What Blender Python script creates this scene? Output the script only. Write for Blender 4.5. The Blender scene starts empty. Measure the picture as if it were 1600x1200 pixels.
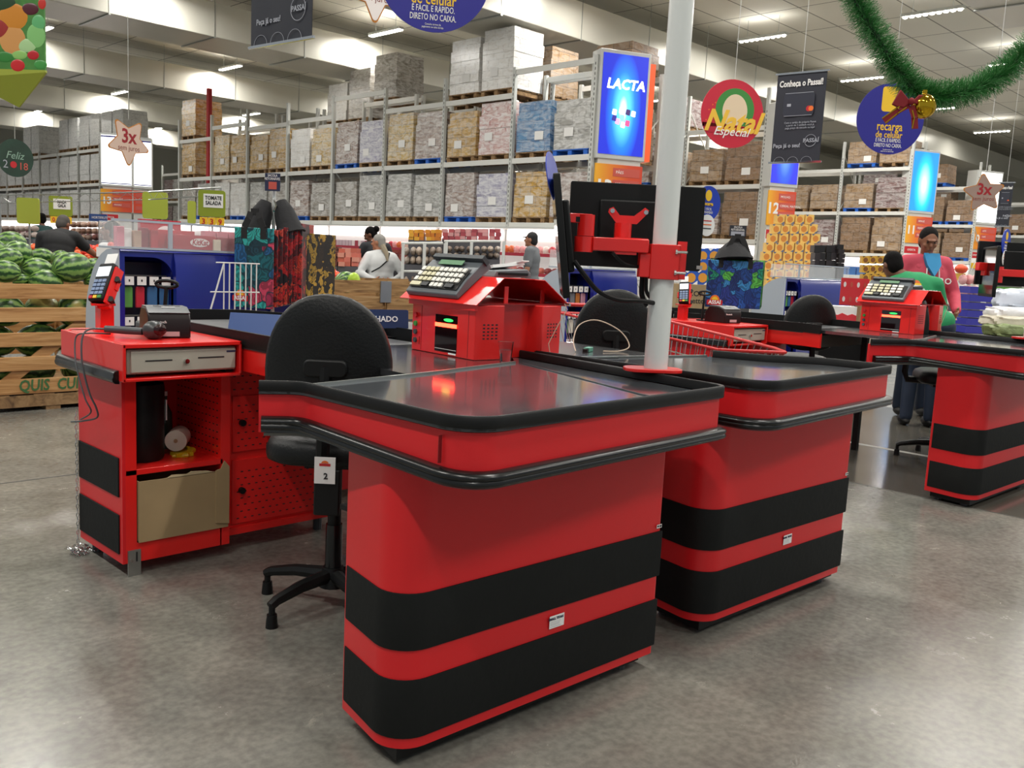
import bpy, bmesh, math, random
from mathutils import Vector, Matrix
R = math.radians
PI = math.pi
scene = bpy.context.scene
col = scene.collection
random.seed(7)

# ------------------------------------------------------------------ camera
def camera():
    yaw, pit, rol, f = R(44.49334), R(-7.77145), R(2.87567), 1420.166
    fw = Vector((math.cos(yaw)*math.cos(pit), math.sin(yaw)*math.cos(pit), math.sin(pit)))
    r0 = fw.cross(Vector((0, 0, 1))).normalized(); u0 = r0.cross(fw)
    r = r0*math.cos(rol)+u0*math.sin(rol); u = u0*math.cos(rol)-r0*math.sin(rol)
    cd = bpy.data.cameras.new('camera'); co = bpy.data.objects.new('camera', cd); col.objects.link(co)
    m = Matrix((r, u, -fw)).transposed().to_4x4(); m.translation = (0, 0, 1.25)
    co.matrix_world = m
    cd.sensor_width = 36; cd.lens = 36*f/1600; cd.clip_start = .05; cd.clip_end = 300
    scene.camera = co
    return r, u, fw
CR, CU, CF = camera()

# ------------------------------------------------------------------ world, exposure
w = bpy.data.worlds.new('world'); scene.world = w; w.use_nodes = True
w.node_tree.nodes['Background'].inputs[0].default_value = (.8, .86, .9, 1)
w.node_tree.nodes['Background'].inputs[1].default_value = .32
vs = scene.view_settings
scene.display_settings.display_device = 'sRGB'
vs.view_transform = 'Standard'; vs.look = 'None'; vs.gamma = 1; vs.use_curve_mapping = False
vs.exposure = 0.42
LAMP_W = 150.0          # each hanging lamp
CEIL = 8.55
LX = [-2.4, 4.3, 11.0, 17.7, 24.4, 31.1, 37.8, 44.5]
LY = [-4.85, 0.0, 4.85, 9.7, 14.5, 23.6, 33.3, 43.7, 54.2]

# ------------------------------------------------------------------ materials
MATS = {}
def srgb(h):
    if isinstance(h, str):
        h = [int(h[i:i+2], 16)/255 for i in (0, 2, 4)]
    return tuple((c/12.92 if c <= .04045 else ((c+.055)/1.055)**2.4) for c in h)+(1,)
def newmat(name):
    m = bpy.data.materials.new(name); m.use_nodes = True
    nt = m.node_tree; b = nt.nodes['Principled BSDF']
    MATS[name] = m
    return m, nt, b
def mat(name, c, rough=.5, metal=0, spec=None, bump=0, bscale=60, vary=0, vscale=6, coat=0, trans=0, emit=None, es=0, alpha=1, ior=None):
    if name in MATS: return MATS[name]
    m, nt, b = newmat(name)
    c4 = srgb(c)
    b.inputs['Base Color'].default_value = c4
    b.inputs['Roughness'].default_value = rough
    b.inputs['Metallic'].default_value = metal
    if spec is not None: b.inputs['Specular IOR Level'].default_value = spec
    if coat: b.inputs['Coat Weight'].default_value = coat; b.inputs['Coat Roughness'].default_value = .08
    if trans: b.inputs['Transmission Weight'].default_value = trans
    if ior: b.inputs['IOR'].default_value = ior
    if alpha < 1: b.inputs['Alpha'].default_value = alpha
    if emit is not None:
        b.inputs['Emission Color'].default_value = srgb(emit); b.inputs['Emission Strength'].default_value = es
    N = nt.nodes.new; L = nt.links.new
    tc = N('ShaderNodeTexCoord')
    if vary:
        n = N('ShaderNodeTexNoise'); n.inputs['Scale'].default_value = vscale; n.inputs['Detail'].default_value = 5
        L(tc.outputs['Object'], n.inputs['Vector'])
        mx = N('ShaderNodeMix'); mx.data_type = 'RGBA'
        mx.inputs[6].default_value = tuple(x*(1-vary) for x in c4[:3])+(1,); mx.inputs[7].default_value = tuple(min(1, x*(1+vary)) for x in c4[:3])+(1,)
        L(n.outputs['Fac'], mx.inputs[0]); L(mx.outputs[2], b.inputs['Base Color'])
    if bump:
        n = N('ShaderNodeTexNoise'); n.inputs['Scale'].default_value = bscale; n.inputs['Detail'].default_value = 3
        L(tc.outputs['Object'], n.inputs['Vector'])
        bp = N('ShaderNodeBump'); bp.inputs['Strength'].default_value = bump; bp.inputs['Distance'].default_value = .01
        L(n.outputs['Fac'], bp.inputs['Height']); L(bp.outputs['Normal'], b.inputs['Normal'])
    return m
def ramp(nt, stops, interp='LINEAR'):
    r = nt.nodes.new('ShaderNodeValToRGB'); cr = r.color_ramp; cr.interpolation = interp
    while len(cr.elements) < len(stops): cr.elements.new(.5)
    for e, (p, c) in zip(cr.elements, stops): e.position = p; e.color = srgb(c)
    return r
def tex(nt, kind, scale, vec=None, **kw):
    t = nt.nodes.new('ShaderNodeTex'+kind)
    if 'Scale' in t.inputs: t.inputs['Scale'].default_value = scale
    for k, v in kw.items():
        if k in t.inputs: t.inputs[k].default_value = v
        else: setattr(t, k, v)
    if vec is not None: nt.links.new(vec, t.inputs['Vector'])
    return t
def coords(nt, scale=(1, 1, 1), rot=(0, 0, 0), kind='Object', rnd=False):
    tc = nt.nodes.new('ShaderNodeTexCoord'); mp = nt.nodes.new('ShaderNodeMapping')
    mp.inputs['Scale'].default_value = scale; mp.inputs['Rotation'].default_value = rot
    nt.links.new(tc.outputs[kind], mp.inputs['Vector'])
    if rnd:
        oi = nt.nodes.new('ShaderNodeObjectInfo'); ad = nt.nodes.new('ShaderNodeVectorMath'); ad.operation = 'MULTIPLY_ADD'
        cx = nt.nodes.new('ShaderNodeCombineXYZ')
        for i in range(3): nt.links.new(oi.outputs['Random'], cx.inputs[i])
        nt.links.new(cx.outputs[0], ad.inputs[0]); ad.inputs[1].default_value = (17, 29, 11); nt.links.new(mp.outputs[0], ad.inputs[2])
        return ad.outputs[0]
    return mp.outputs[0]
def mix(nt, fac, a, b, mode='MIX'):
    m = nt.nodes.new('ShaderNodeMix'); m.data_type = 'RGBA'; m.blend_type = mode
    for s, i in ((fac, 0), (a, 6), (b, 7)):
        if isinstance(s, (int, float)): m.inputs[i].default_value = s
        elif isinstance(s, (str, tuple, list)): m.inputs[i].default_value = srgb(s)
        else: nt.links.new(s, m.inputs[i])
    return m.outputs[2]
def bump(nt, b, h, strength=.3, dist=.01):
    bp = nt.nodes.new('ShaderNodeBump'); bp.inputs['Strength'].default_value = strength; bp.inputs['Distance'].default_value = dist
    nt.links.new(h, bp.inputs['Height']); nt.links.new(bp.outputs['Normal'], b.inputs['Normal'])

def m_floor():
    m, nt, b = newmat('polished_concrete')
    v = coords(nt)
    n1 = tex(nt, 'Noise', .55, v, Detail=6, Roughness=.62, Distortion=.6)
    n2 = tex(nt, 'Noise', 4.5, v, Detail=8, Roughness=.7)
    n3 = tex(nt, 'Noise', 38, v, Detail=4)
    r1 = ramp(nt, [(.3, '5e5d57'), (.47, '74736b'), (.56, '878479'), (.72, '9a968a')]); nt.links.new(n1.outputs['Fac'], r1.inputs[0])
    r2 = ramp(nt, [(.3, '6a6862'), (.5, '83817a'), (.72, '9b978c')]); nt.links.new(n2.outputs['Fac'], r2.inputs[0])
    c = mix(nt, .42, r1.outputs[0], r2.outputs[0])
    r3 = ramp(nt, [(.35, '8a8a8a'), (.65, 'ffffff')]); nt.links.new(n3.outputs['Fac'], r3.inputs[0])
    c = mix(nt, .35, c, r3.outputs[0], 'MULTIPLY')
    # scuffs
    v2 = coords(nt, (1, 1, 1), (0, 0, .5))
    s = tex(nt, 'Noise', 2.2, v2, Detail=9, Roughness=.8, Distortion=1.8)
    rs = ramp(nt, [(.62, '000000'), (.70, 'ffffff')]); nt.links.new(s.outputs['Fac'], rs.inputs[0])
    c = mix(nt, mix(nt, .45, '000000', rs.outputs[0]), c, 'a5a193')
    # rusty brown stain
    s2 = tex(nt, 'Noise', 1.3, coords(nt, (1, 1, 1), (0, 0, 1.1)), Detail=7, Roughness=.75)
    rs2 = ramp(nt, [(.6, '000000'), (.75, '7a7a7a')]); nt.links.new(s2.outputs['Fac'], rs2.inputs[0])
    c = mix(nt, rs2.outputs[0], c, '6b6250')
    nt.links.new(c, b.inputs['Base Color'])
    rr = nt.nodes.new('ShaderNodeMapRange'); rr.inputs[3].default_value = .12; rr.inputs[4].default_value = .36
    nt.links.new(n2.outputs['Fac'], rr.inputs[0]); nt.links.new(rr.outputs[0], b.inputs['Roughness'])
    bump(nt, b, n3.outputs['Fac'], .05, .004)
    return m
def m_ceiling():
    m, nt, b = newmat('ceiling_panel')
    br = tex(nt, 'Brick', 1.0, coords(nt), offset=0.0, squash=1.0)
    br.inputs['Brick Width'].default_value = 2.4; br.inputs['Row Height'].default_value = 1.2; br.inputs['Mortar Size'].default_value = .022
    br.inputs['Color1'].default_value = srgb('dddacd'); br.inputs['Color2'].default_value = srgb('d6d3c6'); br.inputs['Mortar'].default_value = srgb('77746a')
    nt.links.new(br.outputs[0], b.inputs['Base Color']); b.inputs['Roughness'].default_value = .6
    return m
def m_wood(name, a='b98a54', c='8a5c30', d='d2a873', sc=(1, 14, 14), rnd=True):
    m, nt, b = newmat(name)
    n = tex(nt, 'Noise', 2.2, coords(nt, sc, rnd=rnd), Detail=7, Roughness=.6, Distortion=.8)
    r = ramp(nt, [(.3, c), (.5, a), (.72, d)]); nt.links.new(n.outputs['Fac'], r.inputs[0])
    k = tex(nt, 'Noise', 3.5, coords(nt, (1.3, 3, 3), rnd=rnd), Detail=2)
    rk = ramp(nt, [(.66, '000000'), (.74, 'ffffff')]); nt.links.new(k.outputs['Fac'], rk.inputs[0])
    cc = mix(nt, rk.outputs[0], r.outputs[0], c)
    nt.links.new(cc, b.inputs['Base Color']); b.inputs['Roughness'].default_value = .7
    bump(nt, b, n.outputs['Fac'], .25, .004)
    return m
def m_wrap(name, c1, c2, c3, film=.45, sc=4.0, wid=.36, hei=.24, rough=.28):
    """cartons seen through wrinkled stretch film; its sheen is painted as white streaks"""
    m, nt, b = newmat(name)
    br = tex(nt, 'Brick', 1.0, coords(nt, rot=(R(90), 0, 0), rnd=False), offset=.5)
    # use both facings: add y to x so side faces are patterned too
    tc = nt.nodes.new('ShaderNodeTexCoord'); sx = nt.nodes.new('ShaderNodeSeparateXYZ'); cx = nt.nodes.new('ShaderNodeCombineXYZ'); ad = nt.nodes.new('ShaderNodeMath')
    nt.links.new(tc.outputs['Object'], sx.inputs[0]); nt.links.new(sx.outputs[0], ad.inputs[0]); nt.links.new(sx.outputs[1], ad.inputs[1])
    nt.links.new(ad.outputs[0], cx.inputs[0]); nt.links.new(sx.outputs[2], cx.inputs[1]); nt.links.new(cx.outputs[0], br.inputs['Vector'])
    br.inputs['Brick Width'].default_value = wid; br.inputs['Row Height'].default_value = hei; br.inputs['Mortar Size'].default_value = .008
    br.inputs['Color1'].default_value = srgb(c1); br.inputs['Color2'].default_value = srgb(c2); br.inputs['Mortar'].default_value = srgb(c3)
    sp = tex(nt, 'Noise', 9, coords(nt, rnd=True), Detail=3)
    rp = ramp(nt, [(.56, '000000'), (.6, 'ffffff')]); nt.links.new(sp.outputs['Fac'], rp.inputs[0])
    base = mix(nt, .35, br.outputs[0], mix(nt, rp.outputs[0], br.outputs[0], c3))
    n = tex(nt, 'Noise', sc*.8, coords(nt, (1, 1, 3.0), (.5, .35, 0), rnd=True), Detail=4, Roughness=.6, Distortion=1.4)
    rf = ramp(nt, [(.36, '000000'), (.62, 'ffffff')]); nt.links.new(n.outputs['Fac'], rf.inputs[0])
    mu = nt.nodes.new('ShaderNodeMath'); mu.operation = 'MULTIPLY'; mu.inputs[1].default_value = film; nt.links.new(rf.outputs[0], mu.inputs[0])
    c = mix(nt, mu.outputs[0], base, 'f2f2f0')  # white streaks paint the film's glossy highlights into the colour
    nt.links.new(c, b.inputs['Base Color']); b.inputs['Roughness'].default_value = rough
    b.inputs['Coat Weight'].default_value = .6; b.inputs['Coat Roughness'].default_value = .18
    bump(nt, b, n.outputs['Fac'], .3, .04)
    return m
def m_melon():
    m, nt, b = newmat('watermelon_rind')
    v = coords(nt, (1, 1, 1), rnd=False)
    sx = nt.nodes.new('ShaderNodeSeparateXYZ'); nt.links.new(v, sx.inputs[0])
    at = nt.nodes.new('ShaderNodeMath'); at.operation = 'ARCTAN2'; nt.links.new(sx.outputs[1], at.inputs[0]); nt.links.new(sx.outputs[2], at.inputs[1])
    n = tex(nt, 'Noise', 14, coords(nt, rnd=True), Detail=5, Roughness=.6)
    ma = nt.nodes.new('ShaderNodeMath'); ma.operation = 'MULTIPLY_ADD'; ma.inputs[1].default_value = 10
    n2 = nt.nodes.new('ShaderNodeMath'); n2.operation = 'MULTIPLY'; n2.inputs[1].default_value = 9; nt.links.new(n.outputs['Fac'], n2.inputs[0])
    nt.links.new(at.outputs[0], ma.inputs[0]); nt.links.new(n2.outputs[0], ma.inputs[2])
    si = nt.nodes.new('ShaderNodeMath'); si.operation = 'SINE'; nt.links.new(ma.outputs[0], si.inputs[0])
    mr = nt.nodes.new('ShaderNodeMapRange'); mr.inputs[1].default_value = -1; nt.links.new(si.outputs[0], mr.inputs[0])
    r = ramp(nt, [(.2, '24461f'), (.5, '3f6e30'), (.8, '7d9f4e')]); nt.links.new(mr.outputs[0], r.inputs[0])
    big = tex(nt, 'Noise', 3.0, coords(nt, rnd=True), Detail=1)
    rb = ramp(nt, [(.6, '000000'), (.68, 'ffffff')]); nt.links.new(big.outputs['Fac'], rb.inputs[0])
    c = mix(nt, rb.outputs[0], r.outputs[0], 'c9b765')
    nt.links.new(c, b.inputs['Base Color']); b.inputs['Roughness'].default_value = .35
    return m
def m_pattern(name, cols, sc=6, kind='Voronoi', rough=.45, dist=1.2, stretch=(1, 1, 1)):
    m, nt, b = newmat(name)
    v = coords(nt, stretch)
    if kind == 'Voronoi':
        n0 = tex(nt, 'Noise', sc*.7, v, Detail=2)
        vm = nt.nodes.new('ShaderNodeVectorMath'); vm.operation = 'MULTIPLY_ADD'; vm.inputs[1].default_value = (.25, .25, .25)
        nt.links.new(n0.outputs['Color'], vm.inputs[0]); nt.links.new(v, vm.inputs[2])
        t = tex(nt, 'Voronoi', sc, vm.outputs[0]); out = t.outputs['Color']
        sx = nt.nodes.new('ShaderNodeSeparateColor'); nt.links.new(out, sx.inputs[0]); f = sx.outputs[0]
        e = tex(nt, 'Voronoi', sc, vm.outputs[0], feature='DISTANCE_TO_EDGE')
        wv = tex(nt, 'Wave', sc*1.6, vm.outputs[0], Distortion=6.0)
    else:
        t = tex(nt, 'Wave', sc, v, Distortion=dist*8, Detail=3); f = t.outputs['Fac']; e = None
    r = ramp(nt, [(i/len(cols), c) for i, c in enumerate(cols)], 'CONSTANT'); nt.links.new(f, r.inputs[0])
    c = r.outputs[0]
    if e is not None:
        rw = ramp(nt, [(.45, 'ffffff'), (.55, '6a6a6a')]); nt.links.new(wv.outputs['Fac'], rw.inputs[0])
        c = mix(nt, .6, c, rw.outputs[0], 'MULTIPLY')
        re = ramp(nt, [(.03, 'ffffff'), (.05, '000000')]); nt.links.new(e.outputs['Distance'], re.inputs[0])
        c = mix(nt, re.outputs[0], c, cols[-1])
    nt.links.new(c, b.inputs['Base Color']); b.inputs['Roughness'].default_value = rough
    return m

RED = mat('red_powder_coat', 'd01f24', .38, vary=.06, vscale=3, spec=.4)
REDM = mat('red_painted_metal', 'e0211d', .3, coat=.3, bump=.02, bscale=200)
RUB = mat('black_rubber_band', '111312', .7, bump=.1, bscale=40, vary=.25, vscale=9, spec=.25)
BLK = mat('black_plastic', '0b0c0c', .5, spec=.3)
BLKG = mat('black_gloss_plastic', '121314', .17)
BUMP = mat('black_bumper', '0d0f0f', .26, spec=.45)
CHB = mat('black_vinyl', '0f1010', .45, spec=.3, bump=.15, bscale=120)
DKG = mat('dark_grey_plastic', '3f4447', .4)
GRY = mat('grey_plastic', '62686c', .4)
WHT = mat('white_paint', 'd9dcd8', .3, coat=.3)
STEEL = mat('galvanised_steel', 'a9aca8', .32, .85, bump=.02)
CHR = mat('chrome', 'd0d0d0', .12, 1)
RACKM = mat('rack_grey_paint', 'c9cbc6', .45)
RACKB = mat('rack_beam_paint', 'dcdcd6', .45)
BEIGE = mat('beige_enamel', '9b978a', .4)
BEIGE2 = mat('beige_drawer_face', 'a8a497', .36)
CARD = mat('kraft_cardboard', '9c8560', .8, vary=.12, vscale=8)
CARD2 = mat('brown_cardboard', '8d6c4c', .8, vary=.15, vscale=6)
PAPER = mat('white_paper', 'f0efec', .7)
NAVY = mat('navy_print', '232a4a', .5)
NAVY2 = mat('dark_navy_fabric', '23252f', .6, vary=.25, vscale=3)
RBLUE = mat('royal_blue_plastic', '12207e', .22, coat=.3)
SIGNB = mat('sign_purple_blue', '27248a', .4)
SIGNBL = mat('tent_card_blue', '2a4a86', .4)
YEL = mat('yellow_print', 'f2c42a', .5)
ORG = mat('orange_print', 'e8702a', .5)
ORR = mat('orange_red_print', 'd84a2c', .5)
PINKR = mat('faded_red_print', 'c9574a', .5)
GRN = mat('green_print', '3d8a3a', .5)
OLV = mat('olive_sign_green', '8b9a26', .5)
OLV2 = mat('light_olive_sign', 'a6b03c', .5)
WPR = mat('white_print', 'e9e7e3', .5)
GPR = mat('grey_print', 'a4a7b0', .5)
INK = mat('black_ink', '1b1b1d', .6)
REDP = mat('red_print', 'c21f27', .45)
MAR = mat('maroon_print', '7c1116', .5)
GOLD = mat('gold_gloss', 'c9a32a', .08, 1)
GLASSC = mat('clear_plastic', 'f4f7f7', .08, trans=1, ior=1.25)
ACR = mat('acrylic_sheet', 'f2f6f6', .08, alpha=.13, spec=.8)
WOOD = m_wood('crate_pine')
WOODD = m_wood('aged_pine', '9a7648', '6b4c2b', 'b8966a')
WOODP = m_wood('pallet_wood', '8d6d47', '5b422a', 'ab8a60', (6, 6, 6))
BLUEP = mat('blue_pallet_paint', '1d62c4', .5)
FLOOR = m_floor(); CEILM = m_ceiling()
DUCT = mat('duct_foil', 'c5c3b8', .33, .25, vary=.07, vscale=.6)
DARKG = mat('dark_grey_metal', '55554f', .6)  # even dark grey for undersides, risers and small metal parts
CARPET = None
TRAY = mat('worn_black_laminate', '5c6064', .10, .35, vary=.22, vscale=6, spec=.8, coat=.4)
TRAYS = mat('brushed_steel_plate', '8b8d90', .15, .9, vary=.1)
BELT = mat('belt_rubber', '4a4c4e', .38, vary=.15, vscale=10)

# ------------------------------------------------------------------ mesh building
class MB:
    def __init__(s, T=None): s.v = []; s.f = []; s.m = []; s.cur = 0; s.T = T; s.sm = []
    def add(s, vs, fs, M=None):
        n = len(s.v)
        for p in vs:
            p = Vector(p)
            if M is not None: p = M @ p
            if s.T is not None: p = s.T @ p
            s.v.append(p)
        for f in fs: s.f.append([i+n for i in f]); s.m.append(s.cur)
        return s
    def box(s, x0, y0, z0, x1, y1, z1, M=None):
        vs = [(x, y, z) for z in (z0, z1) for x, y in ((x0, y0), (x1, y0), (x1, y1), (x0, y1))]
        return s.add(vs, [(0, 3, 2, 1), (4, 5, 6, 7), (0, 1, 5, 4), (1, 2, 6, 5), (2, 3, 7, 6), (3, 0, 4, 7)], M)
    def cbox(s, c, d, M=None):
        return s.box(c[0]-d[0]/2, c[1]-d[1]/2, c[2]-d[2]/2, c[0]+d[0]/2, c[1]+d[1]/2, c[2]+d[2]/2, M)
    def prism(s, pts, z0, z1, M=None):
        n = len(pts)
        vs = [(x, y, z0) for x, y in pts]+[(x, y, z1) for x, y in pts]
        fs = [tuple(range(n))[::-1], tuple(range(n, 2*n))]+[(i, (i+1) % n, (i+1) % n+n, i+n) for i in range(n)]
        return s.add(vs, fs, M)
    def tube(s, path, r, n=8, M=None, cap=True):
        P = [Vector(p) for p in path]; k = len(P)
        rs = r if isinstance(r, (list, tuple)) else [r]*k
        vs = []; up = None
        for i in range(k):
            d = (P[min(i+1, k-1)]-P[max(i-1, 0)]).normalized()
            if up is None: up = d.orthogonal().normalized()
            up = (up-d*up.dot(d))
            up = up.normalized() if up.length > 1e-6 else d.orthogonal().normalized()
            sd = d.cross(up)
            for j in range(n):
                a = 2*PI*j/n; vs.append(P[i]+(up*math.cos(a)+sd*math.sin(a))*rs[i])
        fs = [(i*n+j, i*n+(j+1) % n, (i+1)*n+(j+1) % n, (i+1)*n+j) for i in range(k-1) for j in range(n)]
        if cap: fs += [tuple(range(n))[::-1], tuple(range((k-1)*n, k*n))]
        return s.add(vs, fs, M)
    def cyl(s, p0, p1, r0, r1=None, n=16, M=None): return s.tube([p0, p1], [r0, r0 if r1 is None else r1], n, M)
    def lathe(s, prof, c=(0, 0, 0), n=20, M=None, closed=False):
        vs = []; k = len(prof)
        for r, z in prof:
            for j in range(n):
                a = 2*PI*j/n; vs.append((c[0]+r*math.cos(a), c[1]+r*math.sin(a), c[2]+z))
        kk = k if closed else k-1
        fs = [(i*n+j, i*n+(j+1) % n, ((i+1) % k)*n+(j+1) % n, ((i+1) % k)*n+j) for i in range(kk) for j in range(n)]
        if not closed: fs += [tuple(range(n))[::-1], tuple(range((k-1)*n, k*n))]
        return s.add(vs, fs, M)
    def ell(s, c, r, n=16, k=10, M=None):
        if isinstance(r, (int, float)): r = (r, r, r)
        vs = [(c[0], c[1], c[2]-r[2])]
        for i in range(1, k):
            t = PI*i/k-PI/2
            for j in range(n):
                a = 2*PI*j/n; vs.append((c[0]+r[0]*math.cos(t)*math.cos(a), c[1]+r[1]*math.cos(t)*math.sin(a), c[2]+r[2]*math.sin(t)))
        vs.append((c[0], c[1], c[2]+r[2])); e = len(vs)-1
        fs = [(0, 1+(j+1) % n, 1+j) for j in range(n)]
        fs += [(1+i*n+j, 1+i*n+(j+1) % n, 1+(i+1)*n+(j+1) % n, 1+(i+1)*n+j) for i in range(k-2) for j in range(n)]
        b = 1+(k-2)*n
        fs += [(b+j, b+(j+1) % n, e) for j in range(n)]
        return s.add(vs, fs, M)
    def sweep(s, path, prof, dz=None, closed=False):
        """path: plan points, prof: (out, z) closed loop; out is to the right of travel"""
        n = len(path); k = len(prof); vs = []
        P = [Vector((p[0], p[1])) for p in path]
        for i in range(n):
            a = P[(i-1) % n] if (closed or i) else None; b = P[(i+1) % n] if (closed or i < n-1) else None
            d1 = (P[i]-a).normalized() if a is not None else None; d2 = (b-P[i]).normalized() if b is not None else None
            if d1 is None: d1 = d2
            if d2 is None: d2 = d1
            n1 = Vector((d1.y, -d1.x)); n2 = Vector((d2.y, -d2.x)); nn = (n1+n2).normalized(); q = max(.4, nn.dot(n1))
            z0 = dz[i] if dz else 0
            for o, z in prof: vs.append((P[i].x+nn.x*o/q, P[i].y+nn.y*o/q, z+z0))
        seg = n if closed else n-1
        fs = [(i*k+j, i*k+(j+1) % k, ((i+1) % n)*k+(j+1) % k, ((i+1) % n)*k+j) for i in range(seg) for j in range(k)]
        if not closed: fs += [tuple(range(k))[::-1], tuple(range((n-1)*k, n*k))]
        return s.add(vs, fs)
    def mesh(s, name, mats, smooth=True, ang=35):
        me = bpy.data.meshes.new(name)
        me.from_pydata([tuple(p) for p in s.v], [], s.f)
        for i, p in enumerate(me.polygons): p.material_index = s.m[i]
        bm = bmesh.new(); bm.from_mesh(me); bmesh.ops.recalc_face_normals(bm, faces=bm.faces); bm.to_mesh(me); bm.free()
        for m in (mats if isinstance(mats, (list, tuple)) else [mats]): me.materials.append(m)
        if smooth: me.shade_smooth(); me.set_sharp_from_angle(angle=R(ang))
        return me
    def build(s, name, mats, parent=None, bev=0, smooth=True, label=None, ang=35, **kw):
        o = bpy.data.objects.new(name, s.mesh(name, mats, smooth, ang)); link(o, parent)
        if bev:
            md = o.modifiers.new('bevel', 'BEVEL'); md.width = bev; md.segments = 2; md.limit_method = 'ANGLE'; md.angle_limit = R(50)
        if label: o['label'] = label
        return o
def wmat(o):
    m = o.matrix_basis.copy()
    if o.parent: m = wmat(o.parent) @ o.matrix_parent_inverse @ m
    return m
def link(o, parent):
    col.objects.link(o)
    if parent is not None:
        o.parent = parent; o.matrix_parent_inverse = wmat(parent).inverted()
def tag(o, label=None, cat=None, group=None, kind=None):
    if label: o['label'] = label
    if cat: o['category'] = cat
    if group: o['group'] = group
    if kind: o['kind'] = kind
    return o
def root(name, loc, label, cat, group=None, rz=0):
    o = bpy.data.objects.new(name, None); o.empty_display_size = .1; col.objects.link(o)
    o.location = loc; o.rotation_euler = (0, 0, rz)
    o.matrix_basis = Matrix.Translation(Vector(loc)) @ Matrix.Rotation(rz, 4, 'Z')
    return tag(o, label, cat, group)
CH = {}
def kids(o):
    return [c for c in bpy.data.objects if c.parent == o]
class Proto:
    """remembers a thing's tree so that copying needs no search"""
    def __init__(s, r):
        s.r = r; s.k = [(c, [g for g in c.children]) for c in r.children]
    def dup(s, M, label=None, group=None):
        r = s.r.copy(); col.objects.link(r); r.matrix_basis = M
        if label: r['label'] = label
        if group: r['group'] = group
        for c, gs in s.k:
            d = c.copy(); col.objects.link(d); d.parent = r; d.matrix_parent_inverse = c.matrix_parent_inverse.copy()
            for g in gs:
                e = g.copy(); col.objects.link(e); e.parent = d; e.matrix_parent_inverse = g.matrix_parent_inverse.copy()
        return r
def TR(x, y, z, rz=0, s=1): return Matrix.Translation((x, y, z)) @ Matrix.Rotation(rz, 4, 'Z') @ Matrix.Scale(s, 4)
def frame(o, right, up=(0, 0, 1)):
    """panel frame: x along right, y along up, z towards the viewer side"""
    r = Vector(right).normalized(); u = Vector(up); u = (u-r*u.dot(r)).normalized(); n = r.cross(u)
    m = Matrix((r, u, n)).transposed().to_4x4(); m.translation = Vector(o)
    return m
def text(name, s, size, M, mt, parent=None, align='CENTER', bold=0, ex=.001, sx=1, shear=0, sp=1):
    c = bpy.data.curves.new(name, 'FONT'); c.body = s; c.size = size; c.align_x = align; c.align_y = 'CENTER'
    c.extrude = ex; c.offset = bold*size; c.resolution_u = 2; c.shear = shear; c.space_character = sp; c.space_line = .95
    c.materials.append(mt)
    t = bpy.data.objects.new('tmp', c); me = bpy.data.meshes.new_from_object(t); bpy.data.objects.remove(t); bpy.data.curves.remove(c)
    me.name = name; o = bpy.data.objects.new(name, me)
    M = M @ Matrix.Diagonal((sx, 1, 1, 1)); me.transform(M)
    link(o, parent)
    return o
def rnd_poly(pts, rad, seg=6):
    out = []; n = len(pts)
    for i in range(n):
        p = Vector(pts[i]); a = Vector(pts[(i-1) % n]); b = Vector(pts[(i+1) % n])
        r = rad[i] if isinstance(rad, (list, tuple)) else rad
        if r <= 0: out.append(tuple(p)); continue
        d1 = (a-p).normalized(); d2 = (b-p).normalized(); ang = d1.angle(d2); t = min(r/math.tan(ang/2), (a-p).length*.49, (b-p).length*.49)
        rr = t*math.tan(ang/2); s = p+d1*t; e = p+d2*t; cc = p+(d1+d2).normalized()*(rr/math.sin(ang/2))
        v1 = s-cc; v2 = e-cc; tot = v1.angle(v2); sg = 1 if v1.x*v2.y-v1.y*v2.x > 0 else -1
        for k in range(seg+1):
            q = tot*k/seg*sg; out.append((cc.x+v1.x*math.cos(q)-v1.y*math.sin(q), cc.y+v1.x*math.sin(q)+v1.y*math.cos(q)))
    return out
def rrect(x0, y0, x1, y1, r, seg=4): return rnd_poly([(x0, y0), (x1, y0), (x1, y1), (x0, y1)], r, seg)
def circ(cx, cy, rx, ry=None, n=32): return [(cx+rx*math.cos(2*PI*i/n), cy+(ry or rx)*math.sin(2*PI*i/n)) for i in range(n)]

def cable(pts, rad, label, m=BLK, cat='cable'):
    # subdivide with catmull-rom
    P = [Vector(p) for p in pts]; P = [P[0]]+P+[P[-1]]; out = []
    for i in range(1, len(P)-2):
        for k in range(6):
            t = k/6; a, b, c, d = P[i-1:i+3]
            out.append(.5*((2*b)+(c-a)*t+(2*a-5*b+4*c-d)*t*t+(3*b-a-3*c+d)*t**3))
    out.append(P[-2])
    o = MB().tube(out, rad, 8).build('cable', m); return tag(o, label, cat)

# ------------------------------------------------------------------ room
def structure(name, mb, m, **kw):
    o = mb.build(name, m, **kw); o['kind'] = 'structure'; return o
structure('floor', MB().box(-8, -8, -.1, 62, 66, 0), FLOOR)
structure('ceiling', MB().box(-8, -8, CEIL, 62, 66, CEIL+.1), CEILM)
WALLM = mat('wall_paint', 'b9bab2', .8)
structure('wall_back', MB().box(-8, 66, 0, 62, 66.2, CEIL), WALLM)
structure('wall_right', MB().box(62, -8, 0, 62.2, 66, CEIL), WALLM)
JNT = mat('floor_joint_filler', '4c4b46', .6)
structure('trim_1', MB().box(-8, 4.955, 0, 5.38, 4.967, .0015), JNT)
structure('trim_2', MB().box(5.38, -8, 0, 5.39, 66, .0015), JNT)
structure('floor_strip', MB().box(5.39, -8, -.02, 8.9, 66, .001), mat('dark_polished_floor', '5b574f', .14, vary=.25, vscale=2))
structure('trim_3', MB().box(6.66, 2.3, 0, 6.72, 3.3, .002), mat('worn_white_tape', 'aaa8a2', .5))

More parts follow.
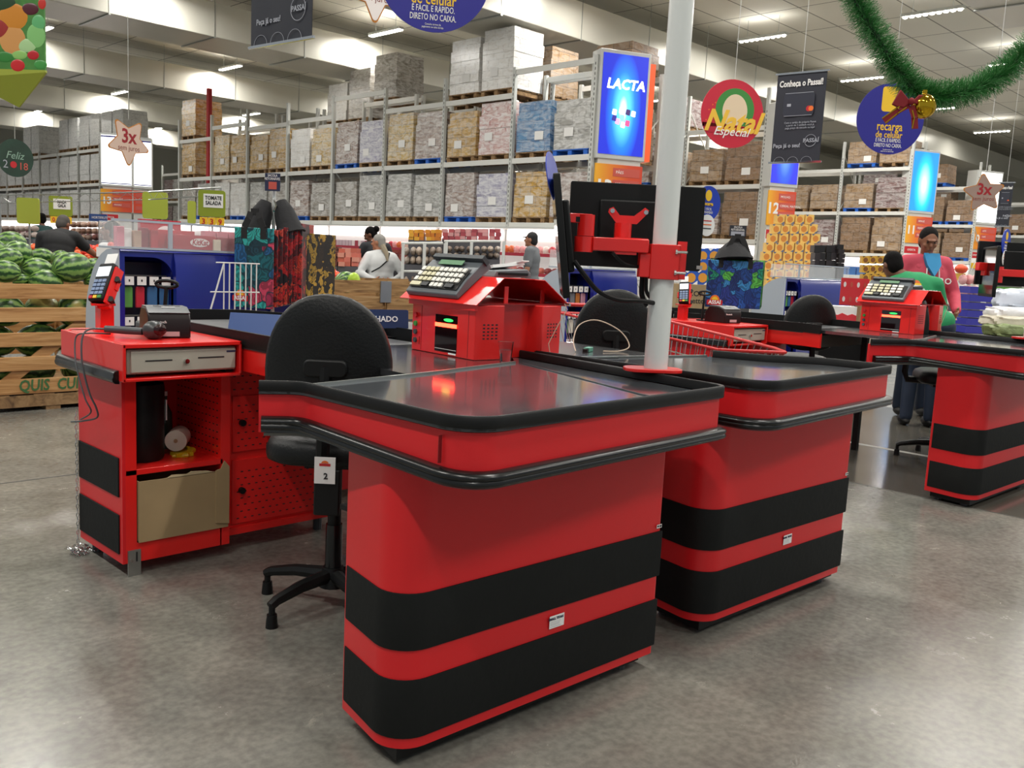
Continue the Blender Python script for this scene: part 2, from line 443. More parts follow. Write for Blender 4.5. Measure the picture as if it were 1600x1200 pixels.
def hanging_lamp(i, j, x, y):
    zl = 7.95
    lens = x > 20
    r = root('ceiling_lamp', (x, y, zl), 'bright linear lamp hanging below the ceiling panels', 'lamp', 'linear ceiling lamps')
    MB().box(x-.09, y-.78, zl+.03, x+.09, y+.78, zl+.1).build('housing', RACKM, r)
    if lens and y < 20:
        mb = MB()
        for k in range(9): mb.ell((x, y-.68+k*.17, zl+.01), (.065, .065, .03), 10, 6)
        mb.build('diffuser', LAMPE, r)
    else:
        MB().box(x-.08, y-.76, zl, x+.08, y+.76, zl+.03).build('diffuser', LAMPE, r)
    MB().cyl((x, y-.5, zl+.1), (x, y-.5, CEIL), .006, n=6).build('suspension_rod', STEEL, r)
    MB().cyl((x, y+.5, zl+.1), (x, y+.5, CEIL), .006, n=6).build('suspension_rod', STEEL, r)
LAMPE = mat('lamp_diffuser', 'ffffff', .5, emit='fff7ea', es=9)
for i, x in enumerate(LX):
    for j, y in enumerate(LY):
        ld = bpy.data.lights.new('lamp_light', 'AREA'); ld.shape = 'RECTANGLE'; ld.size = .2; ld.size_y = 1.5
        ld.energy = LAMP_W*(1 if y < 20 or x < 20 else 1.5); ld.color = (1, .97, .92); ld.spread = R(170)
        u2 = ld.copy(); u2.energy = ld.energy*.05; u2.spread = PI; uo = bpy.data.objects.new('added_ceiling_fill', u2); col.objects.link(uo); uo.location = (x, y, 8.06); uo.rotation_euler = (PI, 0, 0)  # added unseen upward fill that brightens the dark ceiling
        lo = bpy.data.objects.new('lamp_light', ld); col.objects.link(lo); lo.location = (x, y, 7.93)
        P = Vector((x, y, 7.95-1.25)); dd = P.dot(CF)
        if dd > 1 and abs(P.dot(CR)/dd) < .6 and P.dot(CU)/dd < .46: hanging_lamp(i, j, x, y)

# ducts, each a long run of foil sections with support angles
def duct(y0, y1, x0, x1, where):
    z0, z1 = 7.0, 7.93
    r = root('air_duct', ((x0+x1)/2, y0, z0), where, 'duct', None)
    MB().box(x0, y0, z0, x1, y1, z1).build('duct_body', DUCT, r, bev=.02)
    mb = MB()
    k = 0; x = x0+1.0
    while x < x1:
        mb = MB().box(x-.03, y0-.02, z0-.03, x+.03, y1+.02, z0).box(x-.012, y0-.012, z0-.03, x+.012, y0-.002, z1)
        if k < 14: mb.build('support_angle', STEEL, r)
        mb = MB().cyl((x, y0+.0, z1), (x, y0+.0, CEIL), .008, n=6)
        if k < 14: mb.build('hanger_rod', STEEL, r)
        x += 2.9; k += 1
duct(5.6, 7.5, -6, 23.0, 'boxy air duct ending at the top right corner of the picture')
duct(16.3, 18.3, 3, 60, 'boxy air duct nearest to the first pallet rack, crossing behind the white pole')
duct(24.8, 26.8, 3, 60, 'boxy air duct second from the front, crossing top left behind the dark banner')
duct(34.4, 36.3, 3, 60, 'boxy air duct third from the front, above the star sign at left')
duct(44.6, 46.5, 3, 60, 'boxy air duct fourth from the front, near the left picture edge')
duct(54.6, 56.4, 3, 60, 'boxy air duct farthest back at the left')
# sprinkler heads
for k, (x, y) in enumerate([(x, y) for x in (14.3, 20.6, 27) for y in (12, 21.3, 30.5)]):
    r = MB().cyl((x, y, CEIL-.12), (x, y, CEIL), .012, n=6).cyl((x, y, CEIL-.14), (x, y, CEIL-.12), .05, n=8).build('sprinkler_head', DARKG)
    tag(r, 'small dark sprinkler head under the ceiling', 'sprinkler', 'ceiling sprinklers')

# ------------------------------------------------------------------ checkout lanes
MX = 2.465
def mirx(): return Matrix.Translation((MX, 0, 0)) @ Matrix.Diagonal((-1, 1, 1, 1)) @ Matrix.Translation((-MX, 0, 0))
def counter(T, loc, label, flare=(0, 0), second=False):
    """packing counter: base on feet, two rubber bands, red tray apron, bumper, raised rim"""
    r = root('packing_counter', T @ Vector(loc), label, 'counter', 'red packing counters')
    L0 = (1.188+flare[0], 2.075+flare[1]); L1 = (1.274, 2.02)
    path = rnd_poly([L0, L1, (1.286, 1.378), (2.368, 1.418), (2.49, 2.46)], [0, .06, .10, .05, 0], 7)
    tb = Matrix.Translation((1.295, -.02, 0)) if second else T
    if second: path = rnd_poly([(2.515, 2.46), (2.565, 1.40), (3.645, 1.44), (3.60, 1.72), (3.43, 1.89), (3.35, 2.1)], [0, .1, .05, .15, .1, 0], 7)
    bp = rnd_poly([(1.283, 1.605), (2.245 if second else 2.285, 1.562), (2.25 if second else 2.29, 1.9), (1.337, 1.89)], [.085, .02, 0, .012], 8)
    MB(tb).prism(bp, .05, .775).build('base', RED, r)
    MB(tb).prism([(1.32, 1.63), (2.26, 1.6), (2.26, 1.87), (1.36, 1.86)], .018, .05).build('plinth', BLK, r)
    # bands wrap left, corner and front
    bl = rnd_poly([(1.3365, 1.872), (1.283, 1.605), (2.279, 1.5625)], [0, .085, 0], 8)[0:0]
    c = [(1.3355, 1.872)]+bp[0:9]+[(2.239 if second else 2.279, 1.5622)]
    for z0, z1 in ((.304, .447), (.078, .228)):
        MB(tb).sweep(c, [(-.001, z0), (.004, z0), (.005, z0+.006), (.005, z1-.006), (.004, z1), (-.001, z1)]).build('rubber_band', RUB, r)
    # tray
    inner = path[:-1]+[(2.482, 2.42), (2.47, 2.44)]
    MB(T).prism([(p[0], p[1]) for p in path]+([(2.62, 2.262)] if second else [(2.315, 2.262)]), .8785, .884).build('tray_surface', TRAY, r)
    MB(T).sweep(path, [(-.03, .775), (-.012, .775), (-.012, .884), (-.03, .884)]).build('apron', RED, r)
    MB(T).prism([(p[0]*.985+(.045 if second else .03), p[1]*.985+.025) for p in path]+[(2.65, 2.25) if second else (2.3, 2.25)], .768, .776).build('tray_underside', DARKG, r)
    MB(T).sweep(path, [(-.014, .876), (-.003, .876), (0, .879), (0, .908), (-.003, .912), (-.010, .912), (-.014, .908)]).build('rim', BLK, r, ang=50)
    MB(T).sweep([(2.64, 2.3), (3.33, 2.12)] if second else [(1.3+flare[0]*.6, 2.09+flare[1]), (1.8, 2.16), (2.315, 2.268)], [(-.004, .880), (.006, .880), (.006, .8905), (-.004, .8905)]).build('edge_strip', STEEL, r)
    n = len(path); dz = []
    for i, p in enumerate(path):
        dz.append(.03*min(1, max(0, (p[1]-1.4)/.65)) if p[0] < 1.5 else 0)
    k = max(i for i, p in enumerate(path) if p[1] < 1.6)+1
    if second: bpth = [(2.56, 1.8)]+path[1:-3]; dz2 = [0]*len(bpth)
    else: bpth = [((path[0][0]*.9+path[1][0]*.1), (path[0][1]*.9+path[1][1]*.1))]+path[1:k]+[(2.40, 1.66)]
    if not second: dz2 = [dz[0]]+dz[1:k]+[dz[k-1]]
    prof = [(-.012, .754), (.006, .754), (.013, .757), (.016, .763), (.013, .768), (.012, .770), (.016, .774), (.015, .780), (.010, .785), (.001, .789), (-.012, .789)]
    MB(T).sweep(bpth, prof, dz2).build('bumper', BUMP, r, ang=60)
    MB(T).sweep(bpth, [(-.03, .750), (-.002, .750), (-.002, .758), (-.03, .758)], [d*.9 for d in dz2]).build('bumper_rail', DKG, r)
    MB(T).box(1.86, 1.407+.001, .79, 1.862, 1.4285, .862).build('apron_seam', MAR, r) if False else None
    for fx, fy in ((1.38, 1.68), (2.2, 1.63), (2.2, 1.84), (1.4, 1.83)):
        MB(tb).cyl((fx, fy, 0), (fx, fy, .02), .02, n=10).build('foot', DKG, r)
    if not second: MB(T).tube([(2.33, 2.24, .8855), (2.11, 1.55, .8855), (2.09, 1.45, .8855)], .0022, 6).build('tray_seam', DKG, r)
    return r
def sticker(o, xw, y, z, T, small=False):
    F = frame(T @ Vector((xw, y, z)), (1, -.035, 0) if True else (1, 0, 0))
    w_, h_ = (.024, .011) if small else (.058, .036)
    st = MB().box(-w_/2, -h_/2, 0, w_/2, h_/2, .0008, F).build('sticker', PAPER, o, label='small printed sticker')
    if small:
        MB().box(-w_/2+.002, -.002, .0008, -.002, .003, .0014, F).box(.001, -.003, .0008, w_/2-.002, .003, .0014, F).build('print', INK, st)
    else:
        text('lettering', 'SMALL TITAN', .0095, F @ Matrix.Translation((-.004, .009, .001)), NAVY, st, bold=.03)
        MB().box(-.026, -.0005, .0008, .014, .0005, .0012, F).box(-.026, -.005, .0008, .012, -.004, .0012, F).box(-.026, -.009, .0008, .010, -.008, .0012, F).box(-.026, -.014, .0008, .016, -.013, .0012, F).build('fine_print', GPR, st)
I4 = Matrix.Identity(4)
ctrA = counter(I4, (1.8, 1.75, 0), 'nearest red packing counter with two black rubber bands, in the middle of the picture')
MB().box(1.285, 1.478, .80, 1.2945, 1.4795, .862).build('apron_seam', MAR, ctrA)
sticker(ctrA, 1.83, 1.578, .265, I4); sticker(ctrA, 2.262, 1.5595, .464, I4, True)
TB = mirx()
ctrB = counter(I4, (3.1, 1.75, 0), 'second red packing counter, right beside the nearest one and the white pole', second=True)
sticker(ctrB, 3.10, 1.559, .265, I4); sticker(ctrB, 3.515, 1.5405, .464, I4, True)
TC = Matrix.Translation((4.03, 0, 0))
ctrC = counter(TC, (1.8, 1.75, 0), 'red packing counter cut by the right picture edge', (-.19, .06))

# stainless scanning bed + conveyor + side panel, one unit per lane
def conveyor(T, label, full=True):
    r = root('conveyor', T @ Vector((2.05, 3.5, 0)), label, 'conveyor', 'checkout conveyors')
    MB(T).prism([(1.76, 2.178), (2.31, 2.28), (2.46, 2.475), (2.46, 2.92), (1.76, 2.92)], .865, .8845).build('scanning_bed', TRAYS, r)
    MB(T).box(1.77, 2.92, .85, 2.44, 4.22, .884).build('belt', BELT, r, bev=.01)
    if full:
        MB(T).sweep([(1.76, 4.0), (1.765, 3.4), (1.765, 2.95), (1.72, 2.80)], [(-.014, .862), (0, .862), (0, .923), (-.014, .923)]).build('side_rim', BLK, r)
        MB(T).sweep([(2.49, 2.82), (2.50, 3.1), (2.47, 4.0), (2.33, 4.25), (2.0, 4.33), (1.76, 4.02)], [(-.014, .85), (0, .85), (0, .93), (-.014, .93)]).build('far_rim', BLK, r)
        MB(T).sweep([(1.768, 3.62), (1.768, 2.95), (1.725, 2.80)], [(-.02, .768), (-.004, .768), (-.004, .864), (-.02, .864)]).build('side_panel', REDM, r)
    MB(T).box(1.80, 3.75, .05, 2.40, 4.2, .85).build('machine_body', RED, r)
    MB(T).box(1.78, 2.82, .768, 2.43, 3.75, .85).build('under_frame', DARKG, r)
    MB(T).box(2.38, 2.76, 0, 2.42, 2.8, .86).build('support_leg', BLK, r)
    return r
conA = conveyor(I4, 'grey belt conveyor leading to the nearest scanner, ending at the cash drawer cabinet')
conB = conveyor(TB, 'grey conveyor of the second lane behind the white pole', False)
conC = conveyor(TC, 'grey belt conveyor of the lane with the cashier in green')

# cashier cabinet ----------------------------------------------------------
def cabinet(T, label, detail=True):
    r = root('cashier_cabinet', T @ Vector((1.55, 3.5, 0)), label, 'cabinet', 'cashier cabinets')
    # drawer housing: open front box
    top = rnd_poly([(1.30, 3.20), (1.775, 3.20), (1.79, 3.74), (1.42, 3.90), (1.215, 3.60)], [.01, 0, 0, .05, .03], 4)
    t = [(1.300, 3.20), (1.758, 3.20), (1.758, 3.80), (1.35, 3.86), (1.327, 3.80)]
    t = rnd_poly(t, [0, 0, 0, .05, 0], 4)
    hb = MB(T).prism(t, .872, .888).prism([(1.30, 3.20), (1.758, 3.20), (1.758, 3.80), (1.33, 3.80)], .752, .764)
    hb.box(1.30, 3.2, .752, 1.312, 3.80, .888).box(1.748, 3.2, .752, 1.758, 3.80, .888).box(1.31, 3.76, .752, 1.758, 3.80, .888)
    hb.build('drawer_housing', REDM, r, bev=.003)
    MB(T).sweep([(1.345, 3.92), (1.30, 3.80), (1.30, 3.235)], [(-.002, .742), (.014, .744), (.022, .752), (.024, .762), (.019, .769), (.021, .776), (.016, .786), (.006, .791), (-.002, .791)]).build('bumper', BUMP, r, ang=60)
    # lower body: side, posts, shelf, back, floor
    MB(T).box(1.335, 3.30, .05, 1.347, 3.72, .752).build('side_panel', RED, r)
    MB(T).box(1.347, 3.30, .05, 1.388, 3.312, .752).box(1.725, 3.30, .05, 1.765, 3.312, .752).box(1.388, 3.30, .05, 1.73, 3.312, .125).build('front_frame', REDM, r)
    bk = MB(T).box(1.347, 3.70, .05, 2.3, 3.72, .752); bk.build('back_panel', RED, r)
    MB(T).box(1.347, 3.31, .112, 1.74, 3.70, .124).build('bottom_shelf', REDM, r)
    MB(T).box(1.347, 3.30, .385, 1.735, 3.70, .407).build('middle_shelf', REDM, r, bev=.002)
    # perforated inner divider
    MB(T).box(1.728, 3.31, .12, 1.738, 3.70, .752).build('divider', REDM, r)
    if detail:
        mb = MB(T)
        for i in range(11):
            for j in range(12):
                yy = 3.33+j*.031; zz = .42+i*.029
                mb.box(1.7272, yy, zz, 1.7285, yy+.013, zz+.005)
        mb.build('perforation', INK, r)
    # right: fixed front with two drawers, perforated
    MB(T).box(1.765, 3.345, .085, 2.31, 3.36, .765).build('front_panel', REDM, r)
    MB(T).box(1.765, 3.33, .072, 2.31, 3.352, .1).build('bottom_rail', REDM, r)
    for k, (z0, z1) in enumerate(((.418, .648), (.115, .385))):
        d = MB(T).box(1.795, 3.335, z0, 2.24, 3.346, z1).build('drawer', REDM, r, bev=.002)
        mb = MB(T)
        if detail:
            n = int((z1-z0-.03)/.028)
            for i in range(n):
                for j in range(13):
                    xx = 1.815+j*.033+(i % 2)*.0165; zz = z0+.02+i*.028
                    if xx < 2.22: mb.box(xx, 3.3342, zz, xx+.011, 3.3352, zz+.0045)
            mb.build('perforation', INK, d)
        kz = (z0+z1)/2+.0
        MB(T).cyl((1.834, 3.318, kz+.005), (1.834, 3.336, kz+.005), .0135, n=14).build('knob', BLK, d)
    if detail:
        mb = MB(T)
        for i in range(3):
            for j in range(13):
                mb.box(1.80+j*.036+(i % 2)*.018, 3.3442, .672+i*.027, 1.811+j*.036+(i % 2)*.018, 3.3452, .6765+i*.027)
        mb.build('perforation', INK, r)
    for z0, z1 in ((.303, .452), (.083, .235)):
        MB(T).box(1.3295, 3.325, z0, 1.335, 3.715, z1).build('rubber_band', RUB, r, bev=.002)
    ft = MB(T).box(1.352, 3.293, 0, 1.40, 3.299, .1).build('foot_bracket', STEEL, r)
    MB(T).cyl((1.365, 3.291, .062), (1.365, 3.294, .062), .007, n=10).build('bolt', CHR, ft)
    MB(T).box(1.381, 3.2915, .055, 1.387, 3.2925, .092).build('slot', INK, ft)
    for fx, fy in ((1.38, 3.66), (2.25, 3.4), (2.25, 3.66)): MB(T).cyl((fx, fy, 0), (fx, fy, .08), .02, n=10).build('foot', DKG, r)
    return r
cabinet(I4, 'red cashier cabinet at left with open shelves, perforated drawers and a card terminal on top')
cabinet(TC, 'smaller looking red cashier cabinet behind the shopping cart', False)
def cash_drawer(T, label):
    r = root('cash_till', T @ Vector((1.53, 3.4, .764)), label, 'cash drawer', 'cash drawers')
    MB(T).box(1.322, 3.222, .776, 1.742, 3.66, .866).build('case', BEIGE, r, bev=.004)
    f = MB(T).box(1.334, 3.212, .782, 1.738, 3.224, .860).build('drawer_front', BEIGE2, r, bev=.003)
    MB(T).box(1.385, 3.2105, .822, 1.485, 3.2125, .8265).box(1.585, 3.2105, .826, 1.69, 3.2125, .8305).build('slot', INK, f)
    k = MB(T).cyl((1.538, 3.2, .818), (1.538, 3.214, .818), .009, n=14).build('key_lock', CHR, f)
    MB(T).box(1.7, 3.2112, .845, 1.738, 3.2122, .852).build('badge', NAVY, f)
    MB(T).box(1.33, 3.24, .764, 1.36, 3.64, .776).box(1.71, 3.24, .764, 1.74, 3.64, .776).build('foot', BLK, r)
    return r
cash_drawer(I4, 'beige cash drawer with round key lock in the left cabinet')
cash_drawer(TC, 'distant beige cash drawer behind the shopping cart')

def card_terminal(T, label):
    r = root('card_terminal', T @ Vector((1.433, 3.70, .888)), label, 'card terminal', 'card terminals')
    X, Y = 1.433, 3.70
    MB(T).box(X-.027, Y-.027, .888, X+.027, Y+.027, .988).build('post', REDM, r, bev=.002)
    MB(T).cyl((X, Y, .888), (X, Y, .892), .045, n=16).cyl((X, Y, .986), (X, Y, .99), .03, n=12).build('post_flange', REDM, r)
    F = frame((X-.005, Y-.0, 1.095), (.62, -.78, 0), (.35, .28, .86)) ; F = T @ F if T is I4 else T @ F
    # tilted terminal seen from its left side
    n = Vector((-.78, -.35, .52)); up = Vector((.42, .32, .85)); rt = up.cross(n)
    F = T @ frame((X+.0, Y, 1.075), rt, up)
    MB().box(-.036, -.085, -.012, .036, .085, .022, F).build('body', BLK, r, bev=.008)
    sc = MB().box(-.03, .022, .022, .03, .066, .0235, F).build('screen', mat('terminal_screen', 'dfe8ef', .3, emit='dfe8ef', es=.6), r)
    kb = MB()
    for i in range(4):
        for j in range(3): kb.box(-.028+j*.02, -.06+i*.018, .022, -.012+j*.02, -.047+i*.018, .026, F)
    kb.build('key_block', mat('blue_grey_keys', '7d8fb0', .4), r)
    for j, mm in enumerate((REDP, YEL, GRN)): MB().box(-.028+j*.02, -.078, .022, -.012+j*.02, -.066, .027, F).build('coloured_key', mm, r)
    MB().box(-.026, .08, .006, .026, .135, .008, F).build('receipt_slip', PAPER, r)
    MB().box(-.05, -.02, -.03, .05, .02, -.012, F).box(.036, -.09, -.03, .046, .07, .012, F).box(-.01, -.1, -.028, .046, -.05, -.012, F).build('cradle', REDM, r)
    MB().cyl((.03, -.07, -.04), (.052, -.07, -.0), .012, n=12, M=F).cyl((.03, .02, -.04), (.052, .02, -.0), .012, n=12, M=F).build('clamp_knob', BLK, r)
    MB(T).prism([(X-.07, Y-.05), (X+.02, Y-.06), (X+.03, Y+.03), (X-.04, Y+.04)], .992, 1.0).tube([(X, Y, .99), (X, Y, 1.04)], .018, 8).build('bracket_plate', REDM, r)
    return r
card_terminal(I4, 'card payment terminal tilted on a red post on the left cabinet')
card_terminal(TC, 'distant card payment terminal seen just right of the white pole')

def receipt_printer(T, label):
    r = root('receipt_printer', T @ Vector((1.57, 3.46, .888)), label, 'printer', 'receipt printers')
    F = T @ TR(1.568, 3.455, .888, R(-14))
    pr = [(-.115, 0), (.1, 0), (.1, .075), (.085, .098), (.02, .112), (-.06, .10), (-.115, .06)]
    Fx = F @ Matrix(((0, 0, 1, -.07), (1, 0, 0, 0.02), (0, 1, 0, 0), (0, 0, 0, 1)))
    # side profile in y,z extruded over x ; front faces -y
    pr2 = [(-.10, 0), (.10, 0), (.10, .07), (.06, .112), (-.03, .112), (-.085, .095), (-.10, .07)]
    MB().prism(pr2, 0, .155, F @ Matrix(((0, 0, 1, -.078), (1, 0, 0, 0), (0, 1, 0, 0), (0, 0, 0, 1)))).build('case', mat('printer_brown_black', '1a0f10', .35, spec=.35), r, bev=.006)
    MB().prism([(-.089, .094), (-.03, .1135), (.06, .1135), (.06, .1165), (-.032, .1165), (-.092, .097)], 0, .152, F @ Matrix(((0, 0, 1, -.076), (1, 0, 0, 0), (0, 1, 0, 0), (0, 0, 0, 1)))).build('lid', DKG, r)
    MB().box(-.045, -.012, .1165, .055, -.004, .118, F).build('paper_slot', INK, r)
    MB().box(-.02, -.045, .112, .03, -.035, .1165, F).build('status_panel', PAPER, r)
    text('lettering', 'Bematech', .014, F @ frame((-.04, -.1012, .062), (1, 0, 0)), PAPER, r)
    MB().box(-.03, -.1012, .008, .035, -.1005, .026, F).build('serial_label', mat('dull_pink_label', 'b9a0a0', .6), r)
    return r
receipt_printer(I4, 'dark receipt printer with white lettering on the left cabinet')
receipt_printer(TC, 'distant dark receipt printer on the cabinet behind the cart')

def hand_scanner():
    r = root('handheld_scanner', (1.42, 3.36, .888), 'dark handheld barcode scanner lying in front of the receipt printer', 'barcode scanner')
    h = [(1.345, 3.47, .918), (1.40, 3.42, .916), (1.445, 3.375, .915)]
    MB().tube(h, [.013, .015, .014], 12).build('handle', DKG, r)
    MB().ell((1.475, 3.345, .922), (.042, .036, .036), 18, 12).build('head', mat('scanner_grey', '35393a', .3), r)
    MB().ell((1.485, 3.312, .926), (.026, .012, .022), 14, 8).build('window', mat('scanner_window', '241012', .1), r)
    cable([(1.345, 3.47, .918), (1.30, 3.50, .915), (1.275, 3.50, .89), (1.262, 3.48, .83), (1.262, 3.46, .76), (1.272, 3.43, .68), (1.29, 3.42, .63), (1.30, 3.44, .59), (1.29, 3.55, .56), (1.275, 3.63, .545)], .0035, 'grey scanner cable drooping over the side of the left cabinet', DKG)
    cable([(1.36, 3.46, .90), (1.30, 3.53, .897), (1.272, 3.56, .88), (1.258, 3.53, .80), (1.258, 3.50, .74), (1.266, 3.46, .66), (1.284, 3.455, .61), (1.285, 3.56, .565)], .003, 'second thinner cable hanging beside the scanner cable at left', DKG)
hand_scanner()
def scanner_stand(X, Y, label, T=I4):
    r = root('scanner_stand', T @ Vector((X, Y, .888)), label, 'stand', 'scanner stands')
    MB(T).cyl((X, Y, .888), (X, Y, .897), .04, n=18).build('foot_disc', BLK, r)
    MB(T).tube([(X, Y, .895), (X+.004, Y, .99), (X+.01, Y, 1.07)], .008, 8).build('stem', BLK, r)
    lp = [(X+.012+.032*math.cos(a), Y-.03*math.cos(a), 1.083+.014*math.sin(a)) for a in [2*PI*i/16 for i in range(17)]]
    MB(T).tube(lp, .007, 8).build('holder_ring', BLK, r)
scanner_stand(1.63, 3.6, 'black stand with holder ring behind the left receipt printer')
scanner_stand(1.53, 3.6, 'distant black scanner stand on the cabinet behind the cart', TC)

# things in the open shelves
r = root('waste_bin', (1.475, 3.46, .407), 'tall black cylinder bin on the middle shelf of the left cabinet', 'bin')
MB().lathe([(.078, 0), (.084, .01), (.086, .29), (.083, .3), (.079, .3), (.078, .28)], (1.475, 3.46, .407), 24).build('drum', BLK, r)
MB().box(1.556, 3.42, .56, 1.560, 3.45, .64).build('paper_label', PAPER, r)
r = root('paper_roll', (1.615, 3.5, .407), 'paper roll standing on edge on the shelf beside the black bin', 'paper roll')
MB().cyl((1.60, 3.43, .47), (1.66, 3.52, .47), .042, n=24).build('roll', mat('receipt_paper', 'b5a99a', .8), r)
MB().cyl((1.598, 3.427, .47), (1.602, 3.434, .47), .008, n=10).build('core', CARD2, r)
MB().tube([(1.58, 3.42, .412), (1.63, 3.40, .414), (1.68, 3.45, .418), (1.66, 3.52, .43)], [.006, .012, .014, .004], 8).box(1.59, 3.40, .408, 1.66, 3.46, .424).build('yellow_bag', mat('yellow_plastic_bag', 'c6a516', .35, bump=.6, bscale=60), r)
r = root('plastic_bottle', (1.62, 3.6, .407), 'dim greenish bottle at the back of the middle shelf', 'bottle')
MB().lathe([(.03, 0), (.032, .1), (.03, .15), (.012, .19), (.012, .22)], (1.63, 3.6, .407), 14).build('body', mat('bottle_green', '2f4a3c', .2), r)
MB().cyl((1.63, 3.6, .627), (1.63, 3.6, .645), .014, n=12).build('cap', WHT, r)
r = root('cardboard_box', (1.58, 3.45, .124), 'torn open cardboard box in the bottom shelf of the left cabinet', 'box')
mb = MB().box(1.392, 3.292, .125, 1.755, 3.298, .36).box(1.392, 3.298, .125, 1.398, 3.56, .36).box(1.749, 3.298, .125, 1.755, 3.56, .36).box(1.392, 3.56, .125, 1.755, 3.566, .36).box(1.392, 3.296, .125, 1.755, 3.56, .131)
mb.build('walls', CARD, r)
MB().prism([(1.50, .358), (1.52, .37), (1.58, .366), (1.60, .374), (1.66, .369), (1.70, .358)], 0, .004, Matrix(((1, 0, 0, 0), (0, 0, 1, 3.292), (0, 1, 0, 0), (0, 0, 0, 1)))).build('torn_edge', mat('torn_board', 'b8a682', .9), r)
MB().prism([(1.70, .15), (1.756, .14), (1.756, .375), (1.735, .40), (1.72, .37), (1.70, .365)], 0, .006, Matrix(((1, 0, 0, 0), (0, 0, 1, 3.286), (0, 1, 0, 0), (0, 0, 0, 1)))).build('flap', CARD, r)
# chain
r = root('steel_chain', (1.322, 3.705, 0), 'steel chain hanging down the back edge of the left cabinet onto the floor', 'chain')
mb = MB()
for i in range(30):
    z = .56-i*.018
    a = [(math.cos(t)*.0045, math.sin(t)*.0105) for t in [2*PI*k/8 for k in range(9)]]
    mb.tube([(1.322+(p if i % 2 else 0), 3.712+(0 if i % 2 else p), z+q) for p, q in a], .0016, 5)
mb.build('hanging_links', CHR, r)
mb = MB()
for i in range(45):
    cx, cy, cz = 1.315+random.uniform(-.035, .045), 3.68+random.uniform(-.06, .05), random.uniform(.004, .02); an = random.uniform(0, PI)
    a = [(math.cos(t)*.010, math.sin(t)*.0045) for t in [2*PI*k/8 for k in range(9)]]
    mb.tube([(cx+p*math.cos(an)-q*math.sin(an), cy+p*math.sin(an)+q*math.cos(an), cz+p*.3) for p, q in a], .0016, 5)
mb.build('piled_links', CHR, r)
# box behind the nearest base
r = root('carton', (1.37, 2.0, 0), 'brown carton standing behind the nearest counter base', 'box')
MB().box(1.455, 1.95, .545, 1.65, 2.05, .70).build('walls', CARD2, r, bev=.002)
MB().box(1.54, 1.949, .545, 1.56, 1.9495, .70).build('tape', mat('packing_tape', 'a98a5c', .3), r)
MB().box(1.45, 1.9, .53, 1.7, 2.08, .544).box(1.62, 1.9, 0, 1.66, 2.06, .535).build('support_shelf', BLK, r)

def atp(px, py, d):
    v = (CR*(px-800)+CU*(600-py)+CF*1420.166)/1420.166*d
    return Vector((v.x, v.y, v.z+1.25))
view = Vector((1, 1, 0)).normalized(); side = Vector((1, -1, 0)).normalized()     # side: picture right

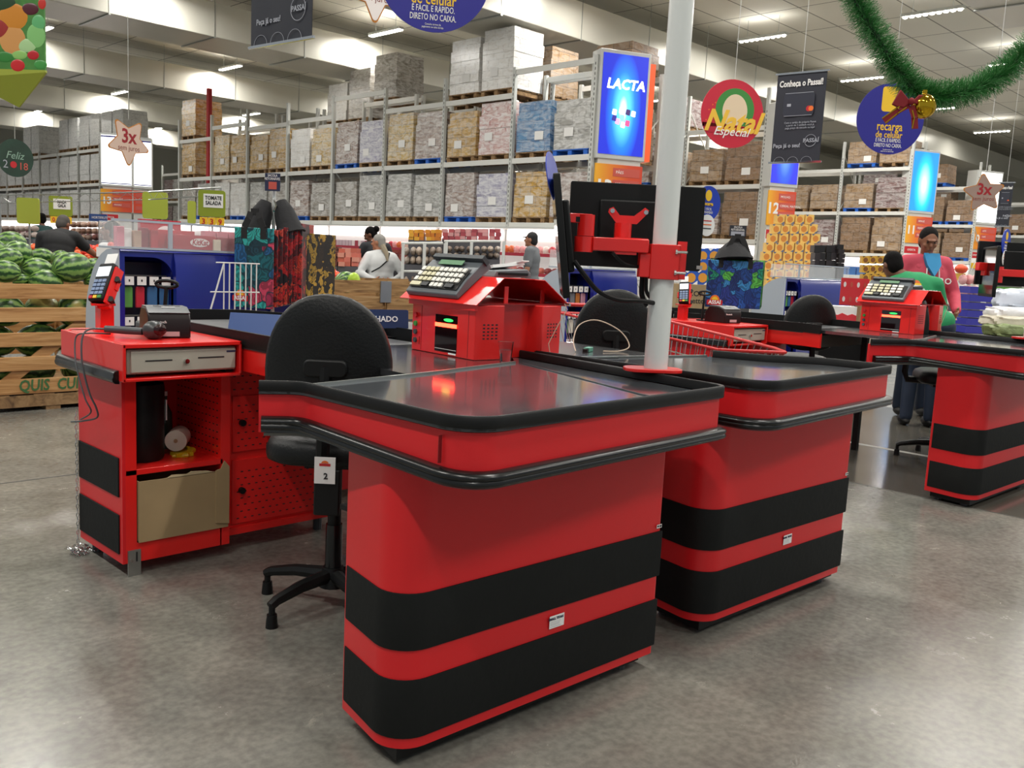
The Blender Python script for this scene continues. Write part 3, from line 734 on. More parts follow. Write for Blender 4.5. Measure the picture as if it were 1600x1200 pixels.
# ------------------------------------------------------------------ scanner housings
LASER = mat('scanner_red_light', 'ff5038', .4, emit='ff2a18', es=14)
LEDG = mat('green_led', '2fd05a', .4, emit='2fd05a', es=1.5)
WINB = mat('scan_window_glass', '150608', .06, spec=.8)
def MXZ(): return None
def scanner_unit(T, label, near=True):
    r = root('scanner_housing', T @ Vector((2.35, 2.6, .885)), label, 'scanner', 'red scanner housings')
    body = rnd_poly([(2.215, 2.375), (2.345, 2.360), (2.37, 2.42), (2.40, 2.755), (2.243, 2.765)], .004, 2)
    b = MB(T).prism(body, .885, 1.083).build('housing', REDM, r, bev=.003)
    MB(T).prism([(2.365, 2.395), (2.52, 2.395), (2.52, 2.75), (2.38, 2.75)], .885, 1.083).build('middle_section', REDM, r)
    MB(T).prism([(2.505, 2.40), (2.53, 2.34), (2.655, 2.36), (2.69, 2.42), (2.67, 2.765), (2.52, 2.755)], .885, 1.083).build('rear_housing', REDM, r, bev=.003)
    # face frame of the cashier side
    d = Vector((2.243-2.215, 2.765-2.375, 0)).normalized()
    F = T @ frame((2.243, 2.765, .885), -d)      # x towards the viewer, y up, z out
    lip = MB().prism([(-.01, .178), (.40, .178), (.40, .200), (-.01, .200)], -.002, .012, F).build('front_lip', REDM, r)
    W = MB().box(.153, .012, -.0005, .288, .150, .0012, F).build('scan_window', WINB, r)
    MB().box(.155, .105, .0012, .286, .119, .004, F).build('laser_line', LASER, W)
    MB().prism(circ(.235, .132, .028, .006, 20), .001, .003, F).build('status_led', LEDG, W)
    MB().box(.155, .022, .001, .286, .0235, .002, F).box(.24, .006, .001, .285, .012, .002, F).build('window_trim', PAPER, W)
    for k, (zz, m) in enumerate(((.137, REDP), (.104, GRN), (.072, DKG), (.040, DKG))):
        MB().cyl((.0265, zz, -.001), (.0265, zz, .007), .0105, .0095, 16, F).build('push_button', m, r)
    MB().box(.062, .006, 0, .064, .175, .0008, F).box(.352, .006, 0, .354, .175, .0008, F).box(.05, .025, 0, .053, .055, .0015, F).build('door_seam', MAR, r)
    # ventilation holes, near side
    for (xa, ya, xb, yb, mm) in ((2.215, 2.375, 2.345, 2.360, 0), (2.53, 2.34, 2.655, 2.36, 0)):
        G = T @ frame((xa, ya, .885), (xb-xa, yb-ya, 0))
        mb = MB()
        for i in range(5):
            for j in range(4): mb.box(.035+j*.019, .075+i*.0125, 0, .045+j*.019, .080+i*.0125, .0006, G)
        mb.build('ventilation_grid', INK, r)
    # folded hood sheet
    def sheet(pts, y0, y1, th=.003):
        mb = MB(T)
        for (x0, z0), (x1, z1) in zip(pts, pts[1:]):
            n = Vector((-(z1-z0), 0, x1-x0)).normalized()*th
            q = [(x0, z0), (x1, z1), (x1+n.x, z1+n.z), (x0+n.x, z0+n.z)]
            mb.add([(x, y0, z) for x, z in q]+[(x, y1, z) for x, z in q], [(0, 1, 2, 3), (7, 6, 5, 4), (0, 4, 5, 1), (1, 5, 6, 2), (2, 6, 7, 3), (3, 7, 4, 0)])
        return mb
    sheet([(2.195, 1.083), (2.325, 1.180)], 2.35, 2.785).build('hood_front', REDM, r)
    sheet([(2.325, 1.180), (2.54, 1.178)], 2.40, 2.78).build('hood_top', REDM, r)
    sheet([(2.54, 1.178), (2.69, 1.083)], 2.35, 2.78).build('hood_rear', REDM, r)
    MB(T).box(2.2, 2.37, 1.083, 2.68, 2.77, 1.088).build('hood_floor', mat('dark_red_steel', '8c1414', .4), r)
    for xx in (2.40, 2.60): MB(T).box(xx, 2.42, 1.088, xx+.02, 2.425, 1.15).build('hood_strut', REDM, r)
    MB(T).tube([(2.665, 2.352, 1.09), (2.655, 2.33, 1.07), (2.60, 2.33, 1.0), (2.565, 2.335, .94), (2.56, 2.32, .90)], .0018, 6).build('wire', mat('pale_cable', 'b9a48e', .5), r)
    MB(T).cyl((2.67, 2.33, 1.088), (2.67, 2.352, 1.088), .006, n=8).build('screw', CHR, r)
    # cashier keyboard on the slope
    sl = Vector((.130, 0, .097)).normalized()
    o = Vector((2.205, 2.765, 1.095))
    K = frame((0, 0, 0), (0, -1, 0), sl)         # x along -Y, y up the slope, z out
    K.translation = o+sl*.0
    K = T @ K
    kr = root('cash_register_keyboard', T @ Vector((2.26, 2.6, 1.12)), 'grey keyboard with white keys on '+('the nearest scanner housing' if near else 'the housing before the cashier in green'), 'keyboard', 'cashier keyboards')
    MB().prism([(0, 0), (.200, 0), (.200, .02), (.175, .042), (.07, .036), (0, .022)], 0, .29, K @ Matrix(((0, 0, 1, .012), (1, 0, 0, .004), (0, 1, 0, 0), (0, 0, 0, 1)))).build('case', GRY, kr, bev=.004)
    tp = K @ Matrix.Translation((.012, .004, .0245)) @ Matrix.Rotation(R(9.5), 4, 'X')
    MB().box(.01, .018, .001, .28, .122, .0025, tp).build('key_bed', BLK, kr)
    KW = mat('white_key', 'e2e0d6', .5); KY = mat('cream_key', 'cfcaa8', .5); KD = mat('dark_key', '2d2f30', .5)
    base = {}
    for nm, m in (('w', KW), ('y', KY), ('d', KD)): base[nm] = None
    kp = {}
    def key(x, y, w_, m):
        kk = (m.name, w_)
        if kk not in kp: kp[kk] = MB().prism(rrect(-w_/2, -.009, w_/2, .009, .003, 2), 0, .0065).mesh('key', m)
        o2 = bpy.data.objects.new('key', kp[kk]); link(o2, kr); o2.matrix_basis = wmat(kr).inverted() @ tp @ Matrix.Translation((x, y, .003)) if False else Matrix.Identity(4)
        o2.matrix_parent_inverse = wmat(kr).inverted() @ tp @ Matrix.Translation((x, y, .003))
        return o2
    for row in range(4):
        y = .032+row*.0265
        if row == 0:
            key(.042, y, .058, KY); key(.095, y, .038, KD)
            for j in range(3): key(.136+j*.024, y, .019, KW)
            key(.232, y, .044, KD)
        else:
            for j in range(10 if near else 6):
                key(.024+j*(.0258 if near else .043), y, .019 if near else .033, KY if j < 4 and row < 4 and j > 0 else KW)
    MB().box(.075, .142, .001, .21, .165, .003, tp).build('display', mat('lcd_green', '5f8a66', .3), kr)
    MB().box(.02, .174, -.03, .30, .192, .008, tp).build('card_slot_bar', DKG, kr)
    # second device behind with a paper sheet
    dr = root('rear_display', T @ Vector((2.53, 2.66, 1.18)), 'dark grey device on top of '+('the nearest double scanner housing' if near else 'the farther double scanner housing'), 'device', 'rear cashier devices')
    MB(T).prism([(2.42, 1.182), (2.62, 1.182), (2.62, 1.2), (2.60, 1.215), (2.43, 1.205)], 0, .26, Matrix(((1, 0, 0, 0), (0, 0, 1, 2.50), (0, 1, 0, 0), (0, 0, 0, 1)))).build('case', GRY, dr, bev=.003)
    MB(T).box(2.44, 2.495, 1.19, 2.6, 2.5, 1.2).build('front_edge', BLK, dr)
    return r
scA = scanner_unit(I4, 'nearest red double scanner housing with glowing red scan window')
scC = scanner_unit(TC, 'farther red double scanner housing in front of the cashier in green', False)
p = MB().prism([(0, 0), (.2, .02), (.22, .17), (.03, .15)], 0, .012, Matrix.Translation((2.47, 2.56, 1.216)) @ Matrix.Rotation(R(-12), 4, 'X') @ Matrix.Rotation(R(-6), 4, 'Y')).prism([(.16, -.01), (.24, .03), (.23, .14), (.1, .12)], .012, .016, Matrix.Translation((2.47, 2.56, 1.216)) @ Matrix.Rotation(R(-12), 4, 'X') @ Matrix.Rotation(R(-6), 4, 'Y')).build('paper_stack', PAPER)
tag(p, 'white papers lying on the device behind the nearest keyboard', 'papers')
r = root('plastic_cup', (2.295, 2.295, .885), 'clear ribbed plastic cup beside the nearest scanner housing', 'cup')
MB().lathe([(.019, 0), (.02, .001), (.0275, .072), (.029, .073), (.029, .0755), (.0265, .0755), (.0255, .072), (.0185, .003), (.0, .003)], (2.285, 2.285, .8855), 28, closed=False).build('cup_wall', ACRC if False else GLASSC, r)
MB().lathe([(.0178, .0036), (.0225, .045), (0, .045)], (2.285, 2.285, .8855), 24).build('water', mat('water', 'ffffff', .02, trans=1, ior=1.33), r)

# tent card on the belt
r = root('tent_card', (2.0, 3.2, .885), 'blue tent card on the nearest belt, its pale blue end beside the cash drawer cabinet', 'sign')
a = Vector((1.80, 3.40, .885)); b2 = Vector((2.17, 3.03, .885)); dd = (b2-a).normalized(); F = frame(a, dd)
L = (b2-a).length
nrm = Vector((dd.y, -dd.x, 0))
ap = .095
mb = MB()
def q4(p): return [tuple(v) for v in p]
s0 = a; s1 = b2; off = -nrm*.09
top0 = a+off*.5+Vector((0, 0, ap)); top1 = b2+off*.5+Vector((0, 0, ap))
th = Vector((0, 0, -.002))
MB().add(q4([s0, s1, top1, top0, s0+off*.02, s1+off*.02, top1+off*.02, top0+off*.02]), [(0, 1, 2, 3), (7, 6, 5, 4), (0, 4, 5, 1), (1, 5, 6, 2), (2, 6, 7, 3), (3, 7, 4, 0)]).build('front_face', SIGNBL, r)
MB().add(q4([s0+off, s1+off, top1+off*.03, top0+off*.03, s0+off*1.02, s1+off*1.02, top1+off*.05, top0+off*.05]), [(0, 1, 2, 3), (7, 6, 5, 4), (0, 4, 5, 1), (1, 5, 6, 2), (2, 6, 7, 3), (3, 7, 4, 0)]).build('rear_face', mat('tent_inside_blue', '3a66c0', .5), r)
up = (top0-s0).normalized()
G = frame(s0+(top0-s0)*.5, dd, up)
text('lettering', 'CAIXA', .036, G @ Matrix.Translation((.235, -.004, .0025)), PAPER, r, 'LEFT', .02)
F = frame(atp(552, 512, 4.0), side, Vector((0, 0, 1))); k4 = 4.0/1420.166
r = root('tent_card', tuple(F.translation), 'dark blue card reading FECHADO behind the nearest chair, left of the scanner housing', 'sign')
MB().prism(rnd_poly([(0, 0), (86*k4, 0), (86*k4, 29*k4), (0, 29*k4)], [0, 0, .008, .008], 3), -.003, .0, F @ Matrix.Rotation(R(2), 4, 'Z')).build('front_face', mat('card_dark_blue', '26375f', .5), r)
text('lettering', 'FECHADO', .034, F @ Matrix.Rotation(R(2), 4, 'Z') @ Matrix.Translation((70*k4, 14*k4, .0008)), PAPER, r, 'RIGHT', .025)
zf = F.translation.z
MB().box(.02, .885-zf, -.05, .22, .0, -.045, F).box(.02, .885-zf, -.05, .22, .888-zf, .0, F).build('stand', BLK, r)

# ------------------------------------------------------------------ white pole, clamp and monitors
PX, PY = 2.43, 1.735
r = root('white_pole', (PX, PY, .9), 'tall white pole rising between the two nearest counters to the ceiling', 'pole')
MB().cyl((PX, PY, .92), (PX, PY, CEIL), .0385, n=32).build('tube', WHT, r)
MB().prism(rrect(-.105, -.055, .085, .055, .045, 6), .913, .924, Matrix.Translation((PX, PY, 0)) @ Matrix.Rotation(R(-40), 4, 'Z')).build('flange', REDM, r, bev=.002)
MB().cyl((PX, PY, 0), (PX, PY, .913), .03, n=16).build('lower_tube', BLK, r)
# clamp + swing arms (red)
r = root('monitor_holder', (PX, PY, 1.27), 'red monitor arm clamped round the white pole', 'monitor arm')
FC = frame((PX, PY, 0), side)        # x to the right, y up, z to the viewer
def cb(mb, x0, x1, z0, z1, d0, d1): return mb.box(x0, z0, d0, x1, z1, d1, FC)
cb(cb(MB(), -.046, .046, 1.212, 1.322, .03, .048), -.046, .046, 1.212, 1.322, -.048, -.03).box(-.048, 1.212, -.048, -.038, 1.322, .048, FC).box(.038, 1.212, -.048, .046, 1.322, .048, FC).build('clamp_collar', REDM, r, bev=.002)
cb(MB(), .046, .075, 1.214, 1.335, -.02, -.008).box(.046, 1.214, .010, .062, 1.325, .022, FC).build('clamp_ear', REDM, r)
for zz in (1.235, 1.30): MB().cyl((.03, zz, .049), (.066, zz, .049), .0045, n=8, M=FC).cyl((.028, zz, .049), (.034, zz, .049), .009, n=8, M=FC).build('clamp_bolt', CHR, r)
cb(MB(), -.082, -.047, 1.216, 1.29, .0, .045).build('hinge_block', REDM, r, bev=.003)
MB().cyl((-.066, 1.216, .02), (-.066, 1.292, .02), .019, n=16, M=FC).build('hinge_pin', REDM, r)
cb(MB(), -.235, -.058, 1.292, 1.334, .02, .06).build('lower_arm', REDM, r, bev=.003)
cb(MB(), -.165, -.095, 1.284, 1.292, .025, .055).build('cable_tray', REDM, r)
MB().cyl((-.262, 1.286, .04), (-.262, 1.334, .04), .03, n=20, M=FC).build('elbow_joint', REDM, r)
MB().cyl((-.258, 1.336, .04), (-.258, 1.402, .04), .027, n=20, M=FC).build('upper_joint', REDM, r)
cb(MB(), -.32, -.24, 1.375, 1.404, .03, .055).prism([(-.345, 1.366), (-.315, 1.362), (-.315, 1.404), (-.352, 1.404)], .028, .057, FC).build('upper_arm', REDM, r, bev=.002)
MB().cyl((-.322, 1.386, .05), (-.322, 1.386, .062), .011, n=14, M=FC).box(-.292, 1.378, .052, -.276, 1.394, .0565, FC).build('knob', BLK, r)
# VESA head toward the rear monitor
MB().cyl((-.13, 1.334, -.05), (-.13, 1.385, -.05), .028, n=20, M=FC).build('rear_joint', REDM, r)
cb(MB(), -.165, -.06, 1.33, 1.337, -.08, .05).build('rear_plate', REDM, r)
v = MB().prism([(-.168, 1.40), (-.118, 1.394), (-.112, 1.388), (-.150, 1.384)][0:0] or [(-.175, 1.432), (-.162, 1.438), (-.140, 1.412), (-.092, 1.412), (-.058, 1.440), (-.045, 1.432), (-.052, 1.418), (-.082, 1.386), (-.150, 1.386), (-.178, 1.420)], -.085, -.078, FC).build('mounting_plate', REDM, r)
for xx in (-.165, -.055): MB().cyl((xx, 1.425, -.078), (xx, 1.425, -.072), .0075, n=10, M=FC).build('mounting_bolt', CHR, r)
cable([atp(897, 408, 2.72), atp(915, 432, 2.74), atp(935, 455, 2.78), atp(965, 468, 2.82), atp(1000, 470, 2.86), atp(1024, 474, 2.92)], .0075, 'thick black cable looping from the edge-on monitor to the white pole')
cable([atp(957, 395, 2.85), atp(975, 412, 2.88), atp(1000, 418, 2.9), atp(1009, 430, 2.92), atp(1010, 455, 2.93), atp(1020, 470, 2.93)], .006, 'black cable under the red monitor arm')
cable([atp(1003, 395, 2.96), atp(1004, 430, 2.97), atp(1003, 460, 2.98), atp(1012, 478, 2.98)], .009, 'black cable bundle hanging left of the white pole')
# monitors
def monitor(cen, normal, label, w_, h_, grp=None, screen_front=True, disc=None, roll=0):
    r = root('monitor', cen, label, 'monitor', 'cashier monitors')
    n = Vector(normal).normalized(); rt = Vector((0, 0, 1)).cross(n)
    if rt.length < .1: rt = Vector((1, 0, 0))
    F = frame(cen, rt, n.cross(rt))
    MB().prism(rrect(-w_/2, -h_/2, w_/2, h_/2, .006, 3), -.012, .008, F).build('case', BLK, r, bev=.002)
    MB().box(-w_*.28, -h_*.3, -.035, w_*.28, h_*.3, -.012, F).build('rear_bulge', BLK, r, bev=.006)
    MB().box(-w_/2+.012, -h_/2+.018, .008, w_/2-.012, h_/2-.012, .009, F).build('screen', mat('dark_screen', '0a0b0d', .06), r)
    return r, F
m1, F1 = monitor(tuple(atp(993, 354, 3.09)), (1, 1, 0), 'large black monitor seen from behind, hanging behind the white pole', .456, .281)
MB().box(-.235, -.133, -.0135, -.215, -.121, -.0125, F1).build('serial_label', mat('dull_white_label', '9a9a98', .6), m1)
c2 = atp(874, 372, 2.85)
vr = (c2-Vector((0, 0, 1.25))); vr.z = 0; vr.normalize()
lf = Vector((-vr.y, vr.x, 0))
m2, F2 = monitor(tuple(c2), lf*math.cos(R(8))-Vector((0, 0, 1))*math.sin(R(8))-vr*.02, 'black monitor seen edge-on left of the white pole, tilted', .46, .36)
MB().box(-.02, -.155, -.018, .06, -.06, -.0125, F2).build('white_label', PAPER, m2)
m3, F3 = monitor(tuple(atp(993, 354, 3.09)+Vector((4.03, 0, 0))), (1, 1, 0), 'farther black monitor seen from behind at the right picture edge', .456, .281)
m4, F4 = monitor(tuple(c2+Vector((4.03, 0, 0))), (lf+vr*.25).normalized(), 'farther black monitor seen nearly edge-on near the right picture edge', .44, .31)
m4f = None
# second clamp at right edge
r = root('monitor_holder', (PX+4.03, PY, 1.27), 'red monitor arm cut by the right picture edge', 'monitor arm')
F5 = FC.copy(); F5.translation = (PX+4.03, PY, 0)
MB().box(-.36, 1.30, .0, -.05, 1.345, .05, F5).build('lower_arm', REDM, r, bev=.003)
MB().box(-.40, 1.33, .0, -.30, 1.38, .05, F5).build('upper_arm', REDM, r, bev=.003)
MB().cyl((-.26, 1.26, .02), (-.26, 1.36, .02), .03, n=16, M=F5).build('elbow_joint', REDM, r)
r = root('white_pole', (PX+4.03, PY, .9), 'second white pole at the right picture edge, standing between the farther counters', 'pole')
MB().cyl((PX+4.045, PY, .92), (PX+4.045, PY, CEIL), .0385, n=32).build('tube', WHT, r)
MB().prism(rrect(-.105, -.055, .085, .055, .045, 6), .913, .924, Matrix.Translation((PX+4.03, PY, 0)) @ Matrix.Rotation(R(-40), 4, 'Z')).build('flange', REDM, r)
MB().cyl((PX+4.045, PY, 0), (PX+4.045, PY, .913), .03, n=16).build('lower_tube', BLK, r)

# ------------------------------------------------------------------ office chairs
def chair(x, y, back_off, label, tagno=False, top=1.115, seat_z=.585, w_=.41):
    """back_off: plan offset from base centre to backrest; the backrest normal follows it"""
    r = root('office_chair', (x, y, 0), label, 'chair', 'black swivel chairs')
    bo = Vector((back_off[0], back_off[1], 0)); n = bo.normalized()
    F = frame((x+bo.x, y+bo.y, 0), Vector((0, 0, 1)).cross(n))     # z of frame = n, away from the seat
    h0, h1 = top-.42, top
    out = []
    for i in range(40):
        a = 2*PI*i/40; ca, sa = math.cos(a), math.sin(a)
        ex = .78 if sa < 0 else 1.0
        X = w_/2*math.copysign(abs(ca)**(.62 if sa < 0 else .92), ca)*(1.0 if sa < .0 else 1)
        Z = (h0+.17)+( (h1-h0-.17)*abs(sa)**.95 if sa > 0 else -.17*abs(sa)**.6)
        out.append((X, Z))
    # cushion: layered outline
    vs = []; lay = [(-.028, .955), (-.018, .995), (0, 1.0), (.016, .985), (.026, .93), (.03, .6), (.031, .2)]
    cz = (h0+h1)/2
    for d, s in lay:
        for X, Z in out: vs.append((X*s, cz+(Z-cz)*s, d-(X*s)**2*1.0))
    k = len(out); fs = [(i*k+j, i*k+(j+1) % k, (i+1)*k+(j+1) % k, (i+1)*k+j) for i in range(len(lay)-1) for j in range(k)]
    fs += [tuple(range(k))[::-1], tuple(range((len(lay)-1)*k, len(lay)*k))]
    MB().add(vs, fs, F).build('backrest', CHB, r, ang=60)
    MB().prism(rrect(-.07, top-.262, .07, top-.205, .022, 5), .012, .045, F).build('back_bracket', BLK, r, bev=.006)
    MB().tube([F @ Vector((0, top-.23, .03)), F @ Vector((0, seat_z+.02, .05)), F @ Vector((0, seat_z-.03, .03)), F @ Vector((0, seat_z-.035, -.12))], [.02, .022, .024, .024], 8).build('back_bar', BLK, r)
    o2 = rrect(-.22, -.23, .22, .20, .12, 6)
    vs = []; lay = [(-.04, .90), (-.03, .985), (-.015, 1.0), (.01, 1.0), (.035, .95), (.05, .8), (.056, .4)]
    for d, s in lay:
        for X, Y in o2: vs.append((X*s, seat_z+d, Y*s))
    k = len(o2); fs = [(i*k+j, i*k+(j+1) % k, (i+1)*k+(j+1) % k, (i+1)*k+j) for i in range(len(lay)-1) for j in range(k)]
    fs += [tuple(range(k))[::-1], tuple(range((len(lay)-1)*k, len(lay)*k))]
    G = F.copy(); G.translation = (x, y, 0)
    MB().add(vs, fs, G).build('seat', CHB, r, ang=60)
    MB().box(-.09, seat_z-.065, -.12, .09, seat_z-.04, .1, G).build('seat_plate', BLK, r)
    MB().cyl((x, y, .14), (x, y, seat_z-.06), .024, n=16).build('gas_column', BLK, r)
    MB().cyl((x, y, .12), (x, y, .30), .031, .029, 16).build('column_cover', BLKG, r)
    MB().cyl((x, y, .075), (x, y, .145), .05, .036, 16).build('base_hub', BLK, r)
    a0 = math.atan2(2.561-y, 1.526-x) if tagno else 2.1
    for i in range(5):
        a = a0+i*2*PI/5; dx, dy = math.cos(a), math.sin(a)
        MB().tube([(x+dx*.03, y+dy*.03, .115), (x+dx*.15, y+dy*.15, .108), (x+dx*.25, y+dy*.25, .088), (x+dx*.275, y+dy*.275, .075)], [.026, .022, .018, .016], 8).build('base_leg', BLK, r)
        c = MB().cyl((x+dx*.268, y+dy*.268, .0), (x+dx*.268, y+dy*.268, .045), .021, .017, 12).cyl((x+dx*.268, y+dy*.268, .045), (x+dx*.268, y+dy*.268, .08), .011, n=10).build('glide_foot', BLK, r)
    return r, F, G
ch1, CF1, CG1 = chair(1.79, 2.60, (-.155, -.165), 'nearest black office chair standing between the left cabinet and the nearest counter', True)
pb = MB().box(-.047, .44, 0, .033, .585, .012, frame(Vector((atp(516, 720, 2.79).x, atp(516, 720, 2.79).y, 0)), side)).build('rear_cover', BLK, ch1, bev=.005)
FT = frame((atp(516, 720, 2.774).x, atp(516, 720, 2.774).y, 0), side)
FT = FT @ Matrix.Translation((0, .042, .004))
tg = MB().box(-.047, .502, .0, .017, .585, .0015, FT).build('price_tag', PAPER, ch1, label='white tag with the number 2')
text('lettering', '2', .026, FT @ Matrix.Translation((-.012, .525, .0018)), INK, tg, bold=.03)
MB().box(-.032, .557, .0015, .002, .565, .0022, FT).build('print', REDP, tg)
MB().prism([(-.015+.011*math.cos(PI*i/8), .566+.008*math.sin(PI*i/8)) for i in range(9)], .0015, .0022, FT).build('print', ORG, tg)
chair(3.80, 3.03, (-.155, -.165), 'second black office chair with its backrest just left of the white pole', top=1.13)
ch3 = chair(6.55, 3.36, (-.145, -.175), 'third black office chair in front of the empty lane beside the second card terminal', top=1.105)
chair(6.66, 2.28, (-.12, .19), 'black office chair seen from the side near the right picture edge', top=1.13, w_=.30)
o = MB().box(.19, 1.0, .005, .197, 1.03, .03, frame((3.645, 2.865, 0), side)).build('sewn_label', mat('sewn_label', 'a88', .6) if False else PINKR)
tag(o, 'small reddish label on the edge of the second chair backrest', 'label')

# ------------------------------------------------------------------ helpers for signs
def place(pxl, pyt, pyb, pxr, d, az):
    """panel frame (x right, y up) whose left edge sits at depth d and which runs towards azimuth az"""
    o = atp(pxl, pyb, d); rt = Vector((math.cos(az), math.sin(az), 0)); n = Vector((-rt.y, rt.x, 0))
    v = CR*(pxr-800)+CU*(600-(pyt+pyb)/2)+CF*1420.166
    t = (o-Vector((0, 0, 1.25))).dot(n)/v.dot(n)
    p = Vector((0, 0, 1.25))+v*t
    return frame(o, rt), abs((p-o).dot(rt)), (pyb-pyt)/1420.166*d
def sh(F, x, y, z=0): return F @ Matrix.Translation((x, y, z))
def wire_to_ceiling(F, pts, r):
    for x, y in pts:
        p = F @ Vector((x, y, 0)); MB().cyl(p, (p.x, p.y, CEIL), .0025, n=5).build('hanging_wire', mat('nylon_line', 'c8c8c4', .4), r)
def disc_sign(px, py, ry, rx, d, az_off, label, cat='hanging sign', **kw):
    c = atp(px, py, d); v = Vector((c.x, c.y, 0)).normalized()
    rt = Vector((v.y, -v.x, 0)); rt = Matrix.Rotation(az_off, 3, 'Z') @ rt
    F = frame(c, rt); rr = ry/1420.166*d; rxx = rx/1420.166*d/abs(math.cos(az_off))
    r = root('hanging_sign', tuple(c), label, cat)
    return r, F, rxx, rr

# Natal Especial
r, F, a_, b_ = disc_sign(1144, 178, 52, 42, 7.5, R(24), 'round red hanging sign reading Natal Especial, just right of the white pole')
MB().prism(circ(0, 0, b_, b_, 48), -.003, .003, F).build('disc', mat('natal_red', 'c9253a', .4), r)
MB().prism(circ(.02, .035, b_*.62, b_*.62, 36), .003, .0042, F).build('print_wreath', GRN, r)
MB().prism(circ(.02, .02, b_*.40, b_*.5, 32), .0042, .0052, F).build('print_oval', mat('cream_print', 'e5cfae', .6), r)
MB().prism([(-b_*.93, -b_*.30)]+[(-b_*.93+b_*1.86*i/8, -b_*.42+b_*.1*math.sin(PI*i/8)) for i in range(9)]+[(b_*.80, -b_*.58), (-b_*.78, -b_*.58)], .0052, .006, F).build('print_ribbon', mat('natal_ribbon', 'b51d33', .4), r)
text('lettering', 'Natal', b_*.86, sh(F, .0, -.07, .0064), mat('natal_gold', 'f0c040', .4), r, bold=.03, shear=.35, sx=.95)
text('lettering', 'Especial', b_*.36, sh(F, 0, -b_*.53, .0068), PAPER, r, bold=.005, shear=.35)
for i in range(9): MB().prism(circ(-b_*.72+random.uniform(-.03, .05), -.02+random.uniform(-.1, .1), .006, .006, 8), .003, .0045, F).build('print_dot', ORG, r)
wire_to_ceiling(F, [(0, b_)], r)
def recarga(px, py, ry, rx, d, az, label):
    r, F, a_, b_ = disc_sign(px, py, ry, rx, d, az, label)
    MB().prism(circ(0, 0, b_, b_, 56), -.003, .003, F).build('disc', SIGNB, r)
    MB().prism(rrect(-b_*.30, b_*.2, b_*.22, b_*.90, .03, 4), .003, .0042, F).build('print_phone_shape', YEL, r)
    text('lettering', 'recarga', b_*.34, sh(F, 0, -b_*.22, .0042), YEL, r, bold=.012, sx=.76)
    text('lettering', 'de celular', b_*.26, sh(F, 0, -b_*.45, .0042), YEL, r, bold=.012, sx=.78)
    text('lettering', 'É FÁCIL E RÁPIDO.\nDIRETO NO CAIXA.', b_*.15, sh(F, 0, -b_*.68, .0042), WPR, r, bold=.006, sx=.62)
    text('lettering', 'Consulte termos de\npagamento no caixa da loja.', b_*.05, sh(F, 0, -b_*.89, .0042), WPR, r, sx=.7)
    wire_to_ceiling(F, [(0, b_)], r)
recarga(1391, 186, 54, 46, 9.0, R(25), 'round blue hanging sign reading recarga de celular, partly behind the tinsel garland')
recarga(679, -42, 89, 88, 5.2, R(6), 'round blue hanging sign cut by the top edge reading É FÁCIL E RÁPIDO')

# dark banners
def banner(F, w_, h_, label, full=True):
    r = root('hanging_banner', tuple(F.translation), label, 'banner')
    n = 8; vs = []; fs = []
    for i in range(n+1):
        for s in (0, 1): vs.append((w_*i/n, h_*s, .006*math.sin(i*1.9)*(1-s)))
    vs += [(x, y, z-.003) for x, y, z in vs]; k = 2*(n+1)
    for i in range(n):
        fs += [(2*i, 2*i+2, 2*i+3, 2*i+1), (k+2*i+1, k+2*i+3, k+2*i+2, k+2*i), (2*i, k+2*i, k+2*i+2, 2*i+2), (2*i+1, 2*i+3, k+2*i+3, k+2*i+1)]
    MB().add(vs, fs, F).build('fabric', NAVY2, r)
    MB().box(-.02, h_-.005, -.008, w_+.02, h_+.012, .008, F).build('top_bar', CHR, r)
    MB().box(-.02, -.012, -.008, w_+.02, .005, .008, F).build('bottom_bar', CHR, r)
    text('lettering', 'Conheça o Passaí!', h_*.098, sh(F, w_*.5, h_*.885, .006), WPR, r, bold=.03, sx=.85*w_/.62/h_*.9)
    c = MB().prism(rrect(w_*.17, h_*.52, w_*.80, h_*.78, .03, 4), .006, .008, F).build('card_print', mat('card_charcoal', '2c2e3a', .4), r)
    for y0, y1 in ((.52, .525), (.775, .78)): MB().box(w_*.2, h_*y0, .008, w_*.77, h_*y1, .009, F).build('card_edge', GPR, c)
    MB().prism(circ(w_*.70, h_*.595, w_*.055, w_*.055, 20), .008, .0095, F).build('card_circle', REDP, c)
    MB().prism(circ(w_*.745, h_*.595, w_*.05, w_*.05, 20), .0085, .010, F).build('card_circle', ORG, c)
    MB().box(w_*.25, h_*.63, .008, w_*.33, h_*.66, .009, F).build('card_chip', GPR, c)
    text('lettering', 'Com o cartão do próprio Passaí,\na partir de 1 unidade você já\npaga preço de atacado na loja!', h_*.032, sh(F, w_*.55, h_*.415, .007), GPR, r, sx=.9)
    text('lettering', 'PASSAÍ', h_*.062, sh(F, w_*.80, h_*.235, .009), GPR, r, bold=.02)
    rg = MB(); 
    pts = [(w_*.79+w_*.115*math.cos(2*PI*i/24), h_*.235+w_*.115*math.sin(2*PI*i/24), .0075) for i in range(25)]
    rg.tube(pts, .0022, 4, F).build('logo_ring', GPR, r)
    text('lettering', 'Peça já o seu!', h_*.066, sh(F, w_*.31, h_*.185, .007), GPR, r, bold=.02, sx=.9)
    for i in range(3):
        q = [(w_*(.18+.28*i)+w_*.11*math.cos(PI*j/12), .0+w_*.1*math.sin(PI*j/12), .0075) for j in range(13)]
        MB().tube(q, .0015, 4, F).build('scallop_line', GPR, r)
    wire_to_ceiling(F, [(w_*.5, h_+.01)], r)
F, w_, h_ = place(1204, 122, 254, 1286, 8.4, R(-84)); banner(F, w_, h_*1.0, 'dark navy hanging banner with white headline and card picture, right of the round red sign')
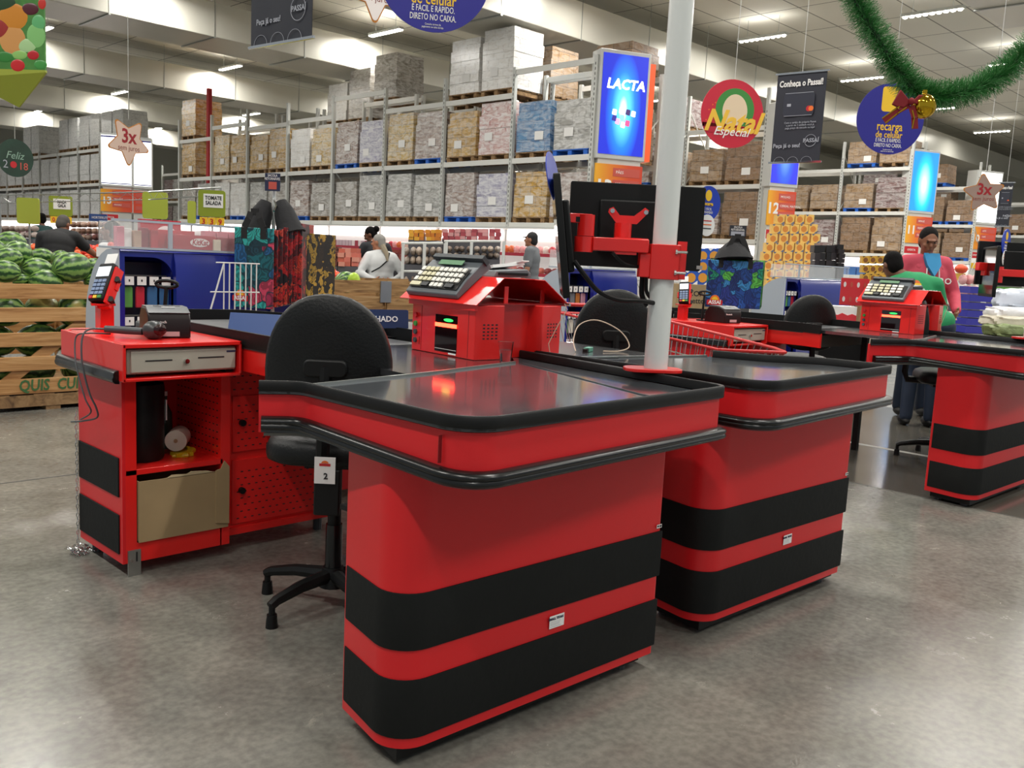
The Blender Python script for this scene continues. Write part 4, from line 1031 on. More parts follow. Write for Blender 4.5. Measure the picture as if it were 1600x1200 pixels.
F, w_, h_ = place(392, -110, 74, 489, 6.0, R(-84)); banner(F, w_, h_, 'dark navy hanging banner cut by the top edge, left of the centre')
F, w_, h_ = place(1555, 290, 353, 1580, 14, R(-75)); banner(F, w_, h_*1.05, 'small distant navy banner behind the right star sign')

# stars
def star(px, py, ry, rx, d, az, label, face='d9b6a0', rot=0):
    r, F, a_, b_ = disc_sign(px, py, ry, rx, d, az, label)
    P = []
    for i in range(10):
        a = PI/2+i*PI/5+rot; q = b_*(1.0 if i % 2 == 0 else .50)
        P.append((q*math.cos(a), q*math.sin(a)))
    MB().prism(rnd_poly(P, [b_*.09, 0]*5, 4), -.003, .002, F).build('star_border', mat('star_edge', 'c07a1e', .4), r)
    MB().prism(rnd_poly([(x*.93, y*.93) for x, y in P], [b_*.08, 0]*5, 4), .002, .004, F).build('star_face', mat('star_face_'+face, face, .5), r)
    text('lettering', '3x', b_*.72, sh(F, 0, b_*.16, .0042), mat('star_red', '9c1620', .5), r, bold=.025, sx=.85)
    text('lettering', 'sem juros', b_*.27, sh(F, 0, -b_*.25, .0042), mat('star_brown', '8a4438', .5), r, sx=.85)
    wire_to_ceiling(F, [(0, b_*.8)], r)
star(201, 221, 42, 28, 9, R(35), 'star shaped hanging sign reading 3x sem juros in front of the white lit totem', 'dcc0ae', rot=PI/5)
star(1537, 302, 34, 30, 7.4, R(10), 'greyish star shaped hanging sign reading 3x sem juros at the right picture edge', '9c8478', rot=.12)
star(587, -18, 58, 30, 6.5, R(20), 'white star sign whose tip hangs into the top edge', 'f4ece6', rot=PI)
# Feliz 2018
r, F, a_, b_ = disc_sign(24, 247, 29, 23, 10, R(30), 'round dark green hanging sign reading Feliz 2018 at the left picture edge')
MB().prism(circ(0, 0, b_, b_, 40), -.003, .003, F).build('disc', mat('dark_green_chalk', '1e3a2c', .5, vary=.6, vscale=8), r)
text('lettering', 'Feliz', b_*.55, sh(F, -.01, b_*.12, .0035), mat('chalk_green', '8fae9c', .6), r, shear=.3)
text('lettering', '2', b_*.6, sh(F, -b_*.55, -b_*.38, .0035), GPR, r)
text('lettering', '18', b_*.55, sh(F, b_*.42, -b_*.42, .0035), PINKR, r)
MB().prism(circ(-b_*.12, -b_*.36, b_*.18, b_*.18, 16), .003, .005, F).build('print_ball', REDP, r)
wire_to_ceiling(F, [(0, b_)], r)
# produce poster lantern, top left
r = root('hanging_poster', tuple(atp(35, 60, 9)), 'fruit and vegetable poster with a folded green base at the top left corner', 'poster')
F, w_, h_ = place(-60, -60, 106, 69, 9.2, R(-52))
MB().box(0, 0, -.02, w_, h_, .0, F).build('panel', mat('leafy_print', '4a8a3a', .5, vary=.5, vscale=9), r)
k = w_/129
def pp(px, py): return ((px+60)*k, (106-py)*h_/166)
for (px, py, rx, ry, c, nm) in ((10, 8, 16, 12, '2a4a2a', 'print_broccoli'), (40, 70, 16, 10, 'b8e0a0', 'print_cabbage'), (60, 36, 10, 12, '6ac07a', 'print_leaf'), (8, 88, 14, 8, '3a8a3a', 'print_leaf'), (62, 98, 10, 7, '4aa04a', 'print_leaf'), (30, 84, 12, 7, '9ad070', 'print_leaf'), (4, 46, 12, 14, 'a8302a', 'print_apple'), (-45, 20, 16, 20, '7ac060', 'print_leaf'), (22, 28, 22, 20, 'e0912a', 'print_orange_fruit'), (48, 16, 13, 9, '5a1a2a', 'print_aubergine'), (20, 62, 20, 22, 'e2a25c', 'print_peach'), (27, 100, 11, 9, 'd5262a', 'print_tomato'), (51, 84, 9, 7, 'c8222a', 'print_cherry_tomato'), (56, 55, 14, 18, '8fd07c', 'print_lettuce'), (66, 8, 6, 8, 'd6352a', 'print_pepper'), (-20, 40, 20, 24, 'c9342a', 'print_red_pepper'), (-30, 85, 18, 14, 'd8c23a', 'print_lemon')):
    x, y = pp(px, py); MB().ell((x, y, .0), (rx*k, ry*h_/166, .006), 20, 8, F).build(nm, mat('print_'+c, c, .35), r)
MB().add([(0, 0, 0), (w_, 0, 0), (w_, -.02, 0), (w_*.52, -.34, -.2), (0, -.1, 0), (0, 0, -.03), (w_, 0, -.03), (w_, -.02, -.03), (w_*.52, -.34, -.22), (0, -.1, -.03)], [(0, 4, 3, 2, 1), (5, 6, 7, 8, 9), (0, 1, 6, 5), (1, 2, 7, 6), (2, 3, 8, 7), (3, 4, 9, 8), (4, 0, 5, 9)], F).build('folded_base', OLV2, r)
wire_to_ceiling(F, [(.1, h_), (w_-.1, h_)], r)

# ------------------------------------------------------------------ tinsel garland
def garland():
    g = [(1322, -60, 3.55), (1338, 0, 3.52), (1368, 55, 3.5), (1400, 105, 3.5), (1432, 142, 3.5), (1470, 150, 3.5), (1520, 140, 3.5), (1570, 112, 3.5), (1620, 62, 3.5), (1680, 5, 3.5)]
    P = [atp(*q) for q in g]; P = [P[0]]+P+[P[-1]]; path = []
    for i in range(1, len(P)-2):
        for k in range(14):
            t = k/14; a, b, c, d = P[i-1:i+3]
            path.append(.5*((2*b)+(c-a)*t+(2*a-5*b+4*c-d)*t*t+(3*b-a-3*c+d)*t**3))
    r = root('tinsel_garland', tuple(path[50]), 'thick green tinsel garland drooping at the top right', 'garland')
    MB().tube(path, .012, 6).build('core_wire', mat('tinsel_core', '1d3a1c', .6), r)
    rnd = random.Random(3)
    mb = MB()
    for i in range(len(path)-1):
        a, b = path[i], path[i+1]; d = (b-a).normalized(); u = d.orthogonal().normalized(); s = d.cross(u)
        for k in range(78):
            t = rnd.random(); p = a.lerp(b, t); an = rnd.uniform(0, 2*PI); ln = rnd.uniform(.045, .072)
            q = (u*math.cos(an)+s*math.sin(an)+d*rnd.uniform(-.45, .65)).normalized()
            e = p+q*ln; wv = q.cross(Vector((rnd.uniform(-1, 1), rnd.uniform(-1, 1), rnd.uniform(-1, 1)))).normalized()*.0012
            tw = q.cross(wv).normalized()*.0012
            p0 = p+q*.008
            mb.cur = 0 if rnd.random() < .75 else 1
            mb.add([p0-wv, p0+wv, e+tw*.6, e-tw*.6], [(0, 1, 2, 3)])
    me = bpy.data.meshes.new('tinsel'); me.from_pydata([tuple(p) for p in mb.v], [], mb.f)
    for i, p in enumerate(me.polygons): p.material_index = mb.m[i]
    me.materials.append(mat('tinsel_green', '2c7a33', .32, spec=.8)); me.materials.append(mat('tinsel_light_green', '69a868', .28, spec=.9))
    o = bpy.data.objects.new('tinsel', me); link(o, r); o['kind'] = 'stuff'
garland()
c = atp(1443, 166, 3.40)
r = root('christmas_ball', tuple(c), 'shiny gold christmas ball at the lowest point of the garland', 'bauble')
MB().ell(c, .046, 28, 18).build('ball', GOLD, r)
MB().cyl(c+Vector((0, 0, .045)), c+Vector((0, 0, .058)), .009, n=12).build('cap', GOLD, r)
r = root('ribbon_bow', tuple(atp(1405, 168, 3.38)), 'dark red velvet bow with gold edges beside the gold ball', 'bow')
F = frame(atp(1422, 158, 3.38), side); u_ = 3.38/1420.166
VEL = mat('red_velvet', '7c0a14', .75)
def ribbon(pts, w_, nm, m, z=0):
    mb = MB(); n = len(pts)
    for i in range(n-1):
        (x0, y0), (x1, y1) = pts[i], pts[i+1]; dx, dy = x1-x0, y1-y0; l = math.hypot(dx, dy); nx, ny = -dy/l*w_/2, dx/l*w_/2
        mb.add([(x0+nx, y0+ny, z), (x0-nx, y0-ny, z), (x1-nx, y1-ny, z+.004), (x1+nx, y1+ny, z+.004), (x0+nx, y0+ny, z-.002), (x0-nx, y0-ny, z-.002), (x1-nx, y1-ny, z+.002), (x1+nx, y1+ny, z+.002)], [(0, 1, 2, 3), (7, 6, 5, 4), (0, 3, 7, 4), (1, 5, 6, 2), (0, 4, 5, 1), (3, 2, 6, 7)], F)
    return mb.build(nm, m, r)
def pxp(x, y): return ((x-1422)*u_, (158-y)*u_)
MB().prism([pxp(1422, 160), pxp(1412, 150), pxp(1404, 142), pxp(1393, 165), pxp(1400, 168), pxp(1412, 169)], 0, .012, F).build('loop', VEL, r, bev=.003)
MB().prism([pxp(1424, 160), pxp(1434, 148), pxp(1446, 150), pxp(1440, 166)], 0, .01, F).build('loop', VEL, r, bev=.003)
ribbon([pxp(1420, 163), pxp(1405, 172), pxp(1383, 191)], .026, 'tail', VEL, .006)
ribbon([pxp(1424, 165), pxp(1431, 183), pxp(1433, 200)], .024, 'tail', VEL, .004)
ribbon([pxp(1416, 168), pxp(1403, 178), pxp(1385, 194)], .004, 'gold_edge', GOLD, .0085)
ribbon([pxp(1414, 162), pxp(1401, 170), pxp(1379, 187)], .004, 'gold_edge', GOLD, .0085)
ribbon([pxp(1426, 172), pxp(1430, 185), pxp(1428, 200)], .004, 'gold_edge', GOLD, .0065)
MB().ell((0, -.003, .012), (.012, .014, .01), 12, 8, F).build('knot', VEL, r)

# promo wobblers fixed on monitors
def wobbler(pts_px, d, label, small=None, az=0, m=SIGNB):
    c = atp(*pts_px[0], d)
    r = root('promo_disc', tuple(c), label, 'promotional disc')
    return r
c = atp(864, 277, 2.8); v = Vector((c.x, c.y, 0)).normalized()
lt = Vector((v.y, -v.x, 0))
F = frame(c, (lt*.22+v*.97).normalized(), (Vector((0, 0, 1))-lt*.2).normalized())
r = root('promo_disc', tuple(c), 'blue round promotion disc seen almost edge-on above the edge-on monitor', 'promotional disc')
MB().prism(circ(0, 0, .085, .078, 40), -.0015, .0015, F).build('disc', mat('promo_blue', '2440b0', .35), r)
MB().prism(circ(.02, .01, .03, .04, 14), -.003, -.0015, F).build('print', YEL, r)
def promo(px, py, rx, ry, d, az, label, half=False):
    r, F, a_, b_ = disc_sign(px, py, ry, rx, d, az, label, 'promotional disc'); r.name = 'promo_disc'
    MB().prism(circ(0, 0, b_*.85, b_, 36), -.002, .002, F).build('disc', mat('promo_blue', '2440b0', .35), r)
    MB().prism(circ(0, b_*.45, b_*.22, b_*.32, 16), .002, .003, F).build('print_yellow_blot', YEL, r)
    text('lettering', 'recarga', b_*.28, sh(F, 0, -b_*.02, .0025), YEL, r, bold=.03, sx=.8)
    text('lettering', 'É FÁCIL\nE RÁPIDO', b_*.2, sh(F, 0, -b_*.42, .0025), WPR, r, sx=.8)
    w2 = MB().prism(circ(0, -b_*1.25, b_*.52, b_*.62, 30), .003, .006, F).build('white_disc', PAPER, r)
    for j in range(3): MB().box(-b_*.3, -b_*(1.02+.22*j), .006, b_*.28, -b_*(.96+.22*j), .0068, F).build('print_line', [REDP, ORG, INK][j], w2)
promo(1106, 318, 14, 27, 3.13, R(35), 'blue round promotion disc with a white disc below, right of the rear monitor')
promo(1572, 378, 6, 20, 5.9, R(70), 'small blue promotion disc seen sideways by the right monitors')

# ------------------------------------------------------------------ shopping bag stands
LEAF = m_pattern('teal_leaf_print', ['11505a', '1c8288', '165f68', '30a8a0', '163f4c', '98284a', '205f90', 'c8405c', '0d323c'], 9)
REDPAT = m_pattern('red_leaf_print', ['8f1a1f', 'b8262a', '5a1218', '2f2a33', 'c6402f', '7a1a20', '1c1a20'], 16)
YBPAT = m_pattern('yellow_black_print', ['1a140c', 'a8862a', '2a1e10', 'c49a34', '120d08'], 17)
BLUEPAT = m_pattern('blue_ocean_print', ['1a3a80', '2a58ac', '183470', '3a8ac8', '1c8a6a', '1c4890', '5ab84a', '2a3a8a', '10245a'], 9)
GREENPAT = m_pattern('green_leaf_bag_print', ['1c5a24', '2f8a34', '123a18', '5aa83a', '0c2a10'], 14)
def bag(F, w_, h_, m, label, logo=False, group=None, th=.012, hh=.2, hw=.13, taper=.0, handle=True):
    r = root('shopping_bag', tuple(F.translation), label, 'shopping bag', group)
    MB().prism([(0, 0), (w_, 0), (w_*(1-taper), h_), (w_*taper, h_)], 0, th, F).build('body', m, r, bev=.003)
    for s in ((1,) if handle else ()):
        q = [(w_*.5-hw, h_-.07, th+.002), (w_*.5-hw, h_+.0, th+.002), (w_*.5-hw*.55, h_+hh*.6, th+.0), (w_*.5-.03, h_+hh, th-.01), (w_*.5+.03, h_+hh, th-.01), (w_*.5+hw*.55, h_+hh*.6, th), (w_*.5+hw, h_, th+.002), (w_*.5+hw, h_-.07, th+.002)]
        mb = MB()
        for i in range(len(q)-1):
            a, b = Vector(q[i]), Vector(q[i+1]); d = (b-a).normalized(); n = Vector((-d.y, d.x, 0))*.022; z = Vector((0, 0, .003))
            mb.add([a-n, a+n, b+n, b-n, a-n-z, a+n-z, b+n-z, b-n-z], [(0, 3, 2, 1), (4, 5, 6, 7), (0, 1, 5, 4), (1, 2, 6, 5), (2, 3, 7, 6), (3, 0, 4, 7)], F)
        mb.build('handle', mat('black_webbing', '191919', .8), r)
    if logo:
        lx, ly = w_*logo[0], h_*logo[1]; k = logo[2]
        lg = MB().prism([(lx+k*.62*math.cos(PI*i/14), ly+k*.72*math.sin(PI*i/14)) for i in range(15)], th, th+.0015, F).build('logo_sun', ORG, r)
        MB().prism([(lx+k*.42*math.cos(PI*i/14), ly+k*.5*math.sin(PI*i/14)) for i in range(15)], th+.0015, th+.0022, F).build('logo_sun_core', YEL, lg)
        MB().prism(rrect(lx-k, ly-k*.55, lx+k, ly+k*.1, k*.15, 3), th+.0015, th+.0028, F).build('logo_plate', REDP, lg)
        text('lettering', 'ASSAÍ', k*.62, sh(F, lx, ly-k*.22, th+.003), PAPER, lg, bold=.03)
    return r
def bag_stand(dx, first):
    def A(px, py, d): return atp(px, py, d)
    if first:
        F, w_, h_ = place(367, 361, 479, 428, 5.9, R(-62)); dd = 5.9
        bag(F, w_, h_*1.04, LEAF, 'shopping bag with teal leaf print and sun logo, front of the left bag stand', (.17, .14, .058), hh=.10, hw=.07)
        n = F.to_3x3() @ Vector((0, 0, 1))
        rt = F.to_3x3() @ Vector((1, 0, 0))
        k = 0
        aw = Vector((CF.x, CF.y, 0)).normalized()
        for i in range(6):
            G = frame(atp(426+7.6*i, 480-2*i, 5.85+.03*i), aw)
            bag(G, .34, .49+.003*i, REDPAT, 'red patterned shopping bag hanging edge-on behind the teal leaf bag', group='red patterned bags on the left stand', th=.027, handle=False)
        for i in range(3):
            G = frame(atp(466+7.5*i, 468-3*i, 6.1+.05*i), (aw+Vector((.25, -.25, 0))).normalized())
            bag(G, .3, .42, YBPAT, 'yellow and black patterned shopping bag at the right of the left bag stand', group='yellow and black bags on the left stand', th=.03, handle=False)
        # black hanging handles bundle
        b0 = atp(428, 318, 5.95)
        for dxp, w0 in ((-22, 20), (20, 26)):
            top = atp(428+dxp*.55, 314, 5.95); bt = atp(428+dxp*1.35, 366, 5.95)
            rr = root('handle_bundle', tuple(top), 'bundle of black cloth bag handles, '+('left' if dxp < 0 else 'right')+' of the hook on the left bag stand', 'bag handles')
            MB().tube([top, top.lerp(bt, .3), top.lerp(bt, .7), bt], [.035, .065, .08, .10], 10).build('cloth', mat('black_cloth', '202022', .85, bump=.6, bscale=14), rr)
        r = root('bag_stand', (3.16, 5.35, 0), 'wire hook stand with small blue price plate carrying the left shopping bags', 'display stand')
        base = atp(428, 330, 6.0)
        MB().cyl((base.x, base.y, 0), (base.x, base.y, 1.62), .012, n=10).build('pole', WHT, r)
        MB().prism(rrect(-.16, -.2, .16, .2, .02, 3), 0, .02, Matrix.Translation((base.x, base.y, 0))).build('foot', BLK, r)
        MB().tube([atp(428, 300, 6.0), atp(428, 312, 5.98), atp(432, 322, 5.9), atp(428, 330, 5.85)], .006, 6).build('hook', CHR, r)
        F, w_, h_ = place(414, 271, 298, 438, 5.95, R(-50))
        p = MB().box(0, 0, 0, w_, h_, .004, F).build('sign_plate', NAVY, r)
        text('lettering', 'SACOLA\nRETORNÁVEL', h_*.2, sh(F, w_/2, h_*.78, .005), WPR, p, bold=.01, sx=.75)
        MB().box(w_*.25, h_*.1, .004, w_*.78, h_*.52, .005, F).build('photo_print', PINKR, p)
    else:
        F, w_, h_ = place(1101, 406, 479, 1190, 8.7, R(-47))
        bag(F, w_, h_*1.0, BLUEPAT, 'shopping bag with blue ocean print and sun logo on the second bag stand', (.17, .14, .075), hh=.23, hw=.14)
        n = F.to_3x3() @ Vector((0, 0, 1)); rt = F.to_3x3() @ Vector((1, 0, 0))
        for i in range(4):
            G = F.copy(); G.translation = F.translation+rt*(.012+.012*i)+n*(-.03-.035*i)+Vector((0, 0, .006*i))
            bag(G, w_, h_, GREENPAT, 'green leaf patterned shopping bag behind the blue ocean bag', group='green bags on the second stand', hh=.2, hw=.12)
        top = atp(1146, 378, 8.7); bt = atp(1146, 405, 8.7)
        rr = root('handle_bundle', tuple(top), 'bundle of black cloth handles above the blue ocean bag', 'bag handles')
        MB().tube([top, top.lerp(bt, .4), bt], [.05, .14, .19], 12).build('cloth', mat('black_cloth', '202022', .85, bump=.6, bscale=14), rr)
        base = atp(1146, 380, 8.85)
        r = root('bag_stand', (base.x, base.y, 0), 'wire stand with small dark price plate carrying the blue ocean bag', 'display stand')
        MB().cyl((base.x, base.y, 0), (base.x, base.y, 1.6), .012, n=10).build('pole', WHT, r)
        MB().prism(rrect(-.16, -.2, .16, .2, .02, 3), 0, .02, Matrix.Translation((base.x, base.y, 0))).build('foot', BLK, r)
        F, w_, h_ = place(1139, 352, 369, 1166, 8.8, R(-48))
        p = MB().box(0, 0, 0, w_, h_, .004, F).build('sign_plate', NAVY2, r)
        text('lettering', 'SACOLA\nRETORNÁVEL', h_*.25, sh(F, w_/2, h_*.72, .005), WPR, p, bold=.01, sx=.8)
        MB().box(w_*.1, h_*.08, .004, w_*.9, h_*.45, .005, F).build('photo_print', GPR, p)
bag_stand(0, True); bag_stand(4.03, False)
# white wire rack beside the blue display
r = root('wire_rack', (2.65, 4.95, 0), 'white wire rack standing left of the teal leaf bag', 'wire rack')
mb = MB()
for i in range(7):
    x = 2.60+.035*i
    MB().tube([(x, 4.95, 0), (x, 4.95, 1.15)], .004, 6).build('upright_wire', WHT, r)
MB().tube([(2.60, 4.95, 1.15), (2.42, 4.95, .55), (2.36, 4.95, .3)], .005, 6).build('slanted_wire', WHT, r)
for z in (.3, .55, .80, .98, 1.15): MB().tube([(2.38+(z-.3)*.2, 4.95, z), (2.83, 4.95, z)], .004, 6).build('cross_wire', WHT, r)

# ------------------------------------------------------------------ blue candy displays
PKC = ['8a3a78', 'c02a3a', '5a9a4a', 'd8a0b0', 'c87838', '7a7a80', 'e0d8c8', '3a6a9a']
def candy(dx, label, seed, kit=True, wid=1.0):
    T = Matrix.Translation((dx, 0, 0)); x0, x1 = 2.22, 2.22+wid; y0, y1 = 5.5, 6.15; zt = 1.20; ox = 2.55; zr = .13
    r = root('candy_display', (x0+dx+.4, 5.8, 0), label, 'checkout display', 'blue candy displays')
    # left end panel, quarter round
    qs = [(y0-.0, .05), (y0, zt), (y1, zt), (y1, .05)]
    arc = [(y0-.02, .35)]+[(y0-.02-.0, zt)]+[(y1, zt), (y1, .35)]
    Y = Matrix(((0, 0, 1, 0), (1, 0, 0, 0), (0, 1, 0, 0), (0, 0, 0, 1)))
    arcp = [(y0+.42*math.sin(PI/2*i/8), .72+(zt-.72)*math.cos(PI/2*i/8)) for i in range(9)]; y1 = y0+.42
    prof = [(y0, .02), (y0, zt)]+arcp[1:]+[(y1, .02)]
    MB(T).prism(prof, x0-.045, x0, Y).build('end_panel', mat('pale_grey_panel', 'aab3bd', .4), r)
    MB(T).sweep([(0, 0), (1, 0)], [(0, 0), (1, 0), (1, 1)]) if False else None
    # front frame: arch opening
    X = Matrix(((1, 0, 0, 0), (0, 0, 1, 0), (0, 1, 0, 0), (0, 0, 0, 1)))
    zo = zt-.045
    sh_ = MB(T).box(x0, y0, .02, x0+.03, y0+.03, zt).box(x0+.03, y0, zo, ox, y0+.03, zt)
    sh_.prism([(ox, zo-zr)]+[(ox-zr+zr*math.cos(PI/2*i/8), zo-zr+zr*math.sin(PI/2*i/8)) for i in range(1, 9)]+[(ox, zo)], y0, y0+.03, X)
    sh_.build('front_shell', RBLUE, r)
    MB(T).prism([(y0, .02), (y0-.035, .12), (y0-.045, .5), (y0-.045, .95), (y0-.03, 1.12), (y0+.0, zt), (y0+.03, zt), (y0+.03, .02)], ox, x1, Y).build('side_bulge', RBLUE, r, ang=60)
    out2 = arcp+[(y1, .02), (y1-.015, .02)]+[(y-.012, z-.012) for y, z in arcp[::-1]]
    MB(T).prism(out2, x0, x1, Y).prism(prof, x1-.02, x1, Y).prism(prof, ox, ox+.02, Y).build('shell_body', RBLUE, r)
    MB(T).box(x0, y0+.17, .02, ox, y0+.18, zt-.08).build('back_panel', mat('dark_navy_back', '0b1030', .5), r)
    MB(T).box(x0-.045, y0-.005, zt, x1, y0+.2, zt+.012).build('top_trim', mat('pale_grey_panel', 'aab3bd', .4), r)
    rnd = random.Random(seed)
    for row, z in enumerate((.985, .74, .5)):
        rail = MB(T).tube([(x0+.02, y0+.10, z+.055), (ox, y0+.10, z+.055)], .005, 6).build('hook_rail', STEEL, r)
        for i in range(4):
            xx = x0+.065+i*.076
            t = MB(T).box(xx-.028, y0+.018, z+.0, xx+.028, y0+.021, z+.052, Matrix.Identity(4)).build('price_card', WPR, r)
            if row < 2: MB(T).box(xx-.004, y0+.0165, z+.02, xx+.004, y0+.018, z+.034).build('print', INK, t)
            if row < 2 or dx == 0:
                h_ = .13 if row < 2 else .1
                c_ = rnd.choice(PKC)
                w2 = rnd.uniform(.026, .034)
                pk = MB(T).prism([(-w2, -h_), (w2, -h_), (w2*1.0, -.01), (w2*.8, 0), (-w2*.8, 0), (-w2, -.012)], -.008, .008, Matrix.Translation((xx+.005, y0+.06, z-.01)) @ X).build('candy_pack', mat('pack_'+c_, c_, .25), bev=.006)
                tag(pk, 'small hanging candy pack in the opening of '+('the left blue display' if dx == 0 else 'a farther blue display'), 'candy pack', 'candy packs in the blue displays' if dx else 'candy packs in the left blue display')
                pk['category'] = 'candy pack'
    # clear bin on top
    b = root('acrylic_bin', (x0+dx+.4, 5.7, zt+.012), ('clear acrylic bin of chocolate boxes on the left blue display' if kit else 'clear acrylic bin on the blue display %s' % ('behind the second chair' if dx < 5 else 'behind the third chair' if dx < 9 else 'beside the pink hoodie man')), 'bin')
    zb = zt+.012; zz = zb+.15
    MB(T).box(x0-.04, y0, zb, x1, y0+.004, zz).build('front_wall', ACR, b)
    MB(T).box(x0-.04, y0+.196, zb, x1, y0+.2, zz).build('rear_wall', ACR, b)
    MB(T).box(x0-.04, y0, zb, x0-.036, y0+.2, zz).build('side_wall', ACR, b)
    MB(T).box(x0+.30, y0-.004, zb-.01, x0+.325, y0+.012, zz).build('upright', mat('pale_grey_panel', 'aab3bd', .4), b)
    MB(T).box(x0-.045, y0-.004, zz, x1, y0+.012, zz+.014).build('top_rail', mat('pale_grey_panel', 'aab3bd', .4), b)
    return r
candy(0, 'blue candy display with arched opening at left behind the card terminal', 1, True, 1.15)
candy(4.03, 'blue candy display behind the second chair, left of the white pole', 2, False)
candy(8.06, 'blue candy display behind the third chair', 3, False, 1.7)
candy(12.09, 'blue candy display at the right beside the pink hoodie man', 4, False, .8)
text('lettering', 'H', .06, frame((6.98, 5.495, 1.0), (1, 0, 0)), WPR, [o for o in bpy.data.objects if o.name == 'candy_display.001'][0])
# chocolate boxes on the left display
def choc(x, y, w_, d_, h_, m, label, txt=None, az=0, z=1.213, group=None, tsz=.05):
    r = root('chocolate_box', (x, y, z), label, 'chocolate box', group)
    M = Matrix.Translation((x, y, z)) @ Matrix.Rotation(az, 4, 'Z')
    MB().box(-w_/2, -d_/2, 0, w_/2, d_/2, h_, M).build('carton', m, r, bev=.002)
    if txt: 
        MB().prism(circ(0, h_*.5, tsz*1.3, h_*.30, 20), 0, .001, M @ frame((w_*.12, -d_/2-.0004, 0), (1, 0, 0))).build('logo_oval', PAPER, r)
        text('lettering', txt, tsz, M @ frame((w_*.12, -d_/2-.002, h_*.5), (1, 0, 0)), mat('kit_red', 'b3122a', .4), r, bold=.02, shear=.2, sx=.8)
    return r
KR = mat('kit_red', 'b3122a', .4)
choc(2.70, 5.57, .28, .10, .09, KR, 'lower red chocolate box with white logo in the acrylic bin', 'KitKat', 0)
choc(2.63, 5.655, .25, .05, .115, KR, 'red chocolate box standing behind the lower one in the acrylic bin', 'KitKat', .05, tsz=.045)
choc(2.56, 5.715, .26, .05, .175, KR, 'tallest red chocolate box showing above the rim of the acrylic bin', 'KitKat', 0, tsz=.05)
choc(2.955, 5.57, .20, .10, .085, mat('kit_dark', '9a1026', .4), 'dark red chocolate box at the right end of the acrylic bin', None)
choc(2.845, 5.513, .05, .014, .07, mat('kit_cream', 'e6d9c2', .5), 'small cream coloured chocolate box between red boxes', None)
for i in range(5): choc(2.86+i*.085, 5.66, .075, .06, .125, mat('pink_pack', 'd88a98', .4), 'pink and cream wafer pack in the acrylic bin', None, 0, 1.213, 'pink wafer packs in the acrylic bin')
for i in range(5): choc(2.25+i*.052, 5.58+.02*(i % 2), .045, .05, .12-.01*(i % 3), [mat('pink_pack', 'd88a98', .4), WPR, mat('tan_pack', 'b99a84', .5), mat('wine_pack', '8a2434', .4), KR][i], ['pink', 'white', 'tan', 'wine red', 'bright red'][i]+' narrow packet at the left end of the acrylic bin')
# white scale with tomato in front of the display (produce area)
# ------------------------------------------------------------------ shopping cart
def cart():
    r = root('shopping_cart', (3.9, 2.9, 0), 'shopping cart with red rim standing behind the second counter', 'shopping cart')
    REDW = mat('red_plastic_rim', 'c22322', .4)
    A = atp(1190, 546, 4.35); B = atp(1000, 520, 4.9); C = atp(884, 512, 5.4); D = atp(1090, 551, 4.15); E = atp(1000, 540, 4.0)
    zt = .86
    tip = (3.93, 2.20); nl = (3.55, 2.35); fl = (4.1, 3.40); fr_ = (3.65, 3.45)
    rim = [(4.02, 2.12, .875), (4.06, 2.20, .885), (4.42, 3.25, .96), (3.96, 3.55, .96), (3.76, 2.33, .875), (4.02, 2.12, .875)]
    MB().tube(rim, .008, 8).build('rim', REDW, r)
    bot = [(x*.82+4.03*.18, y*.8+2.85*.2, .56) for x, y, z in rim]
    MB().tube(bot, .004, 6).build('basket_bottom_rim', CHR, r)
    mid = [((a[0]+b[0])/2, (a[1]+b[1])/2, (a[2]+b[2])/2+.03) for a, b in zip(rim, bot)]
    MB().tube(mid, .004, 6).build('basket_mid_rim', CHR, r)
    def per(pp, t):
        L = [(Vector(pp[i+1])-Vector(pp[i])).length for i in range(len(pp)-1)]; s = t*sum(L)
        for i, l in enumerate(L):
            if s <= l: return Vector(pp[i]).lerp(Vector(pp[i+1]), s/l)
            s -= l
        return Vector(pp[-1])
    for i in range(72): MB().tube([per(rim, i/72), per(bot, i/72)], .002, 5).build('basket_wire', CHR, r)
    for i in range(1, 9):
        MB().tube([per(bot, .05+i*.04), per(bot, .95-i*.045)], .002, 5).build('floor_wire', CHR, r)
    for s, (x, y) in enumerate(((3.9, 2.35), (4.1, 2.3), (3.95, 3.35), (4.3, 3.15))):
        MB().tube([(x, y, .55), (x, y, .12)], .01, 8).build('frame_leg', CHR, r)
        w2 = MB().cyl((x-.012, y, .05), (x+.012, y, .05), .05, n=18).build('wheel', BLK, r)
    MB().tube([(4.42, 3.25, .96), (4.48, 3.40, 1.0), (4.02, 3.72, 1.0), (3.96, 3.55, .96)], .012, 8).build('handle', REDW, r)
cart()

cable([(2.86, 2.45, .889), (2.90, 2.50, .93), (2.97, 2.53, .99), (3.05, 2.50, 1.01), (3.12, 2.43, .97), (3.13, 2.38, .91), (3.07, 2.38, .889), (2.98, 2.40, .889)], .0025, 'thin grey cable looped on the second counter behind the white pole', mat('pale_cable', 'b9a48e', .5))
r = root('cable_adapter', (2.93, 2.44, .885), 'small dark and green cable adapter lying on the second counter tray', 'adapter')
MB().box(-.03, -.012, 0, .03, .012, .018, TR(2.93, 2.44, .885, .4)).build('case', mat('adapter_green', '3f8a74', .4), r, bev=.002); MB().box(-.05, -.01, .0, -.03, .01, .014, TR(2.93, 2.44, .885, .4)).build('plug', BLK, r)

